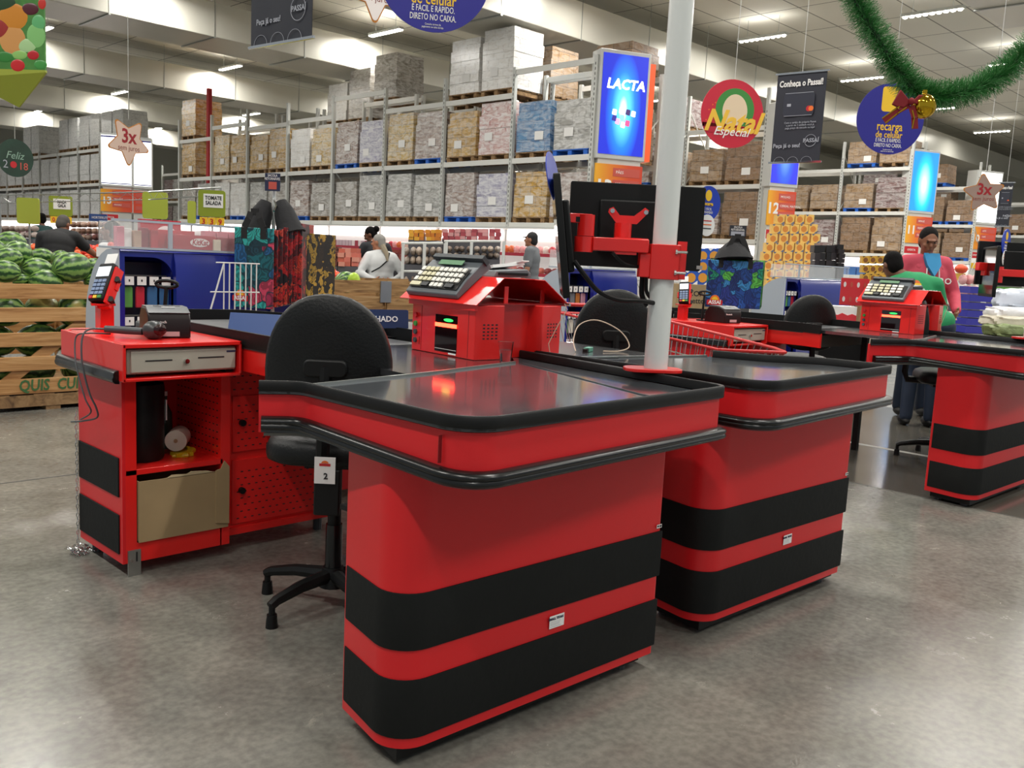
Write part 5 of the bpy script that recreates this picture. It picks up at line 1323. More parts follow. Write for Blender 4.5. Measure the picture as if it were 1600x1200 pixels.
# ------------------------------------------------------------------ pallet racking
Z1, Z2, Z3 = 2.16, 3.70, 5.26
def rack_row(x, y0, n, bay, labelf, top=5.85, deep=1.1, skip=(), tops={}, back=False, axis=1, name='pallet_rack', levels=(Z1, Z2)):
    """rack row with its face on plane x, bays along +y; one thing with uprights, beams and braces as parts"""
    r = root(name, (x, y0, 0), labelf, 'pallet rack', None)
    for i in range(n+1):
        y = y0+i*bay
        for k, xx in enumerate((x, x+deep)):
            o = MB().box(xx, y-.045, 0, xx+.09, y+.045, top).build('upright', RACKM, r)
            if k == 0 and i < 4:
                h = MB()
                for q in range(34): h.box(x-.001, y-.012, 2.0+q*.11, x, y+.012, 2.06+q*.11)
                h.build('punched_hole_strip', DARKG, o)
        mb = MB()
        z = .4; s = 0
        while z < top-1.2:
            a, b = (x+.06, x+deep+.03) if s else (x+deep+.03, x+.06)
            mb.tube([(a, y, z), (b, y, z+1.1)], .018, 5); z += 1.1; s ^= 1
        mb.build('bracing', RACKM, r)
    for i in range(n):
        ya, yb = y0+i*bay+.045, y0+(i+1)*bay-.045
        for z in levels+((tops.get(i, Z3),) if tops.get(i, Z3) else ()):
            for xx in (x+.02, x+deep+.02):
                MB().box(xx, ya, z-.13, xx+.05, yb, z).build('beam', RACKB, r, bev=.004)
    return r
W = {
 'gold': m_wrap('wrap_gold', 'c99c38', 'b08526', '6e5420', .42),
 'gold2': m_wrap('wrap_pale_gold', 'cfae5c', 'bd984a', '7a6a4a', .55),
 'grey': m_wrap('wrap_grey_film', 'a7a59e', '94928c', '7b7a76', .6),
 'grey2': m_wrap('wrap_taupe_film', '9c9488', '8a8378', '6e675c', .5),
 'brown': m_wrap('wrap_rosy_brown', 'a08678', '8d7466', '6a4f46', .6, wid=.2, hei=.16),
 'white': m_wrap('wrap_white_film', 'e6e3de', 'd8d4cd', 'b0aca6', .8),
 'lilac': m_wrap('wrap_lilac_film', 'a9a6bd', '9794ad', 'c9c6d0', .7),
 'blue': m_wrap('wrap_blue', '4c86b4', '3870a2', '2a5282', .38),
 'pink': m_wrap('wrap_pink_print', 'cfa6a0', 'c49a94', 'a03a3c', .75),
 'kraft': m_wrap('kraft_cartons', '8d6c4a', '7f6142', '4e3a26', .12, wid=.48, hei=.32, rough=.55),
 'kraft2': m_wrap('kraft_cartons_light', 'a08058', '8f714d', '5c4630', .2, wid=.4, hei=.28, rough=.5),
 'silver': m_wrap('wrap_silver_film', 'dcdcda', 'cfcfcd', 'a0a0a0', .9, 6.5),
 'wine': m_wrap('wrap_wine_brown', '7a5a58', '6b4c4a', '4a3434', .4),
 'print': m_wrap('printed_white_cartons', 'b9b4b8', 'a6a0a6', '55506a', .1, wid=.22, hei=.15),
}
DESC = {'gold': 'golden yellow cartons', 'gold2': 'pale golden cartons', 'grey': 'grey stretch-wrapped goods', 'grey2': 'taupe stretch-wrapped goods', 'brown': 'rosy brown cartons',
 'white': 'bright white wrapped goods', 'lilac': 'lilac grey wrapped packs', 'blue': 'blue cartons under film', 'pink': 'pale pink printed packs', 'kraft': 'brown cardboard cartons',
 'kraft2': 'light brown cardboard cartons', 'silver': 'silvery wrapped goods', 'wine': 'wine brown wrapped packs', 'print': 'white cartons with dark print'}
LM = {}
def load_mesh(kind, h, wd, dp, seed):
    key = (kind, round(h, 1), round(wd, 2), round(dp, 2), seed % 3)
    if key in LM: return LM[key]
    rnd = random.Random(seed*31+7); mb = MB(); n = max(3, int(h/.26)); z = 0
    for i in range(n):
        j = .012; a = [rnd.uniform(-j, j) for _ in range(4)]; dz = h/n
        tw = .02 if i == n-1 else 0
        vs = [(-dp/2+a[0]+tw, -wd/2+a[1]+tw, z), (dp/2+a[2]-tw, -wd/2+a[1]+tw, z), (dp/2+a[2]-tw, wd/2+a[3]-tw, z), (-dp/2+a[0]+tw, wd/2+a[3]-tw, z)]
        vs += [(x, y, zz+dz*.995) for x, y, zz in vs]
        mb.add(vs, [(0, 3, 2, 1), (4, 5, 6, 7), (0, 1, 5, 4), (1, 2, 6, 5), (2, 3, 7, 6), (3, 0, 4, 7)]); z += dz
    me = mb.mesh('wrapped_goods', W[kind], True, 30); LM[key] = me; return me
def pallet_meshes():
    top = MB()
    for i in range(5): top.box(-.55+i*.235, -.55, .11, -.38+i*.235, .55, .135)
    leg = MB()
    for y in (-.53, -.06, .41):
        leg.box(-.55, y, .0, .55, y+.12, .10)
    for y in (-.53, -.06, .41): pass
    leg.box(-.55, -.53, 0, -.43, .53, .0)[0:0] if False else None
    return top, leg
tp_, lg_ = pallet_meshes()
PM = {'w': tp_.mesh('pallet_boards', WOODP), 'b': tp_.mesh('pallet_boards', BLUEP)}
LG = {'w': lg_.mesh('pallet_blocks', WOODP), 'b': lg_.mesh('pallet_blocks', BLUEP)}
SHT = MB().box(-.004, -.14, -.1, 0, .14, .1).mesh('shipping_label', PAPER)
pcount = [0]
def pallet(x, y, z, kind, h, label, blue=False, wd=1.1, dp=1.05, group=None, sheet=True, face='x', sc=1):
    pcount[0] += 1; k = pcount[0]
    r = root('pallet_load', (x, y, z), label, 'pallet load', group)
    def ch(nm, me, M):
        o = bpy.data.objects.new(nm, me); col.objects.link(o); o.parent = r; o.matrix_parent_inverse = M; return o
    ch('pallet_deck', PM['b' if blue else 'w'], TR(0, 0, 0)); ch('pallet_blocks', LG['b' if blue else 'w'], TR(0, 0, 0)).data
    g = ch('wrapped_goods', load_mesh(kind, h, wd, dp, k), TR(0, 0, .136))
    if sheet: ch('shipping_label', SHT, TR(-dp/2-.016, random.uniform(-.25, .25), .136+h*random.uniform(.15, .4)))
    return r
# first rack row, face on x = 16
RX = 16.0; Y0 = 13.62; BAY = 2.555
tops = {0: 5.80, 1: 5.26, 2: 5.26, 3: 5.80, 4: 5.3, 5: 5.26, 6: 5.45, 7: 5.1}
rack_row(RX, Y0, 8, BAY, 'long grey pallet rack running back from the candy-ad totem', tops=tops)
def bays(i, j): return Y0+i*BAY+.045+.62+j*1.22
ORD = ['nearest', 'second', 'third', 'fourth', 'fifth', 'sixth', 'seventh', 'eighth']
def rackload(i, j, z, kind, h, lvl, blue=False, **kw):
    pallet(RX+.6, bays(i, j), z, kind, h, '%s pallet of %s, %s, %s bay from candy-ad totem' % ('right' if j == 0 else 'left', DESC[kind], lvl, ORD[i]), blue, **kw)
up = [('grey', 'blue'), ('pink', 'gold'), ('brown', 'gold2'), ('lilac', 'brown'), ('gold2', 'white'), ('gold', 'gold'), ('gold', 'gold2'), (None, 'gold')]
bl = {(0, 0), (2, 0), (3, 1)}
for i, (a, b) in enumerate(up):
    for j, kd in enumerate((a, b)):
        if kd: rackload(i, j, Z2, kd, 1.12+.05*((i*3+j) % 4), 'upper shelf', (i, j) in bl)
lo = [('brown', 'gold'), ('lilac', 'brown'), ('grey', 'grey'), ('grey', 'grey2'), ('grey2', 'brown'), ('grey2', 'grey'), ('white', 'white'), ('grey', 'grey2')]
bl2 = {(1, 1), (4, 1), (6, 0), (7, 0)}
for i, (a, b) in enumerate(lo):
    for j, kd in enumerate((a, b)):
        if kd: rackload(i, j, Z1, kd, 1.02+.05*((i*5+j) % 4), 'lower shelf', (i, j) in bl2)
rackload(1, 0, 5.27, 'white', 1.45, 'top of the rack'); rackload(1, 1, 5.27, 'white', 1.35, 'top of the rack')
rackload(7, 1, 5.11, 'gold', 1.3, 'top of the rack')
# second row of the double rack behind
RX2 = 17.35
rack_row(RX2, Y0, 8, BAY, 'rear row of the double pallet rack, seen above the first row', tops={0: 5.8, 1: 5.3, 2: 5.3, 3: 5.8, 4: 5.3, 5: 5.3, 6: 5.3, 7: 5.3})
for i in range(8):
    for j in (0, 1):
        if (i, j) in ((0, 1), (7, 1), (7, 0)): continue
        kd = ['kraft', 'white', 'kraft2', 'grey2'][(i*2+j) % 4]
        pallet(RX2+.6, bays(i, j), Z2, kd, 1.2, '%s pallet of %s, rear rack row, %s bay' % ('right' if j == 0 else 'left', DESC[kd], ORD[i]), sheet=False)
for i, j, kd, h in ((2, 0, 'white', 1.25), (4, 0, 'grey2', 1.5), (4, 1, 'white', 1.25), (3, 1, 'grey2', 1.3), (0, 0, 'kraft', 1.15), (1, 0, 'kraft2', 1.2)):
    pallet(RX2+.6, bays(i, j), 5.31 if i not in (3, 0) else 5.81, kd, h if i else .5, '%s pallet of %s on top of the rear rack row, %s bay' % ('right' if j == 0 else 'left', DESC[kd], ORD[i]), sheet=False)
# left rack, farther along the same wall of racks
Y3 = 39.2; B3 = 2.55
rack_row(RX, Y3, 8, B3, 'distant grey pallet rack at the far left full of silvery pallets', tops={i: 5.2 for i in range(8)}, top=5.4)
for i in range(8):
    for j in (0, 1):
        y = Y3+i*B3+.665+j*1.22
        for z, h, nm in ((Z1, 1.15, 'lower'), (Z2, 1.15, 'upper')):
            pallet(RX+.6, y, z, 'silver', h, 'silvery wrapped pallet in the distant rack at the far left, %s shelf' % nm, False, group='silvery pallets, %s shelf of the far left rack' % nm, sheet=False)
        if (i in (0, 1, 2) ) or (i in (4,)): pallet(RX+.6, y, 5.21, 'silver', 1.35, 'silvery wrapped pallet on top of the distant rack at the far left', False, group='silvery pallets on top of the far left rack', sheet=False)
# gap between the racks: deeper goods and red column
c = MB().box(16.3, 32.28, 0, 16.44, 32.44, 6.9).build('steel_column', mat('red_column_paint', 'a8222a', .5)); tag(c, 'dark red steel column at the far end of the first pallet rack', 'column')
rack_row(24.5, 44, 4, 2.6, 'distant pallet rack seen through the gap beside the red column', top=5.8, tops={i: 5.3 for i in range(4)})
for i in range(4):
    for j in (0, 1):
        for z, nm in ((Z1, 'lower'), (Z2, 'upper')): pallet(25.1, 44.7+i*2.6+j*1.22, z, 'grey' if (i+j) % 2 else 'wine', 1.1, 'wrapped pallet in the rack seen through the gap, %s shelf' % nm, group='pallets in the gap rack, %s shelf' % nm, sheet=False)

# racks at the right: rows facing the checkouts behind the totems
def right_row(x, y0, n, label, kinds, seed, nm, tops_):
    rack_row(x, y0, n, 2.6, label, tops=tops_, top=6.3)
    rnd = random.Random(seed)
    for i in range(n):
        for j in (0, 1):
            for z, lv in ((Z1, 'lower'), (Z2, 'middle'), (5.35, 'top')):
                kd = rnd.choice(kinds); h = rnd.choice((.9, 1.05, 1.2))
                if lv == 'top' and rnd.random() < .35: continue
                if lv == 'top': kd = rnd.choice(('kraft', 'wine', 'kraft2'))
                pallet(x+.6, y0+.67+i*2.6+j*1.22, z, kd, h if lv != 'top' else .8, '%s %s %s of the rack %s, %s' % (['first', 'second', 'third', 'fourth', 'fifth', 'sixth'][i*2+j], lv, 'load', nm, DESC[kd].replace('cardboard ', '')), rnd.random() < .25, sheet=(rnd.random() < .7))
right_row(23.2, 13.45, 3, 'grey pallet rack of brown cartons behind the Natal sign', ['kraft', 'kraft2', 'kraft', 'brown'], 5, 'behind the Natal sign', {0: 5.3, 1: 5.3, 2: 5.3})
right_row(33.8, 13.6, 2, 'grey pallet rack between the royal blue totem and the cyan totem', ['wine', 'kraft', 'print', 'kraft2'], 9, 'between blue and cyan totems', {0: 5.3, 1: 5.3})
right_row(41.5, 13.8, 2, 'distant grey pallet rack between the cyan totem and the right white totem', ['kraft', 'print', 'kraft2'], 4, 'between cyan and white totems', {0: 5.3, 1: 5.3})
right_row(50.0, 14.0, 2, 'farthest pallet rack at the right picture edge', ['kraft', 'wine', 'grey2'], 6, 'at the right picture edge', {0: 5.3, 1: 5.3})

# ------------------------------------------------------------------ aisle totems with light boxes
def glow(name, c0, c1, c2, es, spots=True):
    m, nt, b = newmat(name)
    v = coords(nt, kind='Generated')
    g = tex(nt, 'Gradient', 1, coords(nt, (1, 1, 1), (0, 0, 0), 'Generated'), gradient_type='SPHERICAL')
    mp = nt.nodes.new('ShaderNodeMapping'); tc = nt.nodes.new('ShaderNodeTexCoord'); nt.links.new(tc.outputs['Generated'], mp.inputs[0])
    mp.inputs['Location'].default_value = (-.5*1.8, -.5*1.8, -.45*1.7); mp.inputs['Scale'].default_value = (1.8, 1.8, 1.7)
    nt.links.new(mp.outputs[0], g.inputs['Vector'])
    r = ramp(nt, [(0, c0), (.35, c1), (.75, c2), (1, 'ffffff')]); nt.links.new(g.outputs[0], r.inputs[0])
    nt.links.new(r.outputs[0], b.inputs['Emission Color']); b.inputs['Emission Strength'].default_value = es
    nt.links.new(r.outputs[0], b.inputs['Base Color'])
    return m
ORGR = None
def m_orange():
    m, nt, b = newmat('orange_gradient_print')
    tc = nt.nodes.new('ShaderNodeTexCoord'); sx = nt.nodes.new('ShaderNodeSeparateXYZ'); nt.links.new(tc.outputs['Generated'], sx.inputs[0])
    r = ramp(nt, [(0, 'f2b02a'), (.35, 'e8802c'), (.7, 'd8502c'), (1, 'd0452c')]); nt.links.new(sx.outputs[0], r.inputs[0])
    nt.links.new(r.outputs[0], b.inputs['Base Color']); b.inputs['Roughness'].default_value = .4
    b.inputs['Emission Strength'].default_value = 0
    return m
ORGR = m_orange()
TOT = mat('totem_grey', 'c3c4c0', .35)
def totem(pxl, pxr, yt, yb, d, az, num, label, scr, word=None, ny=None, wside=.55):
    F, w_, h_ = place(pxl, yt, yb, pxr, d, az)
    zb = F.translation.z
    r = root('aisle_totem', (F.translation.x, F.translation.y, 0), label, 'aisle totem', 'lit aisle totems')
    fz = .28*h_*.25
    MB().box(-.06*w_, -.05*h_, -w_*.42, w_*1.06, h_*1.04, 0, F).build('light_box', TOT, r, bev=.02)
    s = MB().box(.0, 0, .0, w_, h_, .012, F).build('lit_screen', scr, r)
    if word: text('lettering', word, w_*.27, sh(F, w_*.52, h_*.70, .02), PAPER_E, s, bold=.03, shear=.15)
    # column down to the floor, number board and offers
    MB().box(.02*w_, -zb, -w_*.38, w_*.98, -.05*h_, -.03, F).build('column', mat('totem_white', 'c9c9c2', .5), r)
    nb = MB().box(-.04*w_, -.56*h_, -.03, w_*1.02, -.10*h_, .012, F).build('number_board', ORGR, r)
    text('lettering', num, h_*.2, sh(F, w_*.17, -.34*h_, .016), PAPER, nb, bold=.03)
    for k in range(3):
        MB().box(w_*.36, -(.22+.12*k)*h_, .012, w_*.96, -(.135+.12*k)*h_, .018, F).build('category_strip', PINKR, nb)
        text('lettering', [['MOLHO', 'CEREAL MATINAL', 'BISCOITO'], ['PÃES', 'MOLHOS', 'MASSAS'], ['LEITE', 'CAFÉ', 'SUCOS'], ['ARROZ', 'FEIJÃO', 'ÓLEO']][int(num) % 4][k], h_*.042, sh(F, w_*.42, -(.178+.12*k)*h_, .02), PAPER, nb, 'LEFT')
    ob = MB().box(-.02*w_, -.95*h_, -.03, w_*.55, -.62*h_, .012, F).build('offer_board', PAPER, r)
    MB().box(-.02*w_, -.74*h_, .012, w_*.55, -.62*h_, .018, F).build('offer_head', REDP, ob)
    text('lettering', 'OFERTA', h_*.05, sh(F, w_*.26, -.68*h_, .02), PAPER, ob)
    MB().box(-.02*w_, -.95*h_, .012, w_*.3, -.84*h_, .018, F).build('offer_price', YEL, ob)
    MB().box(w_*.3, -.95*h_, .012, w_*.55, -.84*h_, .018, F).build('offer_price', ORG, ob)
    return r, F, w_, h_
PAPER_E = mat('lit_white_print', 'ffffff', .5, emit='ffffff', es=1.6)
BLUEG = glow('lit_blue_poster', '1826a8', '1a6ae0', '58c8ff', 1.0)
BLUEG2 = glow('lit_cyan_poster', '1878d8', '1aa8e8', 'a0e8ff', 1.1)
BLUEG3 = glow('lit_royal_poster', '2a30c8', '2c50e0', '5a88f0', .9)
WHG = mat('lit_white_screen', 'ffffff', .5, emit='fdfffc', es=1.5)
r, F, w_, h_ = totem(934, 1009, 87, 239, 20.4, R(-26), '13', 'tallest lit blue totem with a candy advertisement above the orange board numbered 13', BLUEG, 'LACTA')
MB().box(w_*1.06, -.04*h_, -w_*.35, w_*1.2, h_*.95, -w_*.05, F).build('side_poster', mat('side_poster_red', 'e0562a', .4, emit='e0562a', es=.4), r)
MB().prism([(w_*1.2, h_*.1), (w_*1.21, h_*.1), (w_*1.21, h_*.5), (w_*1.2, h_*.5)], -w_*.3, -w_*.1, F).build('side_poster_yellow', YEL, r)
for k, (u, v_, q) in enumerate(((.3, .42, 'f0f4ff'), (.45, .44, 'ffffff'), (.6, .43, '3a2a5a'), (.72, .42, 'e8f0ff'), (.38, .33, 'ff9ac0'), (.5, .30, 'ffd0e0'), (.6, .32, 'd84a7a'), (.47, .37, '7ad0c0'), (.3, .36, '2a2a80'))):
    cc = MB().prism(rnd_poly([(u*w_-.05*w_, v_*h_-.02*h_), (u*w_+.05*w_, v_*h_-.03*h_), (u*w_+.06*w_, v_*h_+.03*h_), (u*w_-.03*w_, v_*h_+.035*h_)], .02, 3), .012, .02, F)
    cc.build('poster_candy_shape', mat('lit_'+q, q, .4, emit=q, es=1.0), r)
totem(1204, 1250, 168, 285, 24.6, R(-26), '12', 'lit royal blue totem above the orange board numbered 12, behind the navy banner', BLUEG3)
totem(1420, 1463, 238, 328, 33, R(-26), '11', 'lit cyan totem above the orange board numbered 11', BLUEG2)
r, F, w_, h_ = totem(1521, 1562, 270, 346, 39, R(-26), '10', 'lit white totem above the orange board numbered 10, behind the right star sign', WHG)
# far left white totem, two faces
r, F, w_, h_ = totem(159, 205, 212, 287, 21.5, R(-36), '13', 'wide lit white totem behind the 3x star sign at left, orange board numbered 13', WHG)
for z0, z1 in ((.955, .985), (.01, .03)): MB().box(.0, h_*z0, .012, w_, h_*z1, .018, F).build('blue_stripe', SIGNB, r)
F2b = F @ Matrix.Translation((w_*1.06, 0, -.02)) @ Matrix.Rotation(R(8), 4, 'Y')
MB().box(0, -.05*h_, -.3, w_*.62, h_*1.0, 0, F2b).build('second_light_box', TOT, r)
s2 = MB().box(w_*.03, 0, 0, w_*.60, h_*.93, .012, F2b).build('second_lit_screen', WHG, r)
MB().box(w_*.03, h_*.90, .012, w_*.60, h_*.93, .018, F2b).box(w_*.03, h_*.01, .012, w_*.6, h_*.03, .018, F2b).build('blue_stripe', SIGNB, r)
MB().box(0, -.56*h_, -.03, w_*.6, -.10*h_, .012, F2b).build('second_number_board', ORR, r)
MB().box(0, -3.6*h_, -.3, w_*.6, -.56*h_, -.03, F2b).build('second_column', mat('totem_white', 'c9c9c2', .5), r)
for k in range(3): MB().box(w_*.08, -(.24+.13*k)*h_, .012, w_*.5, -(.16+.13*k)*h_, .018, F2b).build('category_strip', PINKR, r)

# ------------------------------------------------------------------ chilled cases under the racks
STRIP = mat('case_light', 'ffffff', .5, emit='fff4f0', es=3.0)
CASEW = mat('case_white_glow', 'd8d6d2', .5, emit='fff6f2', es=.25)  # faint glow put into the white, stands in for strip light
RAIL = mat('price_rail_red', 'a8283a', .4)
PK = {}
def packmesh(w_, d_, h_, c, kind='box'):
    k = (w_, d_, h_, c, kind)
    if k not in PK:
        mb = MB()
        if kind == 'box': mb.box(-d_/2, -w_/2, 0, d_/2, w_/2, h_)
        elif kind == 'bag': mb.ell((0, 0, h_/2), (d_/2, w_/2, h_/2), 8, 6)
        else: mb.lathe([(w_*.45, 0), (w_*.5, h_*.1), (w_*.5, h_*.65), (w_*.2, h_*.85), (w_*.2, h_)], n=8)
        PK[k] = mb.mesh('goods', mat('goods_'+c, c, .4))
    return PK[k]
def packobj(nm, me, x, y, z, label, cat, group, rz=0):
    o = bpy.data.objects.new(nm, me); col.objects.link(o); o.location = (x, y, z); o.rotation_euler.z = rz
    return tag(o, label, cat, group)
def chilled(i, y0, y1, label, goods, cnt, gname):
    x0 = 15.55; x1 = 16.0
    r = root('chilled_case', (x0, (y0+y1)/2, 0), label, 'display case', 'lit display cases under the pallet racks')
    MB().box(x1-.03, y0, .0, x1-.005, y1, 2.02).build('back_panel', CASEW, r)
    MB().box(x0, y0, 1.99, x1, y1, 2.03).build('canopy', RACKM, r)
    MB().box(x1-.06, y0+.06, 1.74, x1-.035, y1-.06, 1.96).build('light_panel', STRIP, r)
    MB().box(x0, y0, 0, x1-.03, y1, .42).build('base', mat('case_grey', '55555a', .5), r)
    rnd = random.Random(i*13+1)
    for z in (.42, .92, 1.38):
        s = MB().box(x0+.02, y0+.02, z, x1-.03, y1-.02, z+.02).build('shelf', WHT, r)
        MB().box(x0-.0, y0+.02, z-.03, x0+.02, y1-.02, z+.045).build('price_rail', RAIL, s)
        if z < .5: continue
        c_, kd, w_, h_, nm = goods[0 if z > 1.2 else 1]
        n = int((y1-y0-.1)/(w_*1.12))
        for k in range(n):
            cc = c_[rnd.randrange(len(c_))] if rnd.random() < .4 else c_[int(k/5) % len(c_)]
            me = packmesh(w_, .2, h_, cc, kd)
            packobj(nm, me, x0+.16, y0+.12+k*w_*1.12, z+.02, 'small %s on the %s lit shelf under the first pallet rack' % (nm.replace('_', ' '), 'upper' if z > 1.2 else 'second'), nm.replace('_', ' '), '%ss on the %s lit shelf' % (nm.replace('_', ' '), 'upper' if z > 1.2 else 'second'))
    return r
PINKS = ['c9404a', 'e8a0a0', 'd86a3a', 'f0d8d0', 'b83040', 'e8c8b8']
G1 = [(PINKS, 'bag', .17, .2, 'snack_packet'), (['8a3a3a', 'c86a5a', 'd8c8b0', '6a2a2a'], 'bag', .2, .16, 'meat_packet')]
G2 = [(['e87838', 'f0a860', 'e06028'], 'bottle', .12, .22, 'orange_bottle'), (['c8b83a', 'd8d060', 'e8e090'], 'bag', .22, .2, 'green_packet')]
G3 = [(['e8d8d8', 'c8b0b8', 'a83a4a'], 'box', .14, .18, 'dairy_carton'), (['d86a78', 'e8a8b0', 'c83a58'], 'box', .16, .2, 'pink_carton')]
gs = [G1, G3, G1, G3, G2, G2, G3, G3]
for i in range(8):
    chilled(i, Y0+i*BAY+.03, Y0+(i+1)*BAY-.03, 'lit display case under the first pallet rack, %s from the candy-ad totem' % ORD[i], gs[i], 0, '')
for i in range(7):
    y0 = 38.5+i*3.0
    r = root('chilled_case', (15.6, y0+1.5, 0), 'distant lit display case at the far left, %s from the white totem' % ORD[i], 'display case', 'lit display cases at the far left')
    MB().box(15.97, y0, 0, 16.0, y0+2.95, 2.02).build('back_panel', CASEW, r); MB().box(15.94, y0, 1.5, 15.97, y0+2.95, 1.96).build('light_panel', STRIP, r)
    MB().box(15.55, y0, 0, 15.97, y0+2.95, .9).build('base', mat('case_grey', '55555a', .5), r)
    MB().box(15.55, y0, 1.3, 15.94, y0+2.95, 1.33).build('shelf', WHT, r)
    for k in range(8): packobj('dairy_carton', packmesh(.24, .2, .22, ['c8b0b0', 'a86a70', 'e8dcd8', '8a5a6a'][k % 4], 'box'), 15.7, y0+.25+k*.34, 1.33, 'carton on the distant lit shelf at the far left', 'carton', 'cartons on the distant lit shelves')
# lit shelves at the right racks
for (x, y0, n, nm) in ((23.2, 13.45, 3, 'behind the Natal sign'), (33.8, 13.6, 2, 'between blue and cyan totems'), (41.5, 13.8, 2, 'between cyan and white totems')):
    r = root('lit_shelf', (x-.3, y0, 0), 'lit store shelf under the rack '+nm, 'store shelf')
    ye = y0+n*2.6
    MB().box(x-.05, y0, 0, x-.02, ye, 2.0).build('back_panel', CASEW, r); MB().box(x-.08, y0, 1.72, x-.05, ye, 1.95).build('light_panel', STRIP, r)
    MB().box(x-.5, y0, 0, x-.05, ye, .3).build('base', mat('case_grey', '55555a', .5), r)
    for z in (.8, 1.3): MB().box(x-.48, y0, z, x-.05, ye, z+.03).build('shelf', WHT, r)
    for k in range(n*7): packobj('food_carton', packmesh(.3, .25, .3, ['c8a048', '4a78b8', 'd8c8a0', 'a84a3a'][k//3 % 4], 'box'), x-.3, y0+.2+k*.36, 1.33, 'food carton on the lit shelf under the rack '+nm, 'food carton', 'food cartons under the rack '+nm)

# ------------------------------------------------------------------ melon crate at left
MEL = m_melon()
MM = [MB().ell((0, 0, 0), (r1, r2, r2), 24, 16).mesh('watermelon', MEL) for r1, r2 in ((.155, .125), (.14, .12), (.17, .13))]
def melon(x, y, z, k, rz, label, sc=1, rx=0, group='watermelons in the slatted crate'):
    o = bpy.data.objects.new('watermelon', MM[k % 3]); col.objects.link(o); o.location = (x, y, z); o.rotation_euler = (rx, .2*math.sin(k*2.1), rz); o.scale = (sc, sc, sc)
    tag(o, label, 'watermelon', group)
r = root('wooden_crate', (1.9, 7.0, .12), 'large slatted wooden crate of watermelons at the left picture edge', 'crate')
for z0, z1 in ((.805, .91), (.641, .742), (.464, .564), (.291, .391)): MB().box(1.2, 6.99, z0, 2.74, 7.01, z1).build('slat', WOOD, r, bev=.003)
bb = MB().box(1.2, 6.99, .125, 2.74, 7.01, .232).build('base_board', WOOD, r)
text('lettering', 'QUIS  CUN', .115, frame((2.33, 6.987, .18), (1, 0, 0)), mat('green_stencil', '3c6a3a', .7), bb, bold=.02, sx=.8, shear=.1)
for x in (1.22, 2.70): MB().box(x, 7.01, .125, x+.05, 7.05, .91).box(x, 8.0, .125, x+.05, 8.04, .91).build('corner_post', WOOD, r)
MB().prism([(2.0, .232), (2.12, .232), (2.66, .66), (2.66, .74), (2.6, .72)], 7.012, 7.03, Matrix(((1, 0, 0, 0), (0, 0, 1, 0), (0, 1, 0, 0), (0, 0, 0, 1)))).build('diagonal_brace', WOOD, r)
for z0, z1 in ((.805, .91), (.641, .742), (.464, .564), (.291, .391)):
    MB().box(2.72, 7.01, z0, 2.74, 8.05, z1).build('side_slat', WOOD, r); MB().box(1.2, 8.04, z0, 2.74, 8.06, z1).build('rear_slat', WOOD, r)
MB().box(1.2, 7.01, .118, 2.74, 8.05, .14).build('crate_floor', WOODD, r)
r = root('wooden_pallet', (1.95, 7.4, 0), 'worn wooden pallet under the watermelon crate', 'pallet')
MB().box(1.2, 6.98, .03, 2.74, 7.0, .112).build('edge_board', WOODP, r)
for x in (1.3, 1.6, 1.9, 2.2, 2.5): MB().box(x, 6.99, .1, x+.14, 8.0, .118).build('deck_board', WOODP, r)
for x in (1.2, 1.86, 2.28, 2.6): MB().box(x, 6.985, 0, x+.1, 7.9, .1).build('block', WOODP, r)
mel = [(17, 380, 23, 7.6), (28, 396, 23, 7.35), (12, 404, 22, 7.2), (65, 402, 18, 7.75), (58, 425, 26, 7.25), (112, 418, 31, 7.1), (8, 424, 22, 7.05), (72, 442, 25, 7.12), (146, 417, 18, 7.15), (149, 440, 18, 7.1), (38, 412, 14, 7.7), (34, 438, 14, 7.2), (95, 404, 16, 7.6), (-14, 392, 24, 7.5)]
names = ['watermelon on top of the heap, upper left', 'watermelon just below the topmost one at left', 'yellowish watermelon at the left edge of the heap', 'watermelon in the middle of the heap behind the biggest', 'striped watermelon left of the biggest one', 'biggest watermelon with a large yellow patch, right part of the heap', 'dark striped watermelon at the left edge above the slats', 'watermelon sunk below the biggest, just above the top slat', 'yellow green melon right of the biggest watermelon', 'small watermelon right end, just above the top slat', 'pale watermelon wedged in the left middle of the heap', 'small pale watermelon above the top slat at left', 'watermelon at the back behind the biggest one', 'watermelon cut by the left picture edge']
for k, ((px, py, rr, yy), nm) in enumerate(zip(mel, names)):
    v = CR*(px-800)+CU*(600-py)+CF*1420.166; t = yy/v.y; p = Vector((0, 0, 1.25))+v*t
    dpt = (p-Vector((0, 0, 1.25))).dot(CF); rad = rr/1420.166*dpt
    melon(p.x, p.y, p.z, k, .4*math.sin(k*1.7), nm, rad/(.155, .14, .17)[k % 3], .3*k, group=None)
k = 20
for z in (.27, .49, .71):
    for x in (1.42, 1.72, 2.02, 2.32, 2.58):
        k += 1; melon(x+.05*math.sin(k), 7.19+.02*math.sin(k*3), z, k, .5*math.sin(k*1.3), 'watermelon seen between the slats of the crate', .92, k*.7)
r = root('wooden_crate', (5.8, 7.8, 0), 'wooden produce crate with a grey metal bracket behind the nearest scanner', 'crate')
for z0, z1, x0, x1 in ((.84, .965, 5.02, 5.84), (.55, .80, 5.1, 5.84), (.25, .52, 5.1, 5.84), (.80, .965, 5.9, 6.9), (.56, .77, 5.9, 6.9), (.3, .53, 5.9, 6.9)): MB().box(x0, 7.7, z0, x1, 7.725, z1).build('board', WOODD, r)
MB().box(5.80, 7.685, .74, 5.94, 7.70, .962).build('metal_bracket', STEEL, r); MB().box(5.82, 7.73, .1, 5.9, 7.8, .96).build('corner_post', WOODD, r); MB().box(5.08, 7.73, .1, 5.14, 7.8, .96).build('corner_post', WOODD, r)
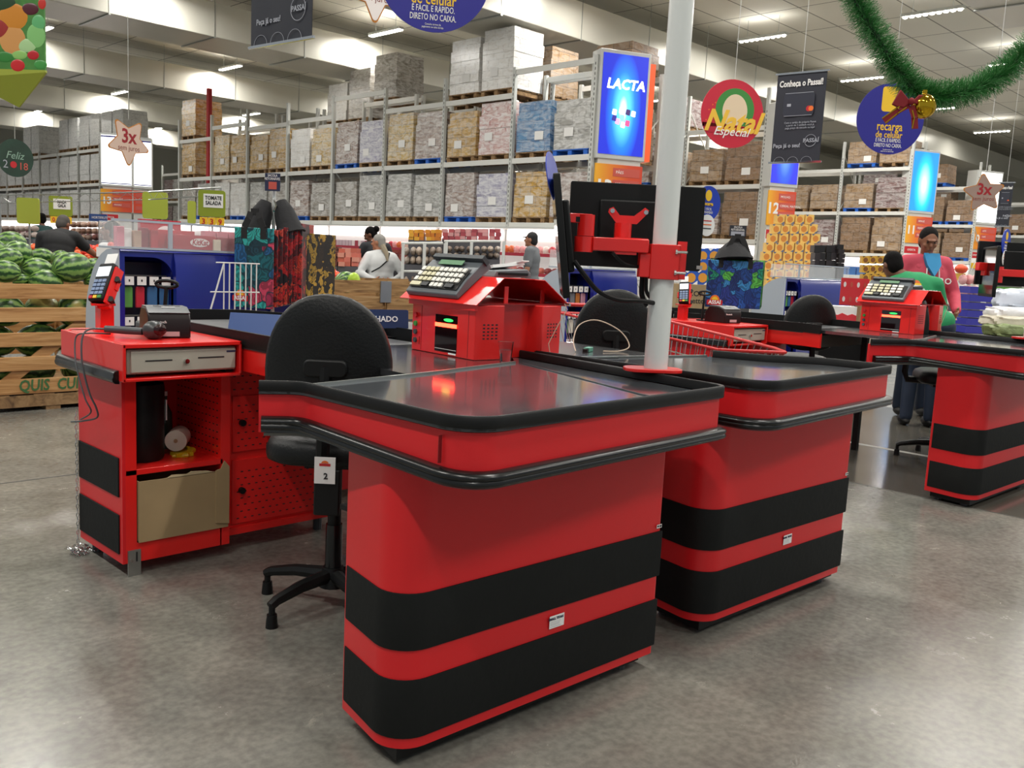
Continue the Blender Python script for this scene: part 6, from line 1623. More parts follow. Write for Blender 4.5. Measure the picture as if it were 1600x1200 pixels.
MB().box(5.02, 7.725, .02, 6.9, 8.6, .30).build('crate_floor', WOODD, r); MB().box(5.02, 8.6, .1, 6.9, 8.62, .96).build('rear_board', WOODD, r)
p = atp(541, 441, 9.6); melon(p.x, p.y, p.z, 1, .2, 'lone watermelon lying in the middle wooden crate', .95, group=None)
p = atp(553, 439, 9.5); o = MB().ell((0, 0, 0), (.07, .06, .09), 14, 10).build('bagged_lettuce', mat('lettuce_green', 'a6c832', .3, bump=.6, bscale=30, vary=.3)); o.location = p; tag(o, 'bright green bagged lettuce beside the lone watermelon', 'vegetable')

# ------------------------------------------------------------------ fruit piles
FR = {}
def fruit(nm, c, rad, p, label, cat, group):
    k = (c, rad)
    if k not in FR: FR[k] = MB().ell((0, 0, 0), (rad, rad, rad*.86), 10, 8).mesh(nm, mat('fruit_'+c, c, .25))
    o = bpy.data.objects.new(nm, FR[k]); col.objects.link(o); o.location = p; tag(o, label, cat, group)
def pile(cx, cy, wx, wy, z0, h, rad, cols, nm, label, cat, group, az=0, n=80, seed=1):
    rnd = random.Random(seed)
    MB().prism([(-wx*.46, -wy*.46), (wx*.46, -wy*.46), (wx*.46, wy*.46), (-wx*.46, wy*.46)], z0-.03, z0+h*.2, TR(cx, cy, 0, az)).prism([(-wx*.36, -wy*.36), (wx*.36, -wy*.36), (wx*.36, wy*.36), (-wx*.36, wy*.36)], z0, z0+h*.45, TR(cx, cy, 0, az)).prism([(-wx*.24, -wy*.24), (wx*.24, -wy*.24), (wx*.24, wy*.24), (-wx*.24, wy*.24)], z0, z0+h*.78, TR(cx, cy, 0, az)).build('display_riser', DARKG, TBL[-1])
    for i in range(n):
        u, v = rnd.uniform(-1, 1), rnd.uniform(-1, 1)
        z = z0+h*(1-max(abs(u), abs(v))**2)+rnd.uniform(-.01, .02)
        x = u*wx/2; y = v*wy/2
        fruit(nm, rnd.choice(cols), rad, (cx+x*math.cos(az)-y*math.sin(az), cy+x*math.sin(az)+y*math.cos(az), z), label, cat, group)
TBL = []
def table(cx, cy, wx, wy, z, label, az=0, m=BLK, name='produce_table'):
    r = root(name, (cx, cy, 0), label, 'produce table'); M = TR(cx, cy, 0, az)
    MB().box(-wx/2, -wy/2, z-.16, wx/2, wy/2, z-.02, M).build('tray', m, r); MB().box(-wx/2-.01, -wy/2-.01, z-.02, wx/2+.01, -wy/2+.01, z+.03, M).box(-wx/2-.01, wy/2-.01, z-.02, wx/2+.01, wy/2+.01, z+.03, M).build('rim', m, r)
    TBL.append(r)
    for a in (-1, 1):
        for b in (-1, 1): MB().box(a*(wx/2-.05)-.03, b*(wy/2-.05)-.03, 0, a*(wx/2-.05)+.03, b*(wy/2-.05)+.03, z-.16, M).build('leg', m, r)
AZ = R(-45)
p = atp(478, 432, 10.6); table(p.x, p.y, .85, .7, .93, 'black produce crate table heaped with tomatoes, left of the middle wooden crate', AZ)
pile(p.x, p.y, .8, .66, .93, .17, .036, ['e0401c', 'd8301a', 'e85a2a'], 'tomato', 'red tomato in the heap behind the shopping bags', 'tomato', 'tomatoes behind the shopping bags', AZ, 150, 2)
p = atp(440, 405, 12.4); table(p.x, p.y, 1.0, .8, .95, 'produce table with yellow fruit behind the shopping bags', AZ)
pile(p.x, p.y, .95, .75, .98, .28, .05, ['d8d23a', 'e0dc6a', 'c8c02a'], 'yellow_fruit', 'yellow fruit in the heap behind the tomatoes', 'fruit', 'yellow fruit heap', AZ, 90, 3)
p = atp(135, 405, 13.0); table(p.x, p.y, 1.6, 1.1, .85, 'produce table of tomatoes in front of the man in black', AZ)
pile(p.x, p.y, 1.5, 1.0, .88, .25, .045, ['e0401c', 'e85a30', 'd8301a', 'f07848'], 'tomato', 'tomato in the heap beside the man in black', 'tomato', 'tomatoes beside the man in black', AZ, 220, 4)
p = atp(62, 396, 13.8); table(p.x, p.y, 1.2, .9, .85, 'produce table of onions left of the man in black', AZ)
pile(p.x, p.y, 1.1, .8, .9, .2, .045, ['e0602c', 'd84a20', 'b8c88a', 'd8e0b0'], 'vegetable', 'vegetable in the heap left of the man in black', 'vegetable', 'vegetables left of the man in black', AZ, 90, 5)
# packed vegetable stands further back
BR = ['8a6a5a', 'a07a68', '7a5048', 'b89a88', '9a8478']
def stack(pxa, pxb, pya, pyb, d, nx, nz, cols, nm, label, cat, group, kind='box', depth=.3, seed=1, jit=.015):
    rnd = random.Random(seed)
    for i in range(nx):
        for k in range(nz):
            px = pxa+(pxb-pxa)*(i+.5)/nx; py = pya+(pyb-pya)*(k+1)/nz
            p = atp(px, py, d); w_ = abs(pxb-pxa)/nx/1420.166*d*.96; h_ = abs(pyb-pya)/nz/1420.166*d*.96
            c = cols[rnd.randrange(len(cols))]
            packobj(nm, packmesh(round(w_, 2), depth, round(h_, 3), c, kind), p.x+rnd.uniform(-jit, jit), p.y+rnd.uniform(-jit, jit), p.z, label, cat, group, R(44.5))
    # plinth below
    a = atp(pxa, pyb, d); b = atp(pxb, pyb, d); c = (a+b)/2; L = (b-a).length
    r = root('store_plinth', (c.x, c.y, 0), 'dark plinth under the '+group, 'plinth')
    MB().box(-depth/2, -L/2, 0, depth/2, L/2, c.z, TR(c.x, c.y, 0, R(44.5))).build('block', mat('case_grey', '55555a', .5), r)
stack(112, 186, 346, 376, 17, 9, 3, BR, 'onion_bag', 'purple brown net bag of onions behind the man in black', 'onion bag', 'onion bags behind the man in black', 'bag', seed=2)
stack(0, 58, 352, 372, 18, 7, 2, ['b8a8a0', 'a09088', '8a7870'], 'onion_bag', 'pale net bag of onions at the left picture edge', 'onion bag', 'onion bags at the left picture edge', 'bag', seed=3)
stack(455, 505, 366, 384, 14, 5, 2, ['c8b8a0', 'b8a890', 'd8d0b8'], 'bread_bag', 'pale bread bag behind the red shopping bags', 'bread bag', 'bread bags behind the shopping bags', 'bag', seed=4)
stack(504, 530, 385, 415, 13, 2, 8, ['6a3a34', '7a4640', '5a302c'], 'meat_pack', 'dark red flat pack in the stack left of the woman in white', 'food pack', 'dark red flat packs', 'box', seed=5)
stack(531, 562, 388, 416, 13, 3, 4, ['d87868', 'e09a88', 'c86a58'], 'apple_pack', 'pinkish apple pack left of the woman in white', 'food pack', 'pinkish apple packs', 'box', seed=6)
stack(612, 662, 390, 418, 14.2, 4, 7, ['8a3a34', '9a4a40', 'a85a50'], 'salami_pack', 'dark red pack in the stack right of the woman in white', 'food pack', 'dark red packs right of the woman', 'box', seed=7)
# white framed garlic racks
def frame_rack(pxs, pyt, pyb, d, label):
    a = atp(pxs[0], pyb, d); r = root('white_frame_rack', (a.x, a.y, 0), label, 'rack')
    for px in pxs:
        p = atp(px, pyb, d); z1 = atp(px, pyt, d).z; MB().cyl((p.x, p.y, 0), (p.x, p.y, z1), .022, n=8).build('post', WHT, r)
    for py in (pyt, pyt+(pyb-pyt)*.45, pyb-6):
        MB().tube([atp(px, py, d) for px in (pxs[0], pxs[-1])], .018, 6).build('rail', WHT, r)
frame_rack((627, 660, 692), 380, 478, 12.6, 'white frame rack of garlic bags left of the nearest scanner keyboard')
frame_rack((694, 733, 783), 377, 470, 13.0, 'white frame rack of garlic bags behind the nearest scanner keyboard')
GA = ['8a7c70', 'a09488', '6e6258', 'b8a898']
stack(630, 690, 385, 414, 12.9, 6, 2, GA, 'garlic_bag', 'grey brown garlic bag on the upper shelf of the left white rack', 'garlic bag', 'garlic bags, left white rack, upper shelf', 'bag', seed=8)
stack(630, 690, 428, 474, 12.9, 6, 3, GA, 'garlic_bag', 'grey brown garlic bag on the lower shelf of the left white rack', 'garlic bag', 'garlic bags, left white rack, lower shelf', 'bag', seed=9)
stack(697, 781, 384, 404, 13.3, 8, 2, GA, 'garlic_bag', 'grey brown garlic bag on the upper shelf of the right white rack', 'garlic bag', 'garlic bags, right white rack, upper shelf', 'bag', seed=10)
stack(697, 781, 410, 444, 13.3, 8, 3, GA, 'garlic_bag', 'grey brown garlic bag on the lower shelf of the right white rack', 'garlic bag', 'garlic bags, right white rack, lower shelf', 'bag', seed=11)
stack(640, 690, 359, 376, 13.2, 6, 3, ['d8902a', 'e0a83a', 'c87a2a'], 'yellow_tub', 'yellow tub stacked on top of the left white rack', 'food tub', 'yellow tubs on the left white rack', 'box', seed=12)
stack(692, 782, 358, 375, 13.6, 10, 3, ['b85a60', 'd8a0a0', 'a84a54'], 'pink_tub', 'pink red tub stacked on top of the right white rack', 'food tub', 'pink red tubs on the right white rack', 'box', seed=13)
# green price boards
def price_board(px0, px1, py0, py1, d, label, l1=None, l2=None, price=None, az=R(-46)):
    F, w_, h_ = place(px0, py0, py1, px1, d, az)
    r = root('price_board', tuple(F.translation), label, 'price board')
    MB().prism(rrect(0, 0, w_, h_, h_*.1, 4), -.01, .01, F).build('green_board', OLV if l1 else OLV2, r)
    if l1:
        p = MB().box(w_*.2, h_*.35, .01, w_*.93, h_*.86, .014, F).build('white_card', PAPER, r)
        text('lettering', l1+('\n'+l2 if l2 else ''), h_*.2, sh(F, w_*.57, h_*.61, .016), INK, p, bold=.025, sx=.8)
    if price:
        for k, ch in enumerate(price):
            b = MB().box(w_*(.06+.31*k), -h_*.36, 0, w_*(.35+.31*k), -h_*.02, .012, F).build('price_tile', YEL, r)
            text('lettering', ch, h_*.3, sh(F, w_*(.205+.31*k), -h_*.19, .014), REDP, b, bold=.02)
    p = F @ Vector((w_*.5, h_, 0)); q = F @ Vector((w_*.5, h_, -.02))
    MB().cyl((q.x, q.y, 0), (q.x, q.y, p.z), .012, n=6).build('post', STEEL, r)
price_board(310, 352, 297, 338, 11, 'green price board reading TOMATE SALADA with 3 3 9 on yellow', 'TOMATE', 'SALADA', '339')
price_board(77, 113, 306, 337, 14, 'green price board reading MAÇA GALA above the man in black', 'MAÇA', 'GALA', '020')
price_board(27, 62, 309, 349, 13, 'blank side of a light green price board at the far left')
price_board(223, 262, 300, 341, 12, 'blank side of a green price board left of the red wafer boxes')
price_board(293, 306, 314, 349, 12.5, 'narrow green price board just left of the TOMATE SALADA board', az=R(-20))
for k, (a, b, d, nm) in enumerate((((0, 305), (232, 300), 13.2, 'left'), ((232, 300), (345, 293), 11.6, 'right'))):
    o = MB().tube([atp(*a, d), atp(*b, d)], .01, 6).tube([atp(a[0], a[1]+12, d), atp(b[0], b[1]+12, d)], .007, 6)
    n = 14
    o.tube([atp(a[0]+(b[0]-a[0])*i/n, a[1]+(b[1]-a[1])*i/n+(12 if i % 2 else 0), d) for i in range(n+1)], .004, 5)
    q = atp(*a, d) if k == 0 else atp(*b, d)
    o.cyl((q.x, q.y, 0), tuple(q), .012, n=8)
    tag(o.build('sign_truss', STEEL), 'thin steel lattice bar carrying the green price boards, %s piece' % nm, 'truss')

# ------------------------------------------------------------------ panettone boxes and other goods at the right
def box3(w_, h_, d_, base, ball, rib):
    mb = MB(); mb.box(-w_/2, 0, 0, w_/2, d_, h_)
    mb.cur = 1; mb.prism(circ(0, h_*.48, w_*.33, h_*.33, 12), 0, .004, Matrix(((1, 0, 0, 0), (0, 0, -1, 0), (0, 1, 0, 0), (0, 0, 0, 1))))
    mb.cur = 2; mb.prism([(w_*.1, h_*.02), (w_*.48, h_*.02), (w_*.48, h_*.3)], 0, .006, Matrix(((1, 0, 0, 0), (0, 0, -1, 0), (0, 1, 0, 0), (0, 0, 0, 1)))).prism([(-w_*.48, h_*.98), (-w_*.1, h_*.98), (-w_*.3, h_*.8)], 0, .006, Matrix(((1, 0, 0, 0), (0, 0, -1, 0), (0, 1, 0, 0), (0, 0, 0, 1))))
    return mb.mesh('festive_cake_box', [base, ball, rib], False)
YB = box3(.165, .175, .165, mat('cake_box_yellow', 'f0c468', .4), mat('cake_box_orange', 'd8883a', .4), mat('cake_box_ribbon', '5a6a8a', .4))
BB = box3(.19, .2, .19, mat('cake_box_blue', '2a5ab8', .35), mat('cake_box_gold', 'd8983a', .4), PAPER)
YB2 = box3(.16, .17, .16, mat('cake_box_mustard', 'c89a34', .4), mat('cake_box_brown', '7a4a20', .4), mat('cake_box_dark', '4a3a20', .5))
rowsP = [(1211, 1272, 350), (1205, 1277, 365), (1199, 1282, 380), (1194, 1272, 394), (1189, 1271, 408), (1192, 1270, 422), (1195, 1270, 436), (1195, 1270, 450), (1193, 1268, 464), (1191, 1266, 478)]
d = 17.2
for k, (a, b, py) in enumerate(rowsP):
    n = int((b-a)/13.9)
    for i in range(n):
        p = atp(a+(i+.5)*(b-a)/n, py, d); o = packobj('cake_box', YB, p.x, p.y, p.z, 'yellow festive cake box in the tall pile left of the third chair', 'cake box', 'yellow cake boxes in the tall pile', R(-45.5))
a = atp(1191, 478, d); b = atp(1268, 478, d); c = (a+b)/2
o = MB().box(-.5, 0, 0, .5, .4, c.z-.01, TR(c.x, c.y, 0, R(-45.5))).build('pallet_plinth', CARD2); tag(o, 'brown carton plinth under the tall pile of yellow cake boxes', 'plinth')
for i in range(4):
    for k in range(3):
        p = atp(1075+i*18+4, 411+k*17, 12.5); packobj('cake_box', BB, p.x, p.y, p.z, 'blue festive cake box stacked behind the blue ocean bag', 'cake box', 'blue cake boxes behind the blue ocean bag', R(-45.5))
p = atp(1085, 482, 12.3); r = root('cardboard_box', (p.x, p.y, 0), 'brown cardboard box with black print behind the second card terminal', 'box')
M = TR(p.x, p.y, p.z, R(-45.5)); MB().box(-.26, 0, 0, .26, .4, .32, M).build('walls', CARD, r); MB().box(-.26, 0, -p.z, .26, .4, -.002, M).build('lower_cartons', CARD2, r)
text('lettering', 'IL CONTE\nPanettone', .1, M @ frame((.02, -.002, .15), (1, 0, 0)), INK, r, bold=.01)
for i in range(5):
    for k in range(4):
        p = atp(1352+i*11.5, 412+k*14, 20.5); packobj('cake_box', YB2, p.x, p.y, p.z, 'mustard yellow cake box in the stack behind the cashier in green', 'cake box', 'mustard cake boxes behind the cashier in green', R(-45.5))
a = atp(1378, 454, 20.5); o = MB().box(-.45, 0, 0, .45, .3, a.z-.01, TR(a.x, a.y, 0, R(-45.5))).build('pallet_plinth', CARD2); tag(o, 'brown carton plinth under the mustard cake boxes', 'plinth')
stack(1268, 1305, 383, 418, 13.5, 4, 3, ['1a1718', '2a2426', '141213'], 'black_box', 'small black gift box in the stack above the third blue display', 'gift box', 'black gift boxes above the third blue display', 'box', .2, 21)
stack(1306, 1316, 382, 418, 13.4, 1, 5, ['141213', '201a1a'], 'wine_box', 'dark wine box right of the small black gift boxes', 'gift box', 'dark wine boxes', 'box', .15, 22)
# red cards & boxes near the third display
F, w_, h_ = place(1311, 434, 476, 1357, 9.0, R(-50)); r = root('red_poster_board', tuple(F.translation), 'red advertising card with four white pictograms on the belt left of the farther scanner', 'advertising card')
MB().box(0, 0, -.005, w_, h_, 0, F).build('card', mat('poster_red', 'd83a42', .45), r)
for i in range(4):
    for q in (.22, .76): MB().prism(circ(w_*(.14+.24*i), h_*q, w_*.05, h_*.10, 12), 0, .002, F).build('pictogram', PINKR if i % 2 else PAPER, r)
MB().box(w_*.45, -.0-F.translation.z, -.04, w_*.55, 0, -.01, F).build('stand', WHT, r)
p = atp(1318, 503, 8.2); r = root('gift_carton', tuple(p), 'white and red snowflake carton between the third chair and the farther scanner', 'box')
M = TR(p.x, p.y, p.z, R(-45.5)); MB().box(-.11, 0, 0, .11, .2, .14, M).build('carton', PAPER, r); MB().prism([(-.11, 0), (.11, 0), (.11, .06), (.07, .075), (.03, .06), (-.02, .08), (-.06, .06), (-.11, .07)], 0, .003, M @ Matrix(((1, 0, 0, 0), (0, 0, -1, 0), (0, 1, 0, 0), (0, 0, 0, 1)))).build('red_print', mat('poster_red', 'd83a42', .45), r)
MB().box(-.2, 0, -p.z, .25, .25, -.005, M).build('stand', BLK, r)
# packages at the right end
WB = mat('white_plastic_bag', 'e6e6e6', .3, bump=.9, bscale=16)
def sack(px, py, d, sz, m, label, rz=0):
    p = atp(px, py, d); r = root('grocery_bag', tuple(p), label, 'bag')
    rnd = random.Random(px); ph = [rnd.uniform(0, 6) for _ in range(6)]
    mb = MB().ell((0, 0, 0), 1.0, 30, 20)
    for i, v in enumerate(mb.v):
        q = Vector([math.copysign(abs(c)**.55, c) for c in v])
        k = 1+.07*math.sin(5*v.x+ph[0])*math.sin(4*v.y+ph[1])+.05*math.sin(11*v.x+7*v.z+ph[2])+.04*math.sin(13*v.y-9*v.z+ph[3])
        mb.v[i] = Vector((q.x*sz[0]*k, q.y*sz[1]*k, q.z*sz[2]*(k+.06*math.sin(9*v.x+ph[4]))))
    b = mb.build('filled_bag', m, r); b.matrix_parent_inverse = TR(0, 0, sz[2], rz)
    return r
sack(1575, 527, 6.9, (.17, .11, .05), mat('green_print_bag', '7c8a5a', .4, vary=.5, vscale=20, bump=.5), 'greenish plastic sack of groceries lying at the bottom at the right picture edge', -.8)
sack(1572, 511, 7.0, (.18, .12, .045), mat('beige_bag', 'cfc8b4', .35, bump=.8, bscale=14, vary=.2), 'beige plastic sack in the middle of the bag pile at the right edge', -.8)
sack(1580, 500, 7.05, (.18, .12, .05), WB, 'white plastic sack in the bag pile at the right edge', -.8)
sack(1588, 482, 7.2, (.18, .12, .075), mat('pale_blue_bag', 'cfd6e2', .3, bump=.9, bscale=14), 'topmost pale bluish plastic sack at the right picture edge', -.8)
p = atp(1575, 527, 7.0); o = MB().box(-.35, -.25, 0, .35, .25, p.z-.0, TR(p.x, p.y, 0, -.8)).build('packing_table', BLK); tag(o, 'black packing table top under the grocery bags at the right edge', 'table')
F, w_, h_ = place(1555, 448, 462, 1605, 8.5, R(-50)); o = MB().box(0, 0, -.05, w_, h_, 0, F).build('leafy_package', mat('leafy_print2', '5a9a3a', .5, vary=.9, vscale=25)); tag(o, 'package with leafy print above the white sacks at the right edge', 'package')
sack(1466, 502, 8.6, (.14, .1, .05), mat('pink_white_bag', 'e0b8b8', .4, vary=.3, vscale=30, bump=.6), 'pink and white packet heap right of the cashier in green', -.8)
p = atp(1465, 515, 8.6); r = root('cardboard_box', (p.x, p.y, 0), 'brown cardboard box under the pink and white packets', 'box')
M = TR(p.x, p.y, 0, R(-45.5)); MB().box(-.1, 0, p.z-.02, .1, .2, p.z+.09, M).build('walls', CARD, r); MB().box(-.1, .01, 0, .1, .2, p.z-.025, M).build('stand', BLK, r)
p = atp(1522, 440, 11.5); stack(1500, 1527, 428, 462, 11.5, 3, 2, ['e0a8a8', 'd88888', 'f0d0c8'], 'snack_bag', 'pink snack bag in the clear bin right of the pink hoodie man', 'snack bag', 'pink snack bags right of the hoodie man', 'bag', .2, 31)
o = MB().ell((0, 0, 0), (.09, .08, .06), 12, 8).build('orange_bag', mat('orange_plastic', 'e0522a', .3, bump=.5, bscale=20)); o.location = atp(1502, 420, 11.5); tag(o, 'orange red plastic bag on top of the pink snack bags', 'bag')
# purple blue plastic crates stack
F, w_, h_ = place(1508, 446, 520, 1552, 9.8, R(-46)); r = root('basket_stack', tuple(F.translation), 'stack of purple blue shopping baskets between the hoodie man and the right edge', 'shopping baskets')
for k in range(6): MB().box(0, h_*(k/6), -.25, w_, h_*(k/6)+h_*.14, 0, F).build('basket', mat('basket_blue', '3a3a9a', .4), r)
MB().box(0, -F.translation.z, -.25, w_, -.002, 0, F).build('trolley_base', BLK, r)
# white crate with tomatoes on a scale beside display
p = atp(170, 398, 8.2); r = root('foam_tray', tuple(p), 'white foam tray with tomatoes left of the left blue display', 'tray')
M = TR(p.x, p.y, p.z-.02, R(-45)); MB().box(-.08, -.07, 0, .08, .07, .085, M).build('tray', PAPER, r); MB().box(-.06, -.05, -p.z+.02, .06, .05, 0, M).build('stand', WHT, r)
fruit('tomato', 'e0401c', .03, M @ Vector((.03, -.02, .11)), 'tomato on the white foam tray', 'tomato', None); 
o = MB().ell((0, 0, 0), (.06, .05, .03), 12, 8, M @ Matrix.Translation((-.03, 0, .10))).build('white_bag', WB); tag(o, 'white crumpled bag on the foam tray', 'bag')
sg = MB(); F, w_, h_ = place(139, 334, 345, 167, 13, R(-46)); o = MB().box(0, 0, -.02, w_, h_, 0, F).build('aisle_sign', SIGNBL); tag(o, 'small blue sign below the white totem', 'sign')
q = F @ Vector((w_*.5, 0, -.03)); MB().cyl((q.x, q.y, 0), (q.x, q.y, q.z+.1), .01, n=6).build('post', STEEL, o)
text('lettering', 'HORTIFRUTI', h_*.5, sh(F, w_*.6, h_*.5, .002), WPR, o, sx=.8)

# ------------------------------------------------------------------ people
SK = {'dark': mat('skin_dark', '6b4430', .5), 'mid': mat('skin_mid', '8a5a42', .5), 'tan': mat('skin_tan', 'a87458', .5)}
def caps(mb, chain, n=12):
    """tapered capsule chain"""
    for i, (p, q) in enumerate(zip(chain, chain[1:])):
        mb.cyl(p[:3], q[:3], p[3], q[3], n)
    for p in chain: mb.ell(p[:3], p[3], n, 8)
def hand(mb, w, d, s, curl=.5, r=1.0):
    """w wrist, d pointing direction, s thumb side; five unequal bent fingers on a palm"""
    d = Vector(d).normalized(); s = Vector(s); s = (s-d*s.dot(d)).normalized(); n = d.cross(s); w = Vector(w)
    M = Matrix((s, d, n)).transposed().to_4x4(); M.translation = w+d*.045
    mb.ell((0, 0, 0), (.040, .052, .016), 12, 8, M)
    for k, (o, L) in enumerate(((.030, .068), (.011, .078), (-.010, .072), (-.029, .056))):
        a = w+d*.085+s*o; b = a+(d*math.cos(curl*.6)+n*math.sin(curl*.6))*L*.5; c = b+(d*math.cos(curl*1.5)+n*math.sin(curl*1.5))*L*.5
        caps(mb, [(*a, .009), (*b, .0085), (*c, .007)], 8)
    a = w+d*.03+s*.034; b = a+(s*.6+d*.7+n*.2).normalized()*.035; c = b+(d*.9+n*.3+s*.1).normalized()*.03
    caps(mb, [(*a, .012), (*b, .010), (*c, .008)], 8)
def remesh(o, vx, sm=3, it=.5):
    m = o.modifiers.new('voxel', 'REMESH'); m.mode = 'VOXEL'; m.voxel_size = vx; m.use_smooth_shade = True
    m2 = o.modifiers.new('relax', 'SMOOTH'); m2.factor = it; m2.iterations = sm
def person(loc, rz, label, skin, hair, shirt, pants, J, sleeves='short', vx=.009, extra=None, shoe=None, hairk='short', H=1.0):
    r = root('person', loc, label, 'person')
    D = dict(head=(0, .03, 1.60), neck=(0, .0, 1.47), chest=(0, 0, 1.28), waist=(0, 0, 1.08), hip=(0, 0, .95), shR=(.175, 0, 1.40), shL=(-.175, 0, 1.40), elR=(.24, .0, 1.12), elL=(-.24, 0, 1.12), wrR=(.25, .10, .88), wrL=(-.25, .10, .88),
             knR=(.10, .03, .5), knL=(-.10, .03, .5), anR=(.11, 0, .09), anL=(-.11, 0, .09), look=(0, 1, 0), bulk=1.0)
    D.update(J); B = D['bulk']
    M = Matrix.Translation(Vector(loc)) @ Matrix.Rotation(rz, 4, 'Z') @ Matrix.Scale(H, 4)
    T = M
    V = {k: Vector(v) for k, v in D.items() if k != 'bulk'}
    def torso(mb, g):
        c, wst, h = V['chest'], V['waist'], V['hip']
        ax = (V['shR']-V['shL']).normalized()
        for p, a, b, cc in ((V['chest'], .165*B, .115*B, .17), (V['chest'].lerp(V['waist'], .5), .150*B, .108*B, .14), (V['waist'], .145*B, .105*B, .12), (V['hip'], .165*B, .115*B, .12)):
            up = (V['neck']-V['hip']).normalized(); fr = up.cross(ax).normalized(); a2 = fr.cross(up).normalized()
            MM_ = Matrix((a2, fr, up)).transposed().to_4x4(); MM_.translation = p
            mb.ell((0, 0, 0), (a+g, b+g, cc+g*.5), 20, 12, MM_)
        caps(mb, [(*V['shL'], .055*B+g), (*V['chest'].lerp(V['neck'], .62), .075*B+g), (*V['shR'], .055*B+g)])
    def arm(mb, s, g, upto=1.0, part='all'):
        a, b, c = V['sh'+s], V['el'+s], V['wr'+s]
        if part == 'upper': caps(mb, [(*a, .055*B+g), (*a.lerp(b, upto), (.046+.004*(1-upto))*B+g)])
        else: caps(mb, [(*a, .054*B+g), (*b, .040*B+g), (*c, .027+g)])
    def leg(mb, s, g):
        h = V['hip']+(V['sh'+s]-V['chest']).normalized()*.085; h = V['hip']+Vector(((.085 if s == 'R' else -.085), 0, -.03))
        caps(mb, [(*h, .085*B+g), (*V['kn'+s], .056+g), (*V['an'+s], .038+g*1.3)])
    body = MB(T); torso(body, 0)
    caps(body, [(*V['chest'].lerp(V['neck'], .7), .065), (*V['neck'], .054), (*V['head']-Vector((0, 0, .05))+V['look']*-.01, .055)])
    lk = V['look'].normalized(); sx_ = lk.cross(Vector((0, 0, 1))).normalized(); uz = sx_.cross(lk)
    HM = Matrix((sx_, lk, uz)).transposed().to_4x4(); HM.translation = V['head']
    body.ell((0, -.008, .015), (.074, .092, .100), 24, 16, HM); body.ell((0, .022, -.045), (.056, .064, .068), 20, 12, HM)
    body.ell((0, .098, -.012), (.013, .018, .022), 12, 8, HM); body.ell((0, .088, .032), (.045, .012, .010), 12, 6, HM)       # nose, brow
    body.ell((0, .084, -.052), (.022, .010, .010), 12, 6, HM); body.ell((0, .074, -.088), (.022, .018, .016), 12, 6, HM)     # lips, chin
    for q in (-1, 1): body.ell((q*.076, -.008, -.005), (.010, .020, .032), 10, 8, HM); body.ell((q*.04, .062, -.02), (.022, .02, .022), 10, 8, HM)
    for s in 'RL':
        arm(body, s, 0); leg(body, s, 0)
        a, b, c = V['sh'+s], V['el'+s], V['wr'+s]
        hand(body, c, V.get('hd'+s, c-b), Vector((0, .6, 1)) if 'th'+s not in V else V['th'+s], .7)
        body.ell(V['an'+s]+Vector((0, .07, -.055)), (.042, .12, .032), 12, 8)
    o = body.build('body', SK[skin], r); remesh(o, vx)
    sm = MB(T); torso(sm, .016)
    for s in 'RL': arm(sm, s, .015, .75, 'all' if sleeves == 'long' else 'upper')
    o = sm.build('hoodie' if sleeves == 'hood' else 'shirt', shirt, r); remesh(o, .014, 4)
    pm = MB(T); 
    for s in 'RL': leg(pm, s, .014)
    pm.ell(V['hip'], (.178*B, .13*B, .11), 20, 12)
    o = pm.build('trousers', pants, r); remesh(o, .014, 4)
    for s in 'RL':
        MB(T).ell(V['an'+s]+Vector((0, .07, -.045)), (.05, .135, .045), 14, 10).build('shoe', shoe or BLK, r)
    hm = MB(T)
    if hairk != 'none':
        hm.ell((0, -.02, .035), (.080, .092, .092), 22, 14, HM); hm.ell((0, -.045, -.01), (.074, .066, .09), 18, 12, HM)
        if hairk == 'bun': hm.ell((0, -.125, .04), (.05, .045, .05), 14, 10, HM)
        if hairk == 'cap': hm.ell((0, .09, .04), (.06, .07, .01), 16, 6, HM)
        o = hm.build('cap' if hairk == 'cap' else 'hair', hair, r); remesh(o, .009, 2)
    if hairk in ('short', 'bun'):
        eb = MB(T)
        for q in (-1, 1): eb.ell((q*.032, .086, .030), (.016, .006, .004), 10, 6, HM)
        eb.build('eyebrows', hair, r)
        for q in (-1, 1): MB(T).ell((q*.031, .078, .012), (.011, .008, .006), 10, 6, HM).build('eye', mat('eye_dark', '241a14', .2), r)
        MB(T).ell((0, .0925, -.052), (.019, .004, .0035), 10, 6, HM).build('mouth', mat('lip_dark', '5a2e28', .5), r)
    return r, T, HM, V
HB = mat('hair_black', '0a0808', .85, bump=.3, bscale=90, spec=.15); HG = mat('hair_grey', '8f8d88', .6, bump=.6, bscale=60); HSG = mat('hair_salt_pepper', '1c1918', .85, vary=.6, vscale=60, bump=.4, bscale=80, spec=.15)
JEAN = mat('dark_jeans', '1c2a3e', .7, vary=.2); DTR = mat('dark_trousers', '1b1c20', .7)
def base(px, py, z, d):
    p = atp(px, py, d); return (p.x, p.y, 0)
def azto(loc, extra=0): return math.atan2(loc[1], loc[0])-PI/2+extra     # facing away from the camera
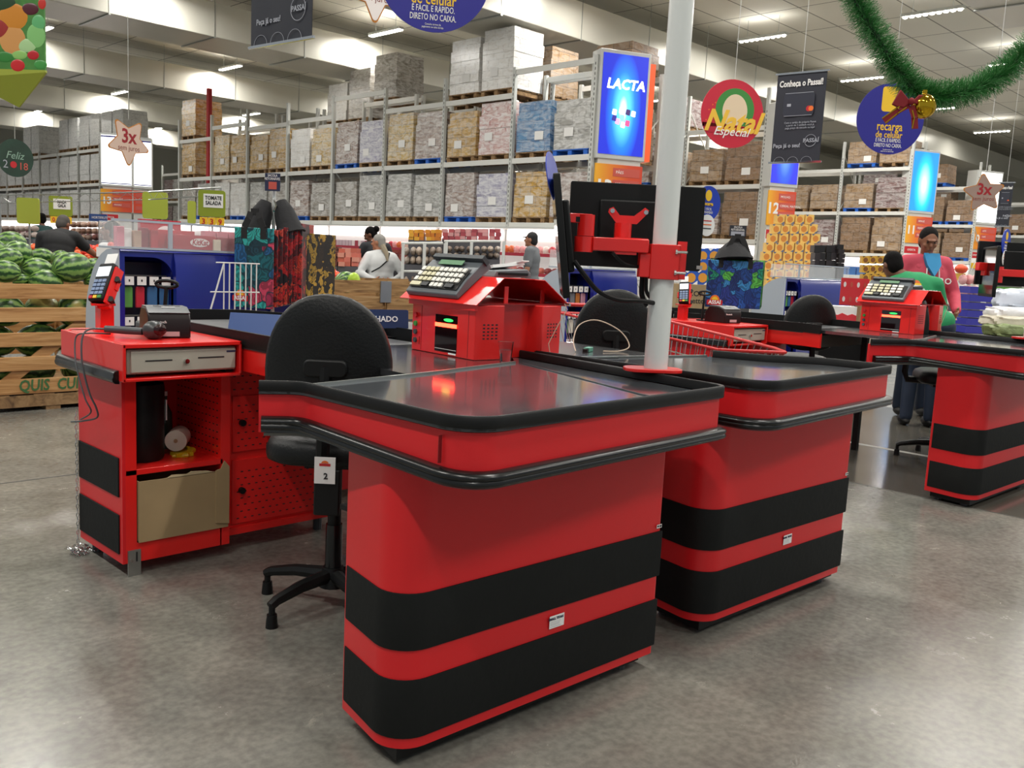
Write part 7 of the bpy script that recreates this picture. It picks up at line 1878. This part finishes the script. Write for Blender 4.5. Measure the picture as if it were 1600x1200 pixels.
# pink hoodie man, faces the camera, looks down to his left
L1 = base(1436, 500, 0, 8.35)
PK_ = mat('pink_hoodie', 'c9495c', .8, bump=.3, bscale=12)
r, T, HM, V = person(L1, azto(L1, PI+R(28)), 'man in a pink hoodie with white lettering looking down, behind the cashier in green', 'mid', HSG, PK_, JEAN,
    dict(look=(.15, .90, -.36), head=(.02, .05, 1.605), elR=(.30, .0, 1.13), elL=(-.30, .0, 1.13), wrR=(.20, .26, 1.0), wrL=(-.20, .25, 1.0), bulk=1.17), 'long', H=1.0)
MB(T).add([(-.075, .098, 1.497), (.075, .098, 1.497), (.065, .165, 1.39), (0, .188, 1.29), (-.065, .165, 1.39), (-.055, .05, 1.435), (.055, .05, 1.435), (.048, .08, 1.36), (0, .09, 1.27), (-.048, .08, 1.36)], [(0, 4, 3, 2, 1), (5, 6, 7, 8, 9), (0, 1, 6, 5), (1, 2, 7, 6), (2, 3, 8, 7), (3, 4, 9, 8), (4, 0, 5, 9)]).build('blue_tshirt', mat('tshirt_blue', '2a86b8', .7), r)
hd = MB(T)
caps(hd, [(-.10, .085, 1.36, .030), (-.12, .0, 1.44, .04), (-.06, -.10, 1.43, .05), (.06, -.10, 1.43, .05), (.12, .0, 1.44, .04), (.10, .085, 1.36, .030)])
o = hd.build('hood', PK_, r); remesh(o, .012, 3)
for q in (-1, 1): MB(T).tube([(q*.055, .145, 1.36), (q*.06, .16, 1.27), (q*.06, .155, 1.2)], .006, 6).build('drawstring', PAPER, r)
text('lettering', 'AERO', .075, T @ frame((-.05, .197, 1.25), (-1, .25, 0), (0, -.12, 1)), PAPER, r, bold=.02)
# cashier in green, back to the camera, leaning to the left
L2 = base(1426, 500, 0, 7.75)
r, T, HM, V = person(L2, azto(L2, R(12)), 'cashier in a green T-shirt seen from behind, bending over beside the hoodie man', 'dark', HB, mat('tshirt_green', '1f8a55', .75, bump=.3, bscale=10), JEAN,
    dict(hip=(.16, -.05, .90), waist=(.10, .0, 1.02), chest=(.0, .06, 1.19), neck=(-.10, .12, 1.33), head=(-.18, .20, 1.415), look=(-.35, .85, -.4), shR=(.16, .03, 1.26), shL=(-.17, .10, 1.25), elR=(.26, .10, 1.0), elL=(-.27, .22, 1.05), wrR=(.20, .30, .93), wrL=(-.15, .40, 1.0), bulk=1.08,
         knR=(.22, .0, .5), knL=(.04, .02, .5), anR=(.23, 0, .09), anL=(.03, 0, .09)), 'short', H=.965)
FB = T @ frame((.0, -.085, 1.21), (1, -.12, 0), (.0, .25, 1))
text('lettering', 'trabalhamos\npara servir\nvocê melhor', .042, FB @ Matrix.Translation((.05, -.045, .012)), PAPER, r, bold=.02)
MB().prism([(.03*math.cos(PI*i/10), .03*math.sin(PI*i/10)) for i in range(11)], .008, .014, FB @ Matrix.Translation((-.02, .055, 0))).build('sun_logo', ORG, r); MB().prism(rrect(-.04, -.018, .04, .002, .004, 2), .008, .015, FB @ Matrix.Translation((-.02, .055, 0))).build('logo_plate', YEL, r)
# woman in white, back to the camera, hands behind her hips
L3 = base(592, 500, 0, 13.2)
WJ = mat('white_jacket', 'd6d8d8', .7, bump=.6, bscale=9)
r, T, HM, V = person(L3, azto(L3, R(14)), 'grey-haired woman in a white jacket seen from behind with her hands behind her hips', 'tan', HG, WJ, DTR,
    dict(head=(-.03, .05, 1.40), look=(-.75, .55, -.1), neck=(-.01, .02, 1.27), chest=(0, 0, 1.10), waist=(0, -.02, .93), hip=(0, 0, .83), shR=(.165, 0, 1.19), shL=(-.165, 0, 1.19), elR=(.34, -.08, .96), elL=(-.34, -.08, .96), wrR=(.13, -.18, .86), wrL=(-.13, -.18, .86), hdR=(-1, 0, 0), hdL=(1, 0, .0), knR=(.1, .02, .45), knL=(-.1, .02, .45), bulk=1.22), 'long')
MB(T).tube([(-.17, -.17, .98), (-.05, -.17, 1.05), (.06, -.155, 1.15), (.11, -.06, 1.26)], .011, 6).build('bag_strap', BLK, r)
MB(T).tube([(.0, -.07, 1.36), (.05, -.13, 1.25), (.06, -.16, 1.14)], [.045, .035, .012], 8).build('ponytail', mat('hair_blond_grey', '9c907a', .6), r)
# dark haired person behind her
L4 = base(585, 500, 0, 13.9)
r, T, HM, V = person(L4, azto(L4, R(20)), 'dark-haired person in a dark shirt partly hidden behind the woman in white', 'dark', HB, mat('shirt_charcoal', '26272c', .8), DTR,
    dict(head=(-.05, .14, 1.515), look=(-.75, .5, -.5), neck=(0, .08, 1.40), elL=(-.30, .10, 1.08), wrL=(-.26, .28, .95), bulk=1.05, chest=(0, .03, 1.24), shL=(-.17, .04, 1.34), shR=(.17, .02, 1.34)), 'short', hairk='bun')
# man with cap
L5 = base(826, 500, 0, 14.2)
r, T, HM, V = person(L5, azto(L5, R(75)), 'man in a black cap and grey T-shirt standing behind the edge-on monitor', 'tan', mat('black_cap', '17171a', .7), mat('tshirt_grey', '6c7074', .8), JEAN, dict(elR=(.22, .0, 1.12), bulk=1.0, head=(0, .03, 1.57)), 'short', hairk='cap')
# man in black, bending over the tomatoes, seen from behind
L6 = base(92, 500, 0, 12.2)
r, T, HM, V = person(L6, azto(L6, R(-12)), 'man in a black polo shirt seen from behind reaching over the tomatoes', 'mid', mat('hair_cropped_grey', '4a4440', .7), mat('polo_black', '151517', .7), DTR,
    dict(head=(.03, .22, 1.42), look=(.35, .8, -.5), neck=(.02, .14, 1.33), chest=(0, .06, 1.17), waist=(0, .0, 1.0), hip=(0, -.05, .9), shR=(.19, .10, 1.26), shL=(-.19, .05, 1.24), elR=(.33, .24, 1.10), wrR=(.46, .40, .98), elL=(-.24, .08, .98), wrL=(-.2, .2, .8), bulk=1.22), 'short', hairk='short')
o = MB(T).tube([(-.06, .09, 1.33), (0, .065, 1.345), (.07, .10, 1.34)], .012, 6).build('collar', BLK, r)
MB(T).box(-.02, -.01, 1.27, .02, .0, 1.285).build('collar_logo', YEL, r)
# grey shirt person behind the display
L7 = base(178, 500, 0, 10.6)
person(L7, azto(L7, R(60)), 'short-haired person in a dark grey shirt left of the left blue display', 'mid', HB, mat('shirt_grey', '54595c', .8), DTR, dict(head=(0, .03, 1.34), neck=(0, 0, 1.21), chest=(0, 0, 1.04), waist=(0, 0, .9), hip=(0, 0, .8), shR=(.17, 0, 1.14), shL=(-.17, 0, 1.14), elR=(.23, 0, .9), elL=(-.23, 0, .9), wrR=(.22, .12, .75), wrL=(-.22, .12, .75), knR=(.1, 0, .42), knL=(-.1, 0, .42)), 'short')
# little head far behind the man in black
L8 = base(69, 500, 0, 19)
person(L8, azto(L8, R(40)), 'distant dark-haired shopper left of the man in black', 'dark', HB, mat('shirt_teal', '2a4a4a', .8), DTR, dict(), 'short', vx=.02)
